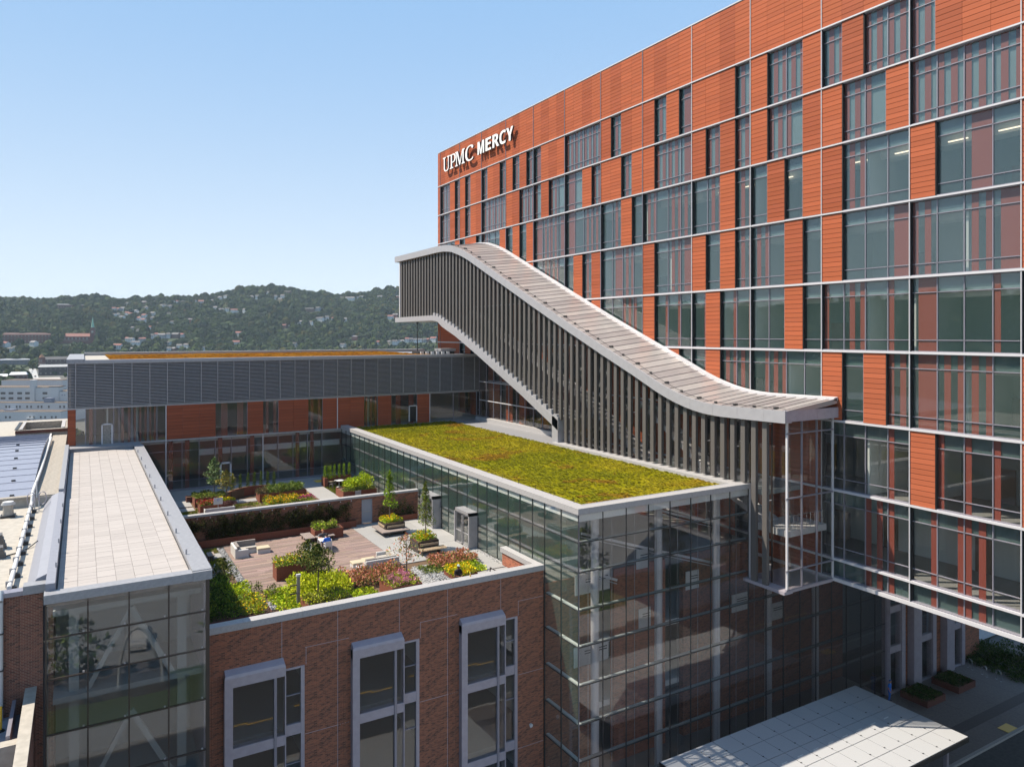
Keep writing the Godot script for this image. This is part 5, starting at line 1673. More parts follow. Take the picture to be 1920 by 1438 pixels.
func furniture() -> void:
	# corner sofa by the hedge
	var s := thing("corner_sofa", "white shell corner sofa with grey cushions by the hedge", "sofa", Vector3(9.75, 0, -58.5))
	var g := Geo.new()
	g.bevel(0, 0, -0.1, 0.16, 0.78, 1.85, 0.03)
	g.bevel(0.16, 0, 1.68, 0.95, 0.62, 1.85, 0.03)
	g.bevel(0.16, 0, -0.1, 1.75, 0.78, 0.06, 0.03)
	g.box(0.17, 0, 0.07, 0.9, 0.3, 1.67)
	g.box(0.91, 0, 0.07, 1.75, 0.3, 0.85)
	obj("shell", g, M.white_sofa, s)
	bx("seat_cushion", 0.36, 0.305, 0.3, 0.92, 0.45, 1.66, M.cushion_pale, s)
	bx("seat_cushion", 0.93, 0.305, 0.3, 1.74, 0.45, 0.86, M.cushion_pale, s)
	for q in [[0.165, 0.3, 0.34, 1.0], [0.165, 1.0, 0.34, 1.66], [0.2, 0.07, 0.95, 0.28], [0.96, 0.07, 1.73, 0.28]]:
		bx("back_cushion", q[0], 0.455, q[1] + 0.01, q[2], 0.86, q[3] - 0.01, M.cushion_grey, s)
	var o := thing("ottoman", "cream topped white ottoman beside the corner sofa", "ottoman", Vector3(11.9, 0, -57.45))
	g = Geo.new()
	g.box(-0.46, 0.02, -0.38, 0.46, 0.3, 0.38)
	obj("base", g, M.white_sofa, o)
	g = Geo.new()
	g.bevel(-0.47, 0.302, -0.39, 0.47, 0.43, 0.39, 0.03)
	obj("cushion", g, M.cushion_cream, o)
	# sofa seen from behind with two cream ottomans and a cube
	var t := thing("long_sofa", "long white sofa seen from behind at the deck corner", "sofa", Vector3(17.1, 0, -49.0))
	g = Geo.new()
	g.bevel(0, 0.08, -0.14, 2.45, 0.72, 0.0, 0.03)
	g.bevel(2.31, 0.08, -1.9, 2.45, 0.72, -0.15, 0.03)
	g.bevel(1.45, 0.08, -2.05, 2.45, 0.66, -1.91, 0.03)
	g.box(0.02, 0.08, -0.95, 2.30, 0.3, -0.15)
	g.box(1.46, 0.08, -1.9, 2.30, 0.3, -0.96)
	obj("shell", g, M.white_sofa, t)
	bx("seat_cushion", 0.05, 0.305, -0.93, 1.4, 0.44, -0.4, M.cushion_pale, t)
	bx("seat_cushion", 1.46, 0.305, -1.88, 2.1, 0.44, -0.4, M.cushion_pale, t)
	for q in 3:
		bx("back_cushion", 0.05 + q * 0.75, 0.45, -0.38, 0.78 + q * 0.75, 0.80, -0.15, M.cushion_pale if q else M.cushion_grey, t)
	for q in 2:
		bx("side_cushion", 2.12, 0.45, -1.1 - q * 0.72, 2.3, 0.80, -0.42 - q * 0.72, M.cushion_pale, t)
	for q in 2:
		var b := dup(o, "ottoman", Vector3([16.95, 17.85][q], 0, [-50.35, -50.55][q]), 0.0, ["cream topped white ottoman, left of the pair by the long sofa", "cream topped white ottoman, right of the pair by the long sofa"][q])
		b.set_meta("category", "ottoman")
	var c := thing("side_cube", "plain white cube table at the left end of the long sofa", "table", Vector3(16.75, 0, -49.3))
	g = Geo.new()
	g.bevel(-0.24, 0, -0.24, 0.24, 0.38, 0.24, 0.015)
	obj("cube_body", g, M.white, c)
	bx("cube_top", -0.235, 0.381, -0.235, 0.235, 0.395, 0.235, M.white_sofa, c)
	# two white tables with chairs
	for q in 2:
		var tb := thing("white_table", ["square white table where two people sit", "square white empty table behind the large deck planter"][q], "table", Vector3([16.2, 14.65][q], 0, [-55.95, -53.75][q]), -0.06, "square white tables on the deck")
		bx("table_top", -0.46, 0.71, -0.46, 0.46, 0.745, 0.46, M.white, tb)
		for a in [-1, 1]:
			for b in [-1, 1]:
				bx("leg", a * 0.43 - 0.028, 0, b * 0.43 - 0.028, a * 0.43 + 0.028, 0.71, b * 0.43 + 0.028, M.white, tb)
	chair("white_chair", "white chair under the person in the blue top", Vector3(16.2, 0, -55.2), 0.0, M.white, "white deck chairs")
	chair("white_chair", "white chair under the person in the dark grey top", Vector3(16.25, 0, -56.85), PI, M.white, "white deck chairs")
	chair("white_chair", "white chair at the near side of the empty table", Vector3(14.68, 0, -52.95), 0.1, M.white, "white deck chairs")
	chair("white_chair", "white chair at the hedge side of the empty table", Vector3(14.65, 0, -54.7), PI, M.white, "white deck chairs")
	# slatted lounger bench along the glass block
	var lb := thing("slatted_bench", "long grey slatted bench along the shaded side of the glass block", "bench", Vector3(6.7, 0, -60.2))
	for i in 9:
		bx("slat", 0.0 + i * 0.125, 0.38, 0, 0.105 + i * 0.125, 0.43, 8.2, M.wood_grey, lb)
	for z in [0.4, 2.9, 5.4, 7.8]:
		bx("leg", 0.1, 0, z, 0.2, 0.38, z + 0.1, M.dark, lb)
		bx("leg", 0.95, 0, z, 1.05, 0.38, z + 0.1, M.dark, lb)
	for q in 2:
		var fb := thing("slatted_stool", ["grey slatted stool attached near the far end of the long bench", "grey slatted stool near the seated man"][q], "stool", Vector3(7.95, 0, [-58.1, -53.75][q]), 0, "slatted stools")
		slats(fb, 0.5, 1.05, 0.42, M.wood_grey)


# ---------------------------------------------------------------- people: joints with radii, blended into one skin by surface nets
func skin(g: Geo, bones: Array, cell: float, k: float) -> void:
	var lo := Vector3(9, 9, 9)
	var hi := -lo
	for b in bones:
		var r: float = maxf(b[2], b[3]) + k
		for p in [b[0], b[1]]:
			lo = lo.min(p - Vector3(r, r, r))
			hi = hi.max(p + Vector3(r, r, r))
	lo -= Vector3.ONE * cell * 2
	var nx := int((hi.x - lo.x) / cell) + 4
	var ny := int((hi.y - lo.y) / cell) + 4
	var nz := int((hi.z - lo.z) / cell) + 4
	var f := PackedFloat32Array()
	f.resize(nx * ny * nz)
	f.fill(1.0)
	var near := PackedFloat32Array()
	near.resize(nx * ny * nz)
	near.fill(9.0)
	var who := PackedInt32Array()
	who.resize(nx * ny * nz)
	for bi in bones.size():
		var b: Array = bones[bi]
		var a: Vector3 = b[0]
		var ba: Vector3 = b[1] - b[0]
		var l2 := maxf(ba.length_squared(), 1e-9)
		var r := maxf(b[2], b[3]) + k + cell * 1.5
		var mn: Vector3 = (a.min(b[1]) - Vector3(r, r, r) - lo) / cell
		var mx: Vector3 = (a.max(b[1]) + Vector3(r, r, r) - lo) / cell
		for z in range(maxi(0, int(mn.z)), mini(nz, int(mx.z) + 2)):
			for y in range(maxi(0, int(mn.y)), mini(ny, int(mx.y) + 2)):
				for x in range(maxi(0, int(mn.x)), mini(nx, int(mx.x) + 2)):
					var p := lo + Vector3(x, y, z) * cell
					var h := clampf((p - a).dot(ba) / l2, 0, 1)
					var d := (p - a - ba * h).length() - lerpf(b[2], b[3], h)
					var i := (z * ny + y) * nx + x
					var o := f[i]
					var e := maxf(k - absf(o - d), 0.0) / k
					f[i] = minf(o, d) - e * e * k * 0.25
					if d < near[i]:
						near[i] = d
						who[i] = bi
	var at := {}
	var verts := PackedVector3Array()
	var norms := PackedVector3Array()
	var cols := PackedColorArray()
	var step := [1, nx, nx * ny]
	for z in nz - 1:
		for y in ny - 1:
			for x in nx - 1:
				var i := (z * ny + y) * nx + x
				var mask := 0
				for c in 8:
					if f[i + (c & 1) + ((c >> 1) & 1) * nx + ((c >> 2) & 1) * nx * ny] < 0.0:
						mask |= 1 << c
				if mask == 0 or mask == 255:
					continue
				var sum := Vector3.ZERO
				var n := 0
				for e in [[0, 1], [2, 3], [4, 5], [6, 7], [0, 2], [1, 3], [4, 6], [5, 7], [0, 4], [1, 5], [2, 6], [3, 7]]:
					var a: int = e[0]
					var b: int = e[1]
					if ((mask >> a) & 1) == ((mask >> b) & 1):
						continue
					var va := f[i + (a & 1) + ((a >> 1) & 1) * nx + ((a >> 2) & 1) * nx * ny]
					var vb := f[i + (b & 1) + ((b >> 1) & 1) * nx + ((b >> 2) & 1) * nx * ny]
					sum += Vector3(a & 1, (a >> 1) & 1, (a >> 2) & 1).lerp(Vector3(b & 1, (b >> 1) & 1, (b >> 2) & 1), va / (va - vb))
					n += 1
				at[i] = verts.size()
				verts.append(lo + (Vector3(x, y, z) + sum / n) * cell)
				var grad := Vector3(f[i + 1] - f[i] + f[i + 1 + nx] - f[i + nx], f[i + nx] - f[i] + f[i + 1 + nx] - f[i + 1], f[i + nx * ny] - f[i] + f[i + nx * ny + 1] - f[i + 1])
				norms.append(grad.normalized())
				cols.append(bones[who[i]][4])
	for key in at:
		var i: int = key
		for ax in 3:
			var s: int = step[ax]
			var in0 := f[i] < 0.0
			if in0 == (f[i + s] < 0.0):
				continue
			var u: int = step[(ax + 1) % 3]
			var w: int = step[(ax + 2) % 3]
			if not (at.has(i - u) and at.has(i - w) and at.has(i - u - w)):
				continue
			var q := [at[i], at[i - u], at[i - u - w], at[i - w]]
			if not in0:
				q = [q[3], q[2], q[1], q[0]]
			for tri in [[0, 2, 1], [0, 3, 2]]:
				for t in tri:
					g.v.append(verts[q[t]]); g.n.append(norms[q[t]]); g.c.append(cols[q[t]])


func hand(wrist: Vector3, forward: Vector3, palm_normal: Vector3, side: float, skin_c: Color) -> Array:
	var f := forward.normalized()
	var n := palm_normal.normalized()
	var a := f.cross(n).normalized() * side
	var b := []
	for i in 4:
		var o := a * (0.030 - 0.020 * i)
		b.append([wrist + o * 0.5, wrist + f * 0.085 + o, 0.015, 0.012, skin_c])
		var l: float = [0.034, 0.040, 0.037, 0.029][i]
		var k := wrist + f * 0.09 + o * 1.05
		var m := k + (f + n * 0.35).normalized() * l
		b.append([k, m, 0.0095, 0.0088, skin_c])
		b.append([m, m + (f + n * 1.0).normalized() * l * 0.85, 0.0088, 0.0078, skin_c])
	var t := wrist + f * 0.03 + a * 0.028
	b.append([t, t + (f * 0.7 + a * 0.8 + n * 0.3).normalized() * 0.04, 0.0125, 0.0105, skin_c])
	b.append([t + (f * 0.7 + a * 0.8 + n * 0.3).normalized() * 0.04, t + (f * 0.7 + a * 0.8 + n * 0.3).normalized() * 0.04 + (f + a * 0.2 + n * 0.4).normalized() * 0.03, 0.010, 0.0085, skin_c])
	return b


func person(label: String, at: Vector3, turn: float, seated: bool, hands: Array, c: Dictionary, group := "") -> Node3D:   # faces +Z in its own axes
	var t := thing("person", label, "person", at, turn, group)
	var hip := 0.52 if seated else 0.93
	var lean := 0.06 if seated else 0.02
	var sh := hip + 0.50
	var b := []
	for s in [-1, 1]:
		b.append([Vector3(s * 0.075, hip, 0), Vector3(s * 0.07, hip + 0.22, lean * 0.5), 0.115, 0.105, c.shirt])
		b.append([Vector3(s * 0.07, hip + 0.22, lean * 0.5), Vector3(s * 0.09, sh - 0.09, lean), 0.105, 0.115, c.shirt])
		b.append([Vector3(s * 0.05, sh - 0.02, lean), Vector3(s * 0.175, sh - 0.04, lean), 0.07, 0.068, c.shirt])
		var hp := Vector3(s * 0.095, hip - 0.02, 0)
		var knee := Vector3(s * 0.13, 0.5, 0.43) if seated else Vector3(s * 0.105, 0.50, 0.02)
		var ankle := Vector3(s * 0.13, 0.09, 0.40) if seated else Vector3(s * 0.12, 0.09, -0.02)
		b.append([hp, knee, 0.095, 0.062, c.legs])
		b.append([knee, ankle, 0.060, 0.040, c.legs if not c.get("shorts", false) else c.skin])
		b.append([ankle + Vector3(0, -0.04, -0.03), ankle + Vector3(s * 0.02, -0.05, 0.15), 0.042, 0.035, c.shoe])
		var shp := Vector3(s * 0.205, sh - 0.05, lean)
		var w: Vector3 = hands[0 if s < 0 else 1]
		var mid := (shp + w) / 2
		var need := sqrt(maxf(0.28 * 0.28 - pow((w - shp).length() / 2, 2), 0.0004))
		var bend := Vector3(s * 0.55, -0.75, -0.45)
		var along_arm := (w - shp).normalized()
		bend = (bend - along_arm * bend.dot(along_arm)).normalized()
		var el := mid + bend * need
		b.append([shp, shp.lerp(el, 0.6), 0.060, 0.054, c.shirt])
		b.append([shp.lerp(el, 0.6), el, 0.050, 0.043, c.skin if c.get("short_sleeve", true) else c.shirt])
		b.append([el, w, 0.042, 0.029, c.skin if c.get("short_sleeve", true) else c.shirt])
	var nk := Vector3(0, sh + 0.02, lean + 0.01)
	b.append([nk, nk + Vector3(0, 0.09, 0.015), 0.055, 0.05, c.skin])
	var g := Geo.new()
	skin(g, b, 0.02, 0.035)
	for s in 2:
		var w: Vector3 = hands[s]
		var inward := Vector3(0.25 if s == 0 else -0.25, -0.15, 1.0)
		skin(g, hand(w - inward.normalized() * 0.02, inward, Vector3(0, -1, 0), 1.0 if s == 0 else -1.0, c.skin), 0.0055, 0.008)
	# head
	var h := nk + Vector3(0, 0.19, 0.035 if not seated else 0.05)
	var tilt := -0.35 if c.get("look_down", false) else -0.05
	var turn_head := Basis(Vector3.RIGHT, -tilt)
	var face := [
		[Vector3(0, 0.03, -0.012), Vector3(0, 0.035, 0.012), 0.082, 0.080, c.skin],
		[Vector3(0, -0.03, 0.02), Vector3(0, -0.065, 0.035), 0.062, 0.040, c.skin],
		[Vector3(-0.02, -0.075, 0.05), Vector3(0.02, -0.075, 0.05), 0.026, 0.026, c.skin],
		[Vector3(0, 0.015, 0.085), Vector3(0, -0.018, 0.103), 0.010, 0.014, c.skin],
		[Vector3(-0.035, 0.028, 0.078), Vector3(0.035, 0.028, 0.078), 0.013, 0.013, c.skin],
		[Vector3(-0.016, -0.045, 0.083), Vector3(0.016, -0.045, 0.083), 0.008, 0.008, c.skin * 0.6],
		[Vector3(-0.084, 0.0, -0.005), Vector3(-0.086, 0.025, -0.012), 0.012, 0.015, c.skin],
		[Vector3(0.084, 0.0, -0.005), Vector3(0.086, 0.025, -0.012), 0.012, 0.015, c.skin],
		[Vector3(-0.031, 0.008, 0.081), Vector3(-0.029, 0.008, 0.081), 0.009, 0.009, Color(0.02, 0.015, 0.012)],
		[Vector3(0.029, 0.008, 0.081), Vector3(0.031, 0.008, 0.081), 0.009, 0.009, Color(0.02, 0.015, 0.012)],
		[Vector3(0, 0.055, -0.02), Vector3(0, 0.01, -0.045), 0.083, 0.072, c.hair],
		[Vector3(0, 0.085, 0.015), Vector3(0, 0.08, -0.02), 0.062, 0.066, c.hair]]
	for q in face:
		q[0] = h + turn_head * q[0]
		q[1] = h + turn_head * q[1]
	skin(g, face, 0.0095, 0.012)
	obj("body", g, M.body, t)
	if c.has("cap"):
		var k := Geo.new()
		k.col = c.cap
		skin(k, [[h + Vector3(0, 0.075, -0.015), h + Vector3(0, 0.07, 0.02), 0.086, 0.084, c.cap], [h + Vector3(-0.03, 0.06, 0.1), h + Vector3(0.03, 0.06, 0.1), 0.02, 0.02, c.cap], [h + Vector3(-0.02, 0.055, 0.14), h + Vector3(0.02, 0.055, 0.14), 0.014, 0.014, c.cap]], 0.009, 0.02)
		obj("cap", k, M.body, t)
	return t


func people() -> void:
	person("person in a blue top and dark shorts reading on the shaded slatted bench", Vector3(7.25, -0.02, -53.0), PI / 2, true, [Vector3(-0.12, 0.80, 0.36), Vector3(0.12, 0.80, 0.36)],
		{"shirt": Color(0.025, 0.09, 0.28), "legs": Color(0.05, 0.04, 0.035), "skin": Color(0.30, 0.15, 0.09), "shoe": Color(0.02, 0.02, 0.02), "hair": Color(0.03, 0.02, 0.015), "shorts": true, "look_down": true})
	var paper := thing("paper", "white open pages held by the person on the shaded bench", "paper", Vector3(7.72, 0.86, -53.0), PI / 2)
	var pg := Geo.new()
	for s in [-1, 1]:
		pg.hexa([Vector3(minf(0, s * 0.16), -0.1, 0.0), Vector3(maxf(0, s * 0.16), -0.1, 0.0), Vector3(maxf(0, s * 0.16), -0.1, -0.006), Vector3(minf(0, s * 0.16), -0.1, -0.006),
			Vector3(minf(0, s * 0.16), 0.1, 0.1), Vector3(maxf(0, s * 0.16), 0.1, 0.1), Vector3(maxf(0, s * 0.16), 0.1, 0.094), Vector3(minf(0, s * 0.16), 0.1, 0.094)])
	obj("sheets", pg, M.white, paper)
	person("person in a bright blue top seated with back to the camera", Vector3(16.2, -0.03, -55.25), PI, true, [Vector3(-0.15, 0.80, 0.36), Vector3(0.15, 0.80, 0.36)],
		{"shirt": Color(0.01, 0.11, 0.50), "legs": Color(0.06, 0.055, 0.06), "skin": Color(0.22, 0.11, 0.07), "shoe": Color(0.35, 0.25, 0.16), "hair": Color(0.012, 0.01, 0.009), "short_sleeve": false})
	person("person with ginger hair and dark grey top seated facing the camera", Vector3(16.25, -0.03, -56.8), 0.0, true, [Vector3(-0.18, 0.80, 0.36), Vector3(0.18, 0.80, 0.36)],
		{"shirt": Color(0.055, 0.055, 0.065), "legs": Color(0.04, 0.04, 0.05), "skin": Color(0.50, 0.27, 0.18), "shoe": Color(0.05, 0.05, 0.05), "hair": Color(0.36, 0.13, 0.035), "look_down": true})
	person("person in black polo shirt and pale green cap standing at the parapet", Vector3(20.9, -0.02, -42.3), 0.1, false, [Vector3(-0.10, 1.08, 0.27), Vector3(0.10, 1.06, 0.28)],
		{"shirt": Color(0.018, 0.013, 0.012), "legs": Color(0.02, 0.018, 0.02), "skin": Color(0.16, 0.07, 0.04), "shoe": Color(0.02, 0.02, 0.02), "hair": Color(0.015, 0.012, 0.01), "cap": Color(0.33, 0.42, 0.38), "look_down": true})
	person("person in a blue outfit standing on the plaza by the glass corner post", Vector3(57.5, -13.7, -36.1), 0.3, false, [Vector3(-0.23, 0.86, 0.12), Vector3(0.23, 0.86, 0.12)],
		{"shirt": Color(0.02, 0.14, 0.50), "legs": Color(0.02, 0.10, 0.36), "skin": Color(0.40, 0.2, 0.13), "shoe": Color(0.05, 0.05, 0.05), "hair": Color(0.02, 0.10, 0.30)})
	var bt := thing("bottle", "small yellow green bottle in front of the standing person in black", "bottle", Vector3(21.18, 1.27, -41.1))
	var bg := Geo.new()
	bg.tube(Vector3.ZERO, Vector3(0, 0.17, 0), 0.035, 0.033, 9)
	obj("flask", bg, M.yellow, bt)
	bg = Geo.new()
	bg.tube(Vector3(0, 0.17, 0), Vector3(0, 0.25, 0), 0.02, 0.014, 8)
	obj("neck", bg, M.white, bt)


# ---------------------------------------------------------------- street level
const GY := -13.7


func street() -> void:
	struct(bx("plaza", 26.5, GY - 0.3, AZ + 0.02, 100, GY, -28.6, M.plaza))
	struct(bx("plaza_band", 26.5, GY, -31.25, 73.0, GY + 0.006, -30.35, M.plaza_dark))
	struct(bx("pavement", 5.2, GY - 0.3, BZ + 0.4, 26.49, GY, -28.6, M.pave_pale))
	struct(bx("pavement", -30, GY - 0.3, -34.8, 5.19, GY, -28.6, M.pave_pale))
	for i in 14:
		struct(bx("pavement_joint", 27.0 + i * 3.4, GY + 0.001, AZ + 0.1, 27.03 + i * 3.4, GY + 0.004, -28.8, M.plaza_dark))
	struct(bx("kerb", -30, GY - 0.35, -28.59, 100, GY + 0.02, -28.35, M.kerb))
	struct(bx("road", -160, GY - 0.3, -28.34, 160, GY - 0.14, -14.0, M.asphalt))
	for i in 26:
		struct(bx("lane_mark", -60 + i * 5.0, GY - 0.14, -21.3, -57 + i * 5.0, GY - 0.135, -21.15, M.yellow_paint))
	struct(bx("kerb", -160, GY - 0.35, -13.99, 160, GY + 0.02, -13.75, M.kerb))
	struct(bx("far_pavement", -160, GY - 0.3, -13.74, 160, GY, -9.5, M.pave_pale))
	struct(bx("verge", -160, GY - 0.3, -9.49, 160, GY + 0.05, -2.0, M.grass))
	struct(bx("parking_lot", -70, GY - 0.3, -1.99, 120, GY + 0.01, 60.0, M.pave_pale))
	struct(bx("tactile_paving", 60.7, GY + 0.006, -29.4, 62.0, GY + 0.03, -28.6, M.yellow_paint))
	# white pillars and arches over the way: seen in the glass
	for i in 5:
		var a := thing("street_arch", "tall white curved arch on the verge across the road, %s from the left" % ["first", "second", "third", "fourth", "fifth"][i], "arch", Vector3(4 + i * 8.5, GY, -6.0))
		var pts := []
		for q in 13:
			var ang := PI * q / 12.0
			pts.append(Vector3(-1.6 * cos(ang), 1.0 + 5.2 * sin(ang), 0))
		var g := Geo.new()
		g.path(pts, 0.13, 8)
		obj("hoop", g, M.white, a)
	for i in 4:
		var c := thing("parked_car", "%s car parked in the lot across the road, seen only in reflections" % ["grey", "white", "dark red", "dark blue"][i], "car", Vector3(-4 + i * 9.0, GY, 4.0 + 3.0 * (i % 2)), 0.2 * i)
		var g := Geo.new()
		g.bevel(-0.9, 0.3, -2.2, 0.9, 0.95, 2.2, 0.12)
		g.hexa([Vector3(-0.85, 0.95, 1.7), Vector3(0.85, 0.95, 1.7), Vector3(0.85, 0.95, -1.0), Vector3(-0.85, 0.95, -1.0), Vector3(-0.65, 1.5, 1.2), Vector3(0.65, 1.5, 1.2), Vector3(0.65, 1.5, -0.4), Vector3(-0.65, 1.5, -0.4)])
		obj("car_body", g, [M.frame, M.white, M.maroon, M.fin][i], c)
		for sx in [-1, 1]:
			for sz in [-1, 1]:
				var w := Geo.new()
				w.tube(Vector3(sx * 0.78, 0.33, sz * 1.4), Vector3(sx * 0.94, 0.33, sz * 1.4), 0.33, 0.33, 12)
				obj("wheel", w, M.black, c)
	for i in 7:
		var tr := tree("street_tree", "round street tree on the verge across the road, %s from the left" % ["first", "second", "third", "fourth", "fifth", "sixth", "seventh"][i], Vector3(-14 + i * 13.0, GY, -4.0), 7.0, 2.2, 2.6, GREEN + DEEP, 60, false, 0.5)
	var hv := thing("plant_unit", "long grey cooling unit with dark round fans across the road", "cooling unit", Vector3(1.5, GY, -4.5))
	bx("casing", -4.5, 0, -1.2, 4.5, 2.0, 1.2, M.plaza, hv)
	for i in 5:
		for q in 2:
			var g := Geo.new()
			g.tube(Vector3(-3.5 + i * 1.75, 2.0, -0.55 + q * 1.1), Vector3(-3.5 + i * 1.75, 2.12, -0.55 + q * 1.1), 0.48, 0.48, 14)
			obj("fan", g, M.black, hv)
	# glass canopy
	var t := thing("glass_canopy", "large flat frosted glass canopy on dark beams over the street entrance", "canopy")
	var cx0 := 30.95
	var cy := -10.0
	for i in 13:
		for j in 5:
			var x := cx0 + i * 1.5
			var z := -34.4 + j * 1.64
			bx("canopy_panel", x + 0.022, cy, z + 0.022, x + 1.478, cy + 0.03, z + 1.618, M.frosted, t)
			if j < 5 and i > 0:
				bx("clamp", x - 0.05, cy + 0.03, z + 1.2, x + 0.05, cy + 0.05, z + 1.28, M.dark, t)
	for i in 14:
		bx("canopy_beam", cx0 + i * 1.5 - 0.05, cy - 0.35, -34.4, cx0 + i * 1.5 + 0.05, cy - 0.012, -26.2, M.black, t)
	for j in 6:
		bx("canopy_purlin", cx0, cy - 0.3, -34.4 + j * 1.64 - 0.05, cx0 + 19.5, cy - 0.008, -34.4 + j * 1.64 + 0.05, M.black, t)
	for i in 9:
		bx("canopy_light", cx0 + 4.8 + i * 1.5, cy + 0.032, -30.4, cx0 + 5.3 + i * 1.5, cy + 0.06, -30.35, M.white, t)
	for i in 4:
		for z in [-33.6, -27.0]:
			bx("canopy_post", cx0 + 1.4 + i * 5.6, GY, z - 0.12, cx0 + 1.64 + i * 5.6, cy - 0.36, z + 0.12, M.frame, t)
	# brick and glass front beneath the tower
	var f := thing("street_front", "brick street front with tall grey framed bays under the tower", "building")
	for s in [[60.62, 61.62], [65.3, 66.7], [69.95, 73.2]]:
		bx("brick_pier", s[0], GY, AZ - 0.6, s[1], -1.2, AZ - 0.25, M.brick, f)
	for s in [[58.15, 60.6, 0.0], [61.64, 65.28, 0.7], [66.72, 69.93, 0.75]]:
		var a: float = s[0] + s[2]
		var w := Geo.new()
		w.box(s[0] if s[2] > 0 else a, GY, AZ - 0.4, a + (0.45 if s[2] > 0 else 0.06), -1.2, AZ + 0.35)
		w.box(s[1] - 0.5, GY, AZ - 0.4, s[1], -1.2, AZ + 0.2)
		for y in [-10.3, -6.9, -3.4]:
			w.box(a, y, AZ - 0.2, s[1] - 0.5, y + 0.55, AZ + 0.1)
		w.box(a, GY, AZ - 0.2, s[1] - 0.5, GY + 0.12, AZ + 0.12)
		var o := obj("bay_frame", w, M.mauve, f)
		for y in [[GY + 0.12, -10.3], [-9.75, -6.9], [-6.35, -3.4], [-2.85, -1.2]]:
			var g := Geo.new()
			g.sheet(Vector3(a + 0.06, y[0], AZ), Vector3(s[1] - 0.5, y[0], AZ), Vector3(s[1] - 0.5, y[1], AZ), Vector3(a + 0.06, y[1], AZ))
			obj("bay_pane", g, M.pane_dark, o)
	bx("bay_back", 58, GY, -44, 73, -1.2, -43.8, M.inner_grey, f)
	bx("side_wall", 72.8, GY, -70, 73.2, -1.2, AZ - 0.61, M.brick, f)
	for p in [[74.0, -38.2], [86.0, -42.5]]:
		bx("round_pier", p[0] - 0.3, GY, p[1] - 0.3, p[0] + 0.3, -1.2, p[1] + 0.3, M.brick_red if p[0] < 80 else M.dark, f)
	# planters, hoops, shrubs
	for q in 2:
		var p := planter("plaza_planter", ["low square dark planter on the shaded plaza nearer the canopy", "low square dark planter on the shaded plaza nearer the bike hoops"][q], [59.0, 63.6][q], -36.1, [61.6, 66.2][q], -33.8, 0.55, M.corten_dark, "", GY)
		plants("dark_cover", ["low dark ground cover in the square planter nearer the canopy", "low dark ground cover in the square planter nearer the bike hoops"][q], Vector3([60.3, 64.9][q], GY + 0.45, -34.95), fill(-1.2, -1.05, 1.2, 1.05, 0.1, 0.2, 0.4, 0.3), 80, 0.12, DEEP, [], 0.0, "", true)
	for i in 3:
		var h := thing("bike_hoop", "%s of three steel bike hoops on the plaza by the dark shrubs" % ["farthest", "middle", "nearest"][i], "bike rack", Vector3([69.4, 69.05, 69.2][i], GY, [-35.9, -34.5, -33.4][i]), 1.2)
		var pts := [Vector3(-0.25, 0, 0), Vector3(-0.25, 0.6, 0)]
		for q in range(1, 8):
			var an := PI - PI * q / 8.0
			pts.append(Vector3(cos(an) * 0.25, 0.6 + sin(an) * 0.25, 0))
		pts.append(Vector3(0.25, 0.6, 0))
		pts.append(Vector3(0.25, 0, 0))
		var g := Geo.new()
		g.path(pts, 0.025, 7)
		obj("tube", g, M.chrome, h)
		for sx in [-1, 1]:
			bx("foot_plate", sx * 0.25 - 0.06, 0, -0.06, sx * 0.25 + 0.06, 0.012, 0.06, M.alu, h)
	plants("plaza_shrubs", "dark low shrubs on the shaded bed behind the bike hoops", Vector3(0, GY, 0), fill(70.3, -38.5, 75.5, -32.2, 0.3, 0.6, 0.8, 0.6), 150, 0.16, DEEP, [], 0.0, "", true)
	plants("plaza_shrubs", "taller dark bushes rising above the shrub bed before the pale pavement", Vector3(0, GY, 0), [[73.6, 0.8, -36.2, 0.8, 0.8, 0.8], [74.6, 0.9, -35.4, 0.7, 0.9, 0.7], [75.6, 0.7, -34.4, 0.7, 0.7, 0.7], [72.6, 0.6, -37.2, 0.8, 0.6, 0.8]], 420, 0.16, DEEP, [], 0.0, "", true)
	struct(bx("side_pavement", 73.4, GY + 0.004, -60, 100, GY + 0.03, -38.6, M.pave_pale))
	struct(bx("yellow_kerb", 82.0, GY + 0.03, -60, 82.3, GY + 0.16, -36, M.yellow_paint))
	plants("far_shrubs", "green shrubs beyond the pale pavement under the tower edge", Vector3(0, GY, 0), fill(76, -50, 81, -46, 0.5, 0.9, 1.1, 0.8), 130, 0.2, GREEN, [], 0.0)


# ---------------------------------------------------------------- the valley and the wooded hill beyond
const RIDGE := [[-35.02, 90.2], [-32.57, 86.1], [-30.28, 99.9], [-27.89, 92.6], [-25.72, 99.7], [-24.25, 100.8], [-22.23, 107.9], [-19.83, 131.2], [-17.81, 135.6], [-16.28, 124.8], [-13.54, 115.9], [-11.55, 118.2], [-9.53, 135.6], [-5.83, 132.1]]


func ridge(a: float) -> float:
	if a <= RIDGE[0][0]:
		return RIDGE[0][1] + 14.0 * sin(a * 0.19) + 6.0 * sin(a * 0.53 + 1.0) - 14.0 * sin(RIDGE[0][0] * 0.19) - 6.0 * sin(RIDGE[0][0] * 0.53 + 1.0)
	for i in RIDGE.size() - 1:
		if a <= RIDGE[i + 1][0]:
			return lerpf(RIDGE[i][1], RIDGE[i + 1][1], (a - RIDGE[i][0]) / (RIDGE[i + 1][0] - RIDGE[i][0]))
	return RIDGE[-1][1]


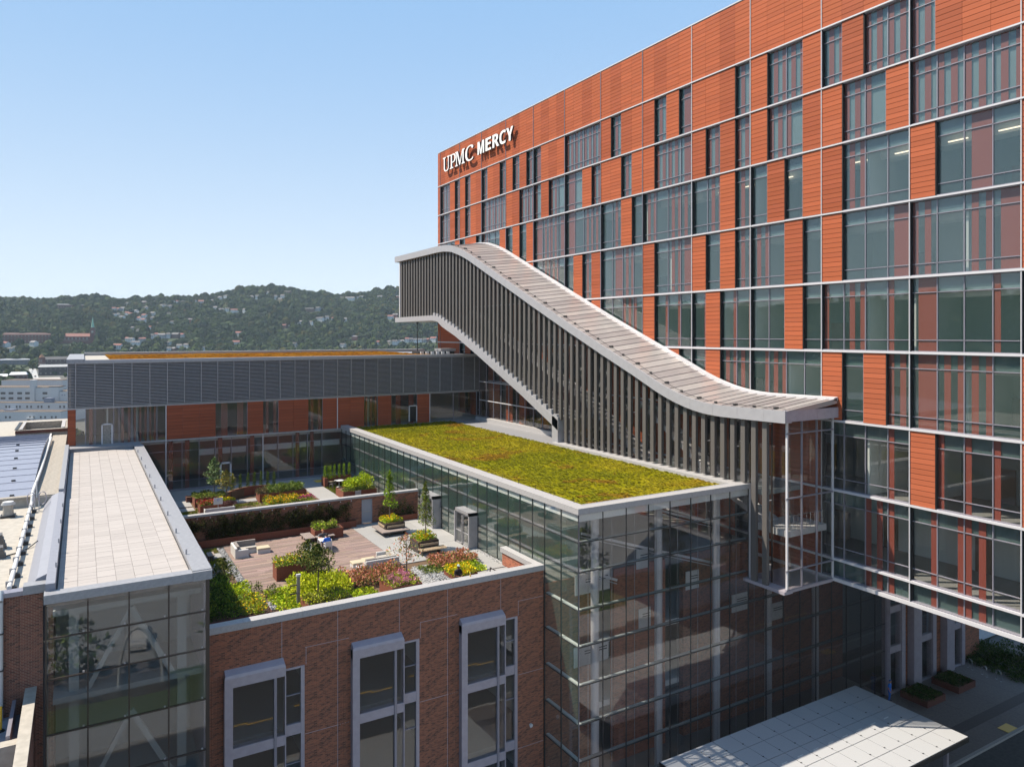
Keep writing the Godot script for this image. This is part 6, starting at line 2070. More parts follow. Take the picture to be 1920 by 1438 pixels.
func ground(r: float, a: float) -> float:      # a: degrees to the right of the view's middle, r: metres
	var y := -38.0
	if r < 150: y = -13.9
	elif r < 420: y = -13.9 - 24.1 * (r - 150) / 270
	elif r < 1350: y = -38.0
	elif r < 1550: y = -38.0 + 36.0 * (r - 1350) / 200
	elif r < 2100: y = -2.0 + (ridge(a) + 2.0) * pow((r - 1550) / 550, 0.92)
	else: y = ridge(a) - (r - 2100) * 0.06
	var w := smoothstep(-150, -125, a) * (1.0 - smoothstep(50, 70, a))
	return lerpf(-13.9, y, w)


func spot(r: float, a: float) -> Vector3:
	var t := deg_to_rad(a) + YAW
	return Vector3(r * sin(t), ground(r, a), -r * cos(t))


const YAW := 0.532871


func land() -> void:
	var g := Geo.new()
	var rs := [0.0, 60, 150, 200, 280, 350, 420, 600, 800, 1000, 1200, 1350, 1400, 1450, 1500, 1550, 1600, 1650, 1700, 1800, 1900, 2000, 2050, 2100, 2150, 2300, 2700, 3400]
	var steps := []
	var a := -180.0
	while a < 180:
		steps.append(a)
		a += 1.5 if a > -40 and a < 0 else 5.0
	steps.append(180.0)
	for i in rs.size() - 1:
		for j in steps.size() - 1:
			var far: bool = rs[i] >= 1350
			g.col = Color(0.035, 0.05, 0.018) if far else (Color(0.085, 0.08, 0.07) if rs[i] > 380 else (Color(0.06, 0.07, 0.03) if rs[i] >= 150 else Color(0.12, 0.115, 0.11)))
			var p := spot(rs[i], steps[j])
			var q := spot(rs[i], steps[j + 1])
			var u := spot(rs[i + 1], steps[j + 1])
			var v := spot(rs[i + 1], steps[j])
			if rs[i] > 0:
				g.quad(p, q, u, v)
			else:
				g.tri(p, u, v)
	struct(obj("terrain", g, M.land))


func crown_mesh(seed_: int) -> ArrayMesh:     # a lumpy crown with leaf clumps standing off it
	var r := RandomNumberGenerator.new()
	r.seed = seed_
	var g := Geo.new()
	var lumps := [[Vector3(0, 0.6, 0), 0.42]]
	for i in 9:
		var d := Vector3(r.randfn(), absf(r.randfn()) * 0.7 + 0.1, r.randfn()).normalized()
		lumps.append([Vector3(d.x * 0.42, 0.35 + d.y * 0.42, d.z * 0.42), r.randf_range(0.2, 0.34)])
	for l in lumps:
		var tone := r.randf_range(0.7, 1.25)
		for i in 16:
			var d := Vector3(r.randfn(), r.randfn() + 0.3, r.randfn()).normalized()
			var p: Vector3 = l[0] + d * l[1] * r.randf_range(0.75, 1.05)
			var s := d.cross(Vector3(r.randf() - 0.5, 1, r.randf() - 0.5)).normalized()
			var u := s.cross(d).normalized()
			var w: float = l[1] * r.randf_range(0.45, 0.7)
			var k := tone * r.randf_range(0.75, 1.3)
			g.col = Color(k, k, k)
			g.quad(p - s * w - u * w * 0.8 - d * w * 0.3, p + s * w - u * w - d * w * 0.3, p + s * w * 0.8 + u * w - d * w * 0.25, p - s * w + u * w * 0.9 - d * w * 0.3)
	return g.mesh()


func woods() -> void:
	var lots := [[], [], [], []]
	var put := func(r: float, a: float, big: float) -> void:
		var p := spot(r, a)
		var s := big * rng.randf_range(0.7, 1.35)
		lots[rng.randi() % 4].append([Transform3D(Basis(Vector3.UP, rng.randf() * TAU).scaled(Vector3(s, s * rng.randf_range(0.85, 1.3), s)), p + Vector3(0, -1.0, 0)), rng.randf()])
	var n := 0
	while n < 7600:
		var r := sqrt(rng.randf_range(1340.0 * 1340.0, 2125.0 * 2125.0))
		var a := rng.randf_range(-37.5, -4.5)
		n += 1
		var open := clear_of(r, a)
		if open == 2:
			continue
		put.call(r, a, rng.randf_range(9, 14) if open == 0 else rng.randf_range(3.0, 4.5))
	for i in 500:
		put.call(sqrt(rng.randf_range(2070.0 * 2070.0, 2130.0 * 2130.0)), rng.randf_range(-37.5, -4.5), rng.randf_range(9, 15))
	for i in 2600:
		put.call(sqrt(rng.randf_range(1350.0 * 1350.0, 2130.0 * 2130.0)), rng.randf_range(-128.0, -37.5), rng.randf_range(16, 24))
	for i in 420:
		var r := rng.randf_range(560, 1340)
		var a := rng.randf_range(-37, -28)
		if absf(spot(r, a).x - lerpf(-25, -70, (r - 850) / 600)) < 16 or rng.randf() < 0.3:
			continue
		put.call(r, a, rng.randf_range(6, 10))
	for i in 130:
		put.call(rng.randf_range(180, 430), rng.randf_range(-38, -26), rng.randf_range(4, 7))
	var holder := Node3D.new()
	holder.name = numbered("hill_woods")
	add_child(holder)
	stuff(holder)
	for k in 4:
		var mm := MultiMesh.new()
		mm.transform_format = MultiMesh.TRANSFORM_3D
		mm.use_colors = true
		mm.mesh = crown_mesh(70 + k)
		mm.instance_count = lots[k].size()
		for i in lots[k].size():
			mm.set_instance_transform(i, lots[k][i][0])
			var q: float = lots[k][i][1]
			var c := Color(0.022, 0.042, 0.012).lerp(Color(0.06, 0.085, 0.02), q * q)
			if fmod(q * 37.0, 1.0) < 0.06:
				c = Color(0.08, 0.078, 0.02)
			mm.set_instance_color(i, c)
		var o := MultiMeshInstance3D.new()
		o.multimesh = mm
		o.material_override = M.crown
		o.name = "wood"
		holder.add_child(o, true)
		stuff(o)


var taken_spots := []


func clear_of(r: float, a: float) -> int:     # 2: on a house, 1: just before one
	var p := spot(r, a)
	for s in taken_spots:
		var d := Vector2(p.x - s.x, p.z - s.y)
		var back := Vector2(s.x, s.y).normalized()
		var along_view := d.dot(back)
		if absf(d.dot(Vector2(-back.y, back.x))) < s.z and along_view < 7.0 and along_view > -60.0:
			return 2 if along_view > -12.0 else 1
	return 0


func house(label: String, x: float, y: float, z: float, w: float, h: float, turn: float, tone: String) -> void:
	taken_spots.append(Vector3(x, z, w * 0.5 + 3.0))
	var t := thing("hillside_house", label, "house", Vector3(x, y + 1.5, z), turn, "houses on the far hill")
	var col: Color = {"w": Color(0.62, 0.62, 0.63), "g": Color(0.30, 0.31, 0.34), "b": Color(0.15, 0.085, 0.07), "r": Color(0.28, 0.09, 0.06), "c": Color(0.58, 0.48, 0.33), "o": Color(0.58, 0.36, 0.16)}[tone]
	var g := Geo.new()
	g.col = col
	var a := w / 2
	var b := minf(w, 10.0) / 2
	g.box(-a, -4, -b, a, h * 0.72, b)
	g.tri(Vector3(a, h * 0.72, b), Vector3(a, h * 0.72, -b), Vector3(a, h * 1.05, 0))
	g.tri(Vector3(-a, h * 0.72, -b), Vector3(-a, h * 0.72, b), Vector3(-a, h * 1.05, 0))
	obj("wall", g, M.house, t)
	var r := Geo.new()
	var rk := rng.randf_range(0.06, 0.2)
	r.col = Color(rk * 1.05, rk * 0.97, rk * 0.95) if rng.randf() < 0.75 else Color(0.22, 0.09, 0.07)
	for s in [-1, 1]:
		r.hexa([Vector3(-a - 0.3, h * 0.70, s * (b + 0.4)), Vector3(a + 0.3, h * 0.70, s * (b + 0.4)), Vector3(a + 0.3, h * 1.04, 0), Vector3(-a - 0.3, h * 1.04, 0),
			Vector3(-a - 0.3, h * 0.74, s * (b + 0.4)), Vector3(a + 0.3, h * 0.74, s * (b + 0.4)), Vector3(a + 0.3, h * 1.09, 0), Vector3(-a - 0.3, h * 1.09, 0)])
	obj("roof", r, M.house, t)
	var n := maxi(1, int(w / 3.2))
	for i in n:
		for q in 2:
			var wx := lerpf(-a, a, (i + 0.5) / n)
			bx("window", wx - 0.55, 0.9 + q * h * 0.36, b, wx + 0.55, 2.3 + q * h * 0.36, b + 0.06, M.fin, t)


func block(label: String, cat: String, x: float, y: float, z: float, w: float, h: float, depth: float, col: Color, roof: Color) -> void:
	taken_spots.append(Vector3(x, z, w * 0.5 + 3.0))
	var t := thing("valley_building", label, cat, Vector3(x, y, z), -YAW + 0.5)
	var back := depth / 2
	var g := Geo.new()
	g.col = col
	g.box(-w / 2, -8, -depth, w / 2, h * 0.8, 0)
	obj("wall", g, M.house, t)
	g = Geo.new()
	g.col = roof
	g.hexa([Vector3(-w / 2 - 0.6, h * 0.8, 0.6), Vector3(w / 2 + 0.6, h * 0.8, 0.6), Vector3(w / 2 + 0.6, h * 0.8, -depth), Vector3(-w / 2 - 0.6, h * 0.8, -depth),
		Vector3(-w / 2 + 1, h, -back), Vector3(w / 2 - 1, h, -back), Vector3(w / 2 - 1, h, -back - 1), Vector3(-w / 2 + 1, h, -back - 1)])
	obj("roof", g, M.house, t)
	var n := maxi(2, int(w / 5.0))
	var floors := maxi(1, int(h / 6.0))
	for i in n:
		for q in floors:
			var wx := lerpf(-w / 2, w / 2, (i + 0.5) / n)
			var wy := h * 0.8 * (q + 0.35) / floors
			bx("window", wx - 0.9, wy, 0, wx + 0.9, wy + 2.0, 0.08, M.cushion_grey if q % 2 == 0 else M.fin, t)


func spire_church(x: float, y: float, z: float, m: float) -> void:    # m: metres that one old pixel spans there
	taken_spots.append(Vector3(x - 28 * m, z, 34 * m))
	var t := thing("spire_church", "dark red brick church with a tall pale green spire on the hillside", "church", Vector3(x, y, z), -YAW + 0.35)
	var brick := Color(0.14, 0.05, 0.04)
	var g := Geo.new()
	g.col = brick
	g.box(-56 * m, -8, -14 * m, -3 * m, 14 * m, 0)
	obj("nave_wall", g, M.house, t)
	g = Geo.new()
	g.col = Color(0.24, 0.105, 0.08)
	for s in [0, 1]:
		var z0 := 0.8 if s == 0 else -14 * m - 0.8
		g.hexa([Vector3(-57 * m, 13.5 * m, z0), Vector3(-3 * m, 13.5 * m, z0), Vector3(-3 * m, 19.5 * m, -7 * m), Vector3(-52 * m, 19.5 * m, -7 * m),
			Vector3(-57 * m, 14.1 * m, z0), Vector3(-3 * m, 14.1 * m, z0), Vector3(-3 * m, 20 * m, -7 * m), Vector3(-52 * m, 20 * m, -7 * m)])
	obj("roof", g, M.house, t)
	for i in 7:
		bx("window", (-46 + i * 6) * m, 8.5 * m, 0, (-43.4 + i * 6) * m, 12.5 * m, 0.12, M.cushion_grey, t)
	bx("string_course", -50 * m, 6.6 * m, 0, -6 * m, 7.2 * m, 0.15, M.cushion_pale, t)
	g = Geo.new()
	g.col = brick
	g.box(-3.6 * m, -8, -7.5 * m, 4 * m, 27 * m, 0.5)
	g.box(-2.8 * m, 27 * m, -6.8 * m, 3.2 * m, 31 * m, -0.2)
	obj("tower", g, M.house, t)
	bx("belfry_opening", -1.6 * m, 21 * m, 0.4, 2.0 * m, 25 * m, 0.6, M.cushion_pale, t)
	g = Geo.new()
	g.col = Color(0.22, 0.42, 0.33)
	g.tube(Vector3(0.2 * m, 31 * m, -3.5 * m), Vector3(0.2 * m, 51 * m, -3.5 * m), 3.0 * m, 0.05, 8)
	obj("spire", g, M.house, t)


func dome_tower(x: float, y: float, z: float, m: float) -> void:
	taken_spots.append(Vector3(x, z, 6 * m))
	var t := thing("domed_tower", "brick church tower with a pale orange dome in the valley", "tower", Vector3(x, y, z), -YAW)
	var g := Geo.new()
	g.col = Color(0.17, 0.075, 0.06)
	g.box(-4 * m, -8, -8 * m, 4 * m, 24 * m, 0)
	obj("shaft", g, M.house, t)
	bx("belt", -4.2 * m, 11 * m, -8.2 * m, 4.2 * m, 12 * m, 0.2, M.cushion_pale, t)
	for i in 2:
		bx("arch_opening", (-2.6 + i * 3.2) * m, 15 * m, 0, (-0.6 + i * 3.2) * m, 20 * m, 0.15, M.cushion_grey, t)
	g = Geo.new()
	g.col = Color(0.55, 0.27, 0.16)
	var prev := 4.4 * m
	for i in 4:
		var r := 4.4 * m * cos((i + 1) * PI / 8.4)
		g.tube(Vector3(0, (24 + i * 1.5) * m, -4 * m), Vector3(0, (25.5 + i * 1.5) * m, -4 * m), prev, r, 10)
		prev = r
	obj("dome", g, M.house, t)


func bar_on_ground(called: String, a: Vector3, b: Vector3, w: float) -> Node:
	var g := Geo.new()
	g.bar(a, b, w, 0.5)
	var m: StandardMaterial3D = M.pave_pale
	return obj(called, g, m)


func small_car(x: float, z: float, i: int) -> void:
	var t := thing("street_car", "%s tiny parked car from the near end of the valley street" % ["first", "second", "third", "fourth", "fifth", "sixth", "seventh", "eighth", "ninth"][i], "car", Vector3(x, -37.5, z), 0.1, "cars on the valley street")
	var m: Material = [M.white, M.fin, M.frame][i % 3]
	bx("car_body", -1.0, 0.3, -2.3, 1.0, 1.0, 2.3, m, t)
	bx("cabin", -0.85, 1.0, -1.2, 0.85, 1.6, 1.3, M.black if i % 3 else m, t)


func factory(a: Vector3, b: Vector3) -> void:
	var d := (b - a).normalized()
	var t := thing("white_factory", "long white stepped factory with brown roof edges and square chimney in the valley", "factory", b, atan2(-d.z, d.x))
	# own axes: x back along the front from its right end, z towards the camera
	var tiers := [[-60.0, 0.0, 0.0, -9.0, 7.0], [-60.0, -1.0, -9.0, -17.0, 11.6], [-17.5, -1.5, -17.0, -34.0, 18.0], [-60.0, -17.5, -17.0, -34.0, 20.5], [-60.0, -20.0, -34.0, -46.0, 24.0]]
	for q in tiers:
		bx("wall", q[0], -6, q[3], q[1], q[4], q[2], M.white, t)
		bx("roof", q[0], q[4], q[3], q[1], q[4] + 0.35, q[2] - 0.4, M.bark, t)
	bx("stair_tower", -17.6, -6, -21.0, -11.6, 20.8, -16.5, M.white, t)
	bx("tower_cap", -17.8, 20.8, -21.2, -11.4, 21.3, -16.4, M.fin, t)
	bx("chimney", -29.5, -6, -19.0, -26.6, 25.5, -16.0, M.white, t)
	bx("entrance", -20.5, 0.2, 0.0, -16.2, 3.6, 1.6, M.white, t)
	bx("entrance_door", -19.4, 0.0, 1.6, -17.4, 2.8, 1.68, M.fin, t)
	bx("loading_hut", -43.0, -0.2, 0.0, -38.0, 2.4, 1.8, M.bark, t)
	for x in [-3.0, -5.5, -9.5, -12.2, -16.5, -18.8, -31.0, -33.5, -38.5, -41.0, -47, -50]:
		bx("window", x - 0.5, 3.2, 0, x + 0.5, 4.5, 0.1, M.fin, t)
	for x in [-3.5, -6.0, -13.0, -17.5, -19.6, -24.0, -26.5, -31.0, -33.0, -37.5, -39.5, -45, -48]:
		bx("window", x - 0.5, 8.6, -9, x + 0.5, 10.0, -8.9, M.fin, t)
	for x in [-20.5, -31.5, -36.5, -42.0, -47.0]:
		for y in [13.2, 16.4]:
			bx("window", x - 1.5, y, -17, x + 1.5, y + 1.4, -16.9, M.fin, t)
	for x in [-8.0, -9.6]:
		bx("window", x - 0.4, 15.6, -17, x + 0.4, 16.2, -16.9, M.barrel, t)
	bx("roof_hut", -16.6, 11.9, -13.0, -11.8, 14.6, -9.6, M.barrel, t)
	bx("awning", -37.5, 7.2, -8.5, -32.0, 8.0, -4.0, M.barrel, t)


func background() -> void:
	land()
	house("the only grey house low on the slope left of the green spire", -115.7, -4.7, -1533.6, 6.4, 6.6, -0.81, "g")
	house("first white house from the left low on the slope left of the green spire", -112.7, -6.1, -1525.8, 10.6, 7.0, -0.77, "w")
	house("second white house from the left low on the slope left of the green spire", -101.7, -14.0, -1482.5, 10.3, 6.2, -0.60, "w")
	house("third white house from the left low on the slope left of the green spire", -96.6, -14.0, -1482.9, 5.2, 8.3, -0.32, "w")
	house("fourth white house from the left low on the slope left of the green spire", -72.1, -5.4, -1532.3, 9.7, 7.9, -0.73, "w")
	house("first grey house from the left low on the slope above the left ochre roof", 35.2, 3.0, -1573.6, 6.9, 7.3, -0.69, "g")
	house("second grey house from the left low on the slope above the left ochre roof", 90.2, 23.3, -1679.6, 7.5, 6.4, -0.81, "g")
	house("third grey house from the left low on the slope above the left ochre roof", 100.4, 1.3, -1562.8, 11.7, 6.5, -0.23, "g")
	house("fourth grey house from the left low on the slope above the left ochre roof", 136.0, 7.5, -1588.2, 13.3, 8.1, -0.32, "g")
	house("first white house from the left high on the slope above the left ochre roof", 55.0, 71.1, -1953.2, 8.6, 8.0, -0.75, "w")
	house("second white house from the left high on the slope above the left ochre roof", 65.2, 70.4, -1952.9, 8.6, 6.8, -0.44, "w")
	house("third white house from the left high on the slope above the left ochre roof", 84.9, 70.4, -1960.2, 10.2, 7.8, -0.28, "w")
	house("fourth white house from the left high on the slope above the left ochre roof", 97.7, 85.0, -2051.7, 6.1, 8.2, -0.82, "w")
	house("fifth white house from the left high on the slope above the left ochre roof", 89.7, 57.8, -1883.9, 7.7, 7.5, -0.41, "w")
	house("sixth white house from the left high on the slope above the left ochre roof", 96.9, 55.6, -1867.5, 9.7, 7.3, -0.76, "w")
	house("seventh white house from the left high on the slope above the left ochre roof", 109.5, 63.6, -1910.9, 8.6, 7.2, -0.82, "w")
	house("eighth white house from the left high on the slope above the left ochre roof", 127.8, 70.8, -1945.8, 7.3, 8.3, -0.28, "w")
	house("ninth white house from the left high on the slope above the left ochre roof", 141.3, 57.7, -1860.6, 9.8, 7.4, -0.67, "w")
	house("tenth white house from the left high on the slope above the left ochre roof", 168.0, 78.3, -1970.9, 6.7, 8.3, -0.48, "w")
	house("eleventh white house from the left high on the slope above the left ochre roof", 178.2, 79.8, -1978.0, 9.0, 8.2, -0.29, "w")
	house("twelfth white house from the left high on the slope above the left ochre roof", 212.1, 63.9, -1878.1, 8.0, 7.3, -0.59, "w")
	house("thirteenth white house from the left high on the slope above the left ochre roof", 281.3, 74.3, -1897.3, 9.0, 7.5, -0.58, "w")
	house("fourteenth white house from the left high on the slope above the left ochre roof", 286.5, 68.0, -1852.0, 8.0, 6.4, -0.67, "w")
	house("fifteenth white house from the left high on the slope above the left ochre roof", 286.8, 68.0, -1851.9, 9.2, 8.0, -0.85, "w")
	house("first white house from the left midway up the slope above the left ochre roof", 61.4, 54.3, -1857.0, 9.6, 6.1, -0.44, "w")
	house("second white house from the left midway up the slope above the left ochre roof", 70.0, 54.5, -1860.7, 8.3, 6.7, -0.51, "w")
	house("third white house from the left midway up the slope above the left ochre roof", 77.1, 48.0, -1824.4, 9.5, 7.2, -0.64, "w")
	house("fourth white house from the left midway up the slope above the left ochre roof", 108.5, 43.6, -1790.7, 9.4, 8.5, -0.75, "w")
	house("fifth white house from the left midway up the slope above the left ochre roof", 116.5, 41.2, -1774.2, 10.0, 7.0, -0.74, "w")
	house("sixth white house from the left midway up the slope above the left ochre roof", 121.8, 51.8, -1834.0, 10.3, 7.6, -0.69, "w")
	house("seventh white house from the left midway up the slope above the left ochre roof", 122.5, 24.3, -1677.5, 5.0, 6.9, -0.36, "w")
	house("eighth white house from the left midway up the slope above the left ochre roof", 138.3, 32.9, -1720.4, 5.0, 6.8, -0.49, "w")
	house("ninth white house from the left midway up the slope above the left ochre roof", 168.5, 34.8, -1725.8, 13.2, 8.3, -0.81, "w")
	house("first white house from the left low on the slope above the left ochre roof", 55.8, -10.4, -1505.0, 16.7, 6.2, -0.72, "w")
	house("second white house from the left low on the slope above the left ochre roof", 56.5, -11.1, -1500.9, 14.4, 7.9, -0.45, "w")
	house("third white house from the left low on the slope above the left ochre roof", 74.9, 2.0, -1568.2, 5.8, 6.6, -0.65, "w")
	house("fourth white house from the left low on the slope above the left ochre roof", 80.1, 1.2, -1564.0, 12.8, 6.4, -0.56, "w")
	house("fifth white house from the left low on the slope above the left ochre roof", 88.0, -4.7, -1535.5, 14.9, 6.1, -0.39, "w")
	house("sixth white house from the left low on the slope above the left ochre roof", 119.3, 6.5, -1585.5, 5.0, 8.2, -0.21, "w")
	house("seventh white house from the left low on the slope above the left ochre roof", 127.2, 9.0, -1596.9, 6.0, 7.8, -0.21, "w")
	house("eighth white house from the left low on the slope above the left ochre roof", 141.7, -5.4, -1527.4, 9.9, 6.0, -0.68, "w")
	house("ninth white house from the left low on the slope above the left ochre roof", 148.2, 8.3, -1591.1, 7.3, 8.4, -0.34, "w")
	house("tenth white house from the left low on the slope above the left ochre roof", 137.8, -16.2, -1467.5, 6.7, 7.0, -0.22, "w")
	house("eleventh white house from the left low on the slope above the left ochre roof", 157.4, -11.9, -1489.7, 8.6, 7.6, -0.31, "w")
	house("twelfth white house from the left low on the slope above the left ochre roof", 173.7, 9.2, -1592.6, 8.0, 6.7, -0.75, "w")
	house("thirteenth white house from the left low on the slope above the left ochre roof", 171.3, -10.4, -1496.2, 11.0, 7.1, -0.79, "w")
	house("fourteenth white house from the left low on the slope above the left ochre roof", 200.2, -14.7, -1468.4, 10.3, 7.0, -0.21, "w")
	house("first grey house from the left high on the slope above the left ochre roof", 74.9, 69.7, -1952.6, 10.1, 6.8, -0.88, "g")
	house("second grey house from the left high on the slope above the left ochre roof", 115.0, 60.1, -1886.5, 8.5, 6.1, -0.76, "g")
	house("third grey house from the left high on the slope above the left ochre roof", 136.7, 74.1, -1961.2, 8.1, 8.0, -0.63, "g")
	house("fourth grey house from the left high on the slope above the left ochre roof", 157.1, 77.6, -1971.8, 10.4, 6.7, -0.81, "g")
	house("fifth grey house from the left high on the slope above the left ochre roof", 186.7, 76.5, -1957.1, 9.0, 8.5, -0.59, "g")
	house("first cream house from the left low on the slope above the left ochre roof", 77.5, -16.2, -1472.0, 5.5, 6.5, -0.84, "c")
	house("second cream house from the left low on the slope above the left ochre roof", 100.6, 18.5, -1650.9, 8.7, 6.1, -0.76, "c")
	house("first brown house from the left on the ridge above the left ochre roof", 135.9, 89.6, -2057.5, 10.8, 7.7, -0.78, "b")
	house("second brown house from the left on the ridge above the left ochre roof", 154.1, 93.0, -2068.3, 17.2, 6.1, -0.54, "b")
	house("third brown house from the left on the ridge above the left ochre roof", 181.7, 98.3, -2086.1, 9.5, 6.6, -0.18, "b")
	house("fourth brown house from the left on the ridge above the left ochre roof", 221.7, 94.4, -2054.1, 17.4, 6.3, -0.51, "b")
	house("the only red brick house on the ridge above the left ochre roof", 143.3, 88.3, -2045.0, 9.2, 7.9, -0.60, "r")
	house("the only grey house midway up the slope above the left ochre roof", 136.2, 44.2, -1784.8, 10.1, 8.5, -0.55, "g")
	house("the only cream house high on the slope above the left ochre roof", 172.0, 58.1, -1854.0, 8.5, 6.6, -0.60, "c")
	house("first white house from the left on the ridge above the left ochre roof", 198.5, 92.5, -2048.4, 14.1, 6.1, -0.59, "w")
	house("second white house from the left on the ridge above the left ochre roof", 211.9, 94.2, -2055.1, 5.5, 6.6, -0.26, "w")
	house("third white house from the left on the ridge above the left ochre roof", 252.3, 94.9, -2038.4, 5.5, 8.1, -0.53, "w")
	house("fourth white house from the left on the ridge above the left ochre roof", 254.3, 89.0, -2001.9, 5.4, 6.1, -0.70, "w")
	house("fifth white house from the left on the ridge above the left ochre roof", 313.2, 105.6, -2046.2, 9.7, 6.6, -0.74, "w")
	house("sixth white house from the left on the ridge above the left ochre roof", 316.0, 107.5, -2053.8, 8.1, 6.6, -0.27, "w")
	house("first brown house from the left low on the slope above the left ochre roof", 146.0, -16.2, -1466.8, 9.0, 6.4, -0.85, "b")
	house("second brown house from the left low on the slope above the left ochre roof", 161.3, 8.4, -1589.8, 13.4, 8.3, -0.49, "b")
	house("the only red brick house midway up the slope above the left ochre roof", 206.6, 40.2, -1745.8, 10.1, 8.5, -0.60, "r")
	house("the only grey house on the ridge above the left ochre roof", 264.6, 92.6, -2016.7, 12.6, 8.3, -0.43, "g")
	house("the only orange walled house on the ridge above the left ochre roof", 290.7, 95.6, -2017.2, 5.5, 8.0, -0.36, "o")
	house("first white house from the left on the ridge above the middle ochre roof", 330.2, 110.0, -2043.5, 12.1, 7.2, -0.82, "w")
	house("second white house from the left on the ridge above the middle ochre roof", 376.2, 106.3, -1954.1, 8.0, 6.5, -0.27, "w")
	house("third white house from the left on the ridge above the middle ochre roof", 389.7, 106.2, -1947.4, 10.4, 8.2, -0.24, "w")
	house("fourth white house from the left on the ridge above the middle ochre roof", 427.3, 121.3, -2000.9, 8.3, 6.8, -0.42, "w")
	house("fifth white house from the left on the ridge above the middle ochre roof", 431.0, 106.5, -1930.5, 7.1, 8.0, -0.43, "w")
	house("sixth white house from the left on the ridge above the middle ochre roof", 451.3, 108.4, -1942.2, 9.6, 8.0, -0.51, "w")
	house("first white house from the left high on the slope above the middle ochre roof", 299.3, 69.6, -1845.9, 9.2, 7.6, -0.40, "w")
	house("second white house from the left high on the slope above the middle ochre roof", 312.2, 66.8, -1815.4, 19.5, 6.7, -0.24, "w")
	house("third white house from the left high on the slope above the middle ochre roof", 328.8, 65.7, -1792.1, 6.0, 8.4, -0.83, "w")
	house("the only white house low on the slope above the middle ochre roof", 260.4, -6.8, -1503.6, 12.9, 8.4, -0.21, "w")
	house("first grey house from the left low on the slope above the middle ochre roof", 278.1, 11.9, -1577.7, 13.6, 7.7, -0.85, "g")
	house("second grey house from the left low on the slope above the middle ochre roof", 364.8, -9.7, -1465.3, 8.7, 8.2, -0.79, "g")
	house("the only orange walled house on the ridge above the middle ochre roof", 433.7, 97.3, -1893.0, 9.3, 8.4, -0.42, "o")
	house("the only brown house midway up the slope above the middle ochre roof", 381.1, 29.5, -1621.8, 9.0, 6.2, -0.77, "b")
	house("the only brown house on the ridge above the middle ochre roof", 481.1, 123.4, -2013.3, 17.4, 7.6, -0.48, "b")
	house("first white house from the left midway up the slope above the middle ochre roof", 395.0, 32.9, -1635.0, 5.0, 7.9, -0.23, "w")
	house("second white house from the left midway up the slope above the middle ochre roof", 424.6, 38.1, -1656.5, 9.9, 6.5, -0.88, "w")
	house("third white house from the left midway up the slope above the middle ochre roof", 444.5, 35.5, -1642.9, 6.6, 8.3, -0.87, "w")
	house("fourth white house from the left midway up the slope above the middle ochre roof", 476.4, 45.5, -1683.9, 17.0, 8.2, -0.80, "w")
	house("fifth white house from the left midway up the slope above the middle ochre roof", 497.1, 49.2, -1698.8, 8.6, 8.0, -0.33, "w")
	house("the only brown house high on the slope above the middle ochre roof", 481.8, 70.4, -1794.4, 21.4, 8.2, -0.50, "b")
	house("the only grey house high on the slope above the middle ochre roof", 505.5, 73.6, -1808.7, 13.7, 8.2, -0.74, "g")
	house("first white house from the left midway up the slope by the finned wing", 506.8, 46.0, -1683.4, 5.2, 7.7, -0.65, "w")
	house("second white house from the left midway up the slope by the finned wing", 531.5, 44.3, -1667.3, 6.4, 8.2, -0.34, "w")
	house("third white house from the left midway up the slope by the finned wing", 629.4, 51.7, -1632.9, 13.0, 7.2, -0.51, "w")
	house("first white house from the left low on the slope by the finned wing", 450.0, -10.4, -1437.2, 17.5, 6.1, -0.86, "w")
	house("second white house from the left low on the slope by the finned wing", 525.2, -6.8, -1432.8, 6.7, 7.5, -0.54, "w")
	house("third white house from the left low on the slope by the finned wing", 558.6, -6.1, -1424.4, 10.5, 8.2, -0.46, "w")
	house("fourth white house from the left low on the slope by the finned wing", 574.7, -3.9, -1430.9, 13.1, 6.3, -0.63, "w")
	house("fifth white house from the left low on the slope by the finned wing", 590.9, -1.0, -1437.3, 7.8, 7.9, -0.52, "w")
	house("sixth white house from the left low on the slope by the finned wing", 611.5, -1.0, -1428.6, 18.0, 6.0, -0.30, "w")
	house("seventh white house from the left low on the slope by the finned wing", 643.7, 0.2, -1418.8, 13.1, 8.1, -0.82, "w")
	house("first white house from the left on the ridge by the finned wing", 619.8, 109.9, -1975.0, 10.2, 7.4, -0.62, "w")
	house("second white house from the left on the ridge by the finned wing", 636.6, 108.2, -1957.1, 25.3, 8.0, -0.67, "w")
	house("third white house from the left on the ridge by the finned wing", 662.1, 112.8, -1969.7, 8.7, 6.6, -0.54, "w")
	house("fourth white house from the left on the ridge by the finned wing", 675.0, 114.0, -1969.5, 10.3, 8.4, -0.82, "w")
	house("fifth white house from the left on the ridge by the finned wing", 703.6, 113.4, -1904.2, 13.8, 6.3, -0.45, "w")
	house("sixth white house from the left on the ridge by the finned wing", 713.4, 110.2, -1862.0, 6.4, 8.2, -0.52, "w")
	house("the only red brick house low on the slope by the finned wing", 495.7, 4.2, -1493.9, 11.6, 7.1, -0.28, "r")
	house("the only cream house low on the slope by the finned wing", 545.0, -6.8, -1425.4, 11.6, 7.9, -0.84, "c")
	house("the only red brick house midway up the slope by the finned wing", 644.6, 54.6, -1639.8, 13.1, 8.2, -0.75, "r")
	house("the only red brick house on the ridge by the finned wing", 739.9, 111.8, -1860.3, 12.5, 6.8, -0.30, "r")
	house("first grey house from the left low on the slope by the finned wing", 598.6, -1.0, -1434.1, 7.8, 7.1, -0.32, "g")
	house("second grey house from the left low on the slope by the finned wing", 625.0, -1.0, -1422.8, 6.6, 6.4, -0.27, "g")
	house("the only brown house low on the slope by the finned wing", 630.9, -1.0, -1420.2, 6.7, 6.4, -0.78, "b")
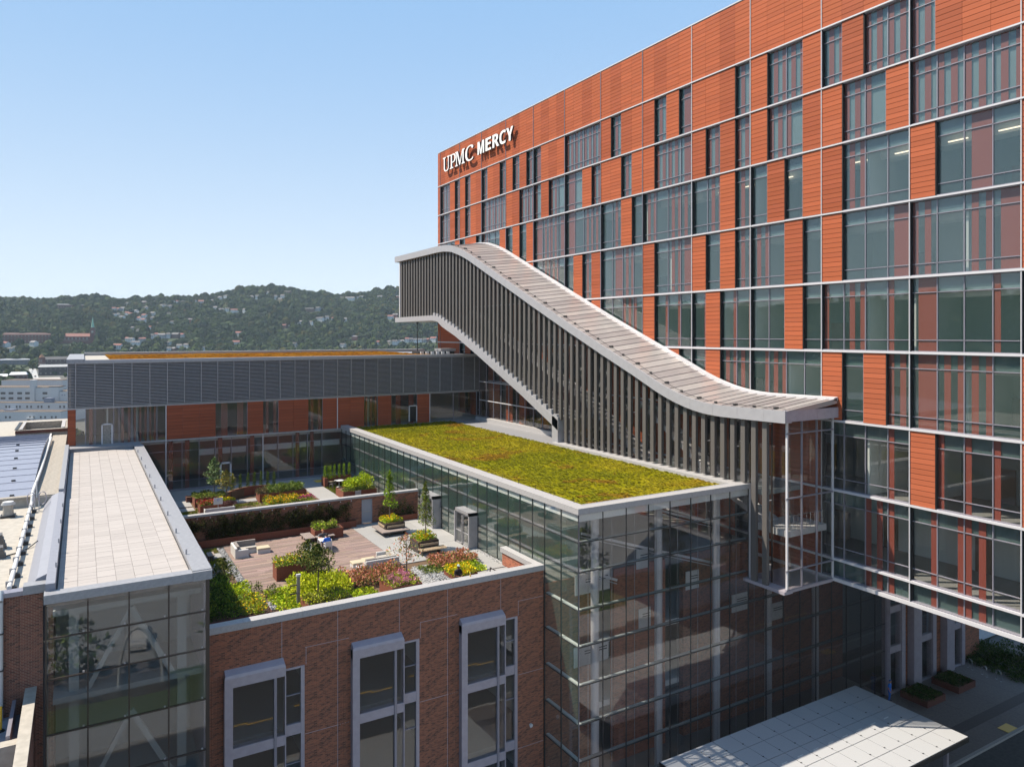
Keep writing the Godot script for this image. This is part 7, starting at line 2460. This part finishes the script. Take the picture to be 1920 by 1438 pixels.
	block("long dark red school building among trees left of the hill church", "building", -83.8, 0.7, -1559.7, 71.2, 18.0, 24.0, Color(0.13, 0.045, 0.035), Color(0.075, 0.035, 0.03))
	block("dark institution with long grey roof near the top of the hill at left", "building", -20.2, 74.9, -1977.9, 56.9, 11.1, 20.0, Color(0.075, 0.035, 0.03), Color(0.16, 0.16, 0.17))
	block("long grey roofed depot in the valley at the left edge", "building", -93.8, -31.5, -1382.8, 45.9, 9.2, 24.0, Color(0.16, 0.16, 0.17), Color(0.25, 0.26, 0.29))
	block("dark hall with pale gable edges in front of the domed tower", "building", -29.6, -38.0, -1133.6, 37.9, 14.0, 20.0, Color(0.06, 0.045, 0.045), Color(0.3, 0.3, 0.3))
	block("dark roofed nave beside the domed brick tower", "church", -34.2, -38.0, -1337.6, 39.8, 19.0, 18.0, Color(0.08, 0.05, 0.045), Color(0.07, 0.065, 0.07))
	block("red brick warehouse with pale roof edge right of the valley street", "warehouse", -31.9, -38.0, -917.4, 24.3, 7.9, 16.0, Color(0.13, 0.045, 0.035), Color(0.4, 0.36, 0.33))
	block("dark brick terrace with pale cornice left of the valley street", "building", -58.6, -38.0, -940.2, 15.4, 13.7, 14.0, Color(0.075, 0.035, 0.03), Color(0.5, 0.5, 0.5))
	block("white gabled shed with dark brick base at the left edge of the valley", "building", -72.8, -38.0, -951.2, 9.1, 11.4, 12.0, Color(0.075, 0.035, 0.03), Color(0.6, 0.6, 0.6))
	block("low dark row of shops along the valley street", "building", -53.1, -38.0, -828.3, 15.0, 5.0, 12.0, Color(0.09, 0.06, 0.055), Color(0.35, 0.34, 0.33))
	block("flat pale roofed workshop right of the valley street", "building", -24.9, -38.0, -793.6, 28.4, 4.4, 12.0, Color(0.2, 0.16, 0.14), Color(0.42, 0.41, 0.4))
	spire_church(16.9, -2.0, -1549.9, 0.981)
	dome_tower(-53.3, -38.0, -1308.9, 0.803)
	struct(bar_on_ground("valley_street", Vector3(-33.2, -37.8, -768.2), Vector3(-69.4, -37.6, -1419.4), 9.0))
	small_car(-35.3, -804.4, 0)
	small_car(-40.2, -876.8, 1)
	small_car(-43.0, -949.1, 2)
	small_car(-44.9, -1021.5, 3)
	small_car(-50.1, -1093.8, 4)
	small_car(-58.3, -1166.2, 5)
	small_car(-60.5, -1238.5, 6)
	small_car(-63.1, -1310.9, 7)
	small_car(-67.5, -1383.2, 8)
	factory(Vector3(-53.7, -38, -548.3), Vector3(-10.9, -38, -523.1))
	woods()


# ---------------------------------------------------------------- camera, sky, sun, then everything from large to small
func _ready() -> void:
	rng.seed = 20240611
	var cam := Camera3D.new()
	cam.name = "camera"
	cam.projection = Camera3D.PROJECTION_FRUSTUM
	cam.near = 0.5
	cam.far = 6000.0
	cam.keep_aspect = Camera3D.KEEP_HEIGHT
	cam.size = 2.0 * 0.5 * 719.0 / 1370.0
	cam.frustum_offset = Vector2(0, -0.5 * 93.0 / 1370.0)
	cam.position = Vector3(0, 16.6, 0)
	cam.rotation.y = -YAW
	add_child(cam)
	cam.current = true
	var sun := DirectionalLight3D.new()
	sun.name = "sun"
	sun.basis = Basis.looking_at(Vector3(0.59, -1.0, 0.41))
	sun.light_energy = 1.6
	sun.light_color = Color(1.0, 0.955, 0.88)
	sun.light_angular_distance = 0.5
	sun.shadow_enabled = true
	add_child(sun)
	var e := Environment.new()
	e.background_mode = Environment.BG_SKY
	e.tonemap_mode = Environment.TONE_MAPPER_LINEAR
	e.tonemap_exposure = 1.75
	e.sdfgi_enabled = true
	e.ssao_enabled = true
	e.ssil_enabled = true
	e.fog_enabled = true
	e.fog_density = 0.00008
	e.fog_light_color = Color(0.80, 0.87, 0.93)
	var sky := ProceduralSkyMaterial.new()
	sky.sky_top_color = Color(0.42, 0.575, 0.735)
	sky.sky_horizon_color = Color(0.763, 0.80, 0.822)
	sky.sky_curve = 0.16
	sky.ground_horizon_color = Color(0.5, 0.5, 0.48)
	sky.ground_bottom_color = Color(0.3, 0.29, 0.27)
	sky.sun_angle_max = 20.0
	var s := Sky.new()
	s.sky_material = sky
	e.sky = s
	var w := WorldEnvironment.new()
	w.name = "world"
	w.environment = e
	add_child(w)
	materials()
	street()
	tower()
	stair_wing()
	atrium()
	louvre_wing()
	brick_front()
	left_block()
	left_roofs()
	background()
	terrace()
	upper_garden()
	furniture()
	people()
	letters()
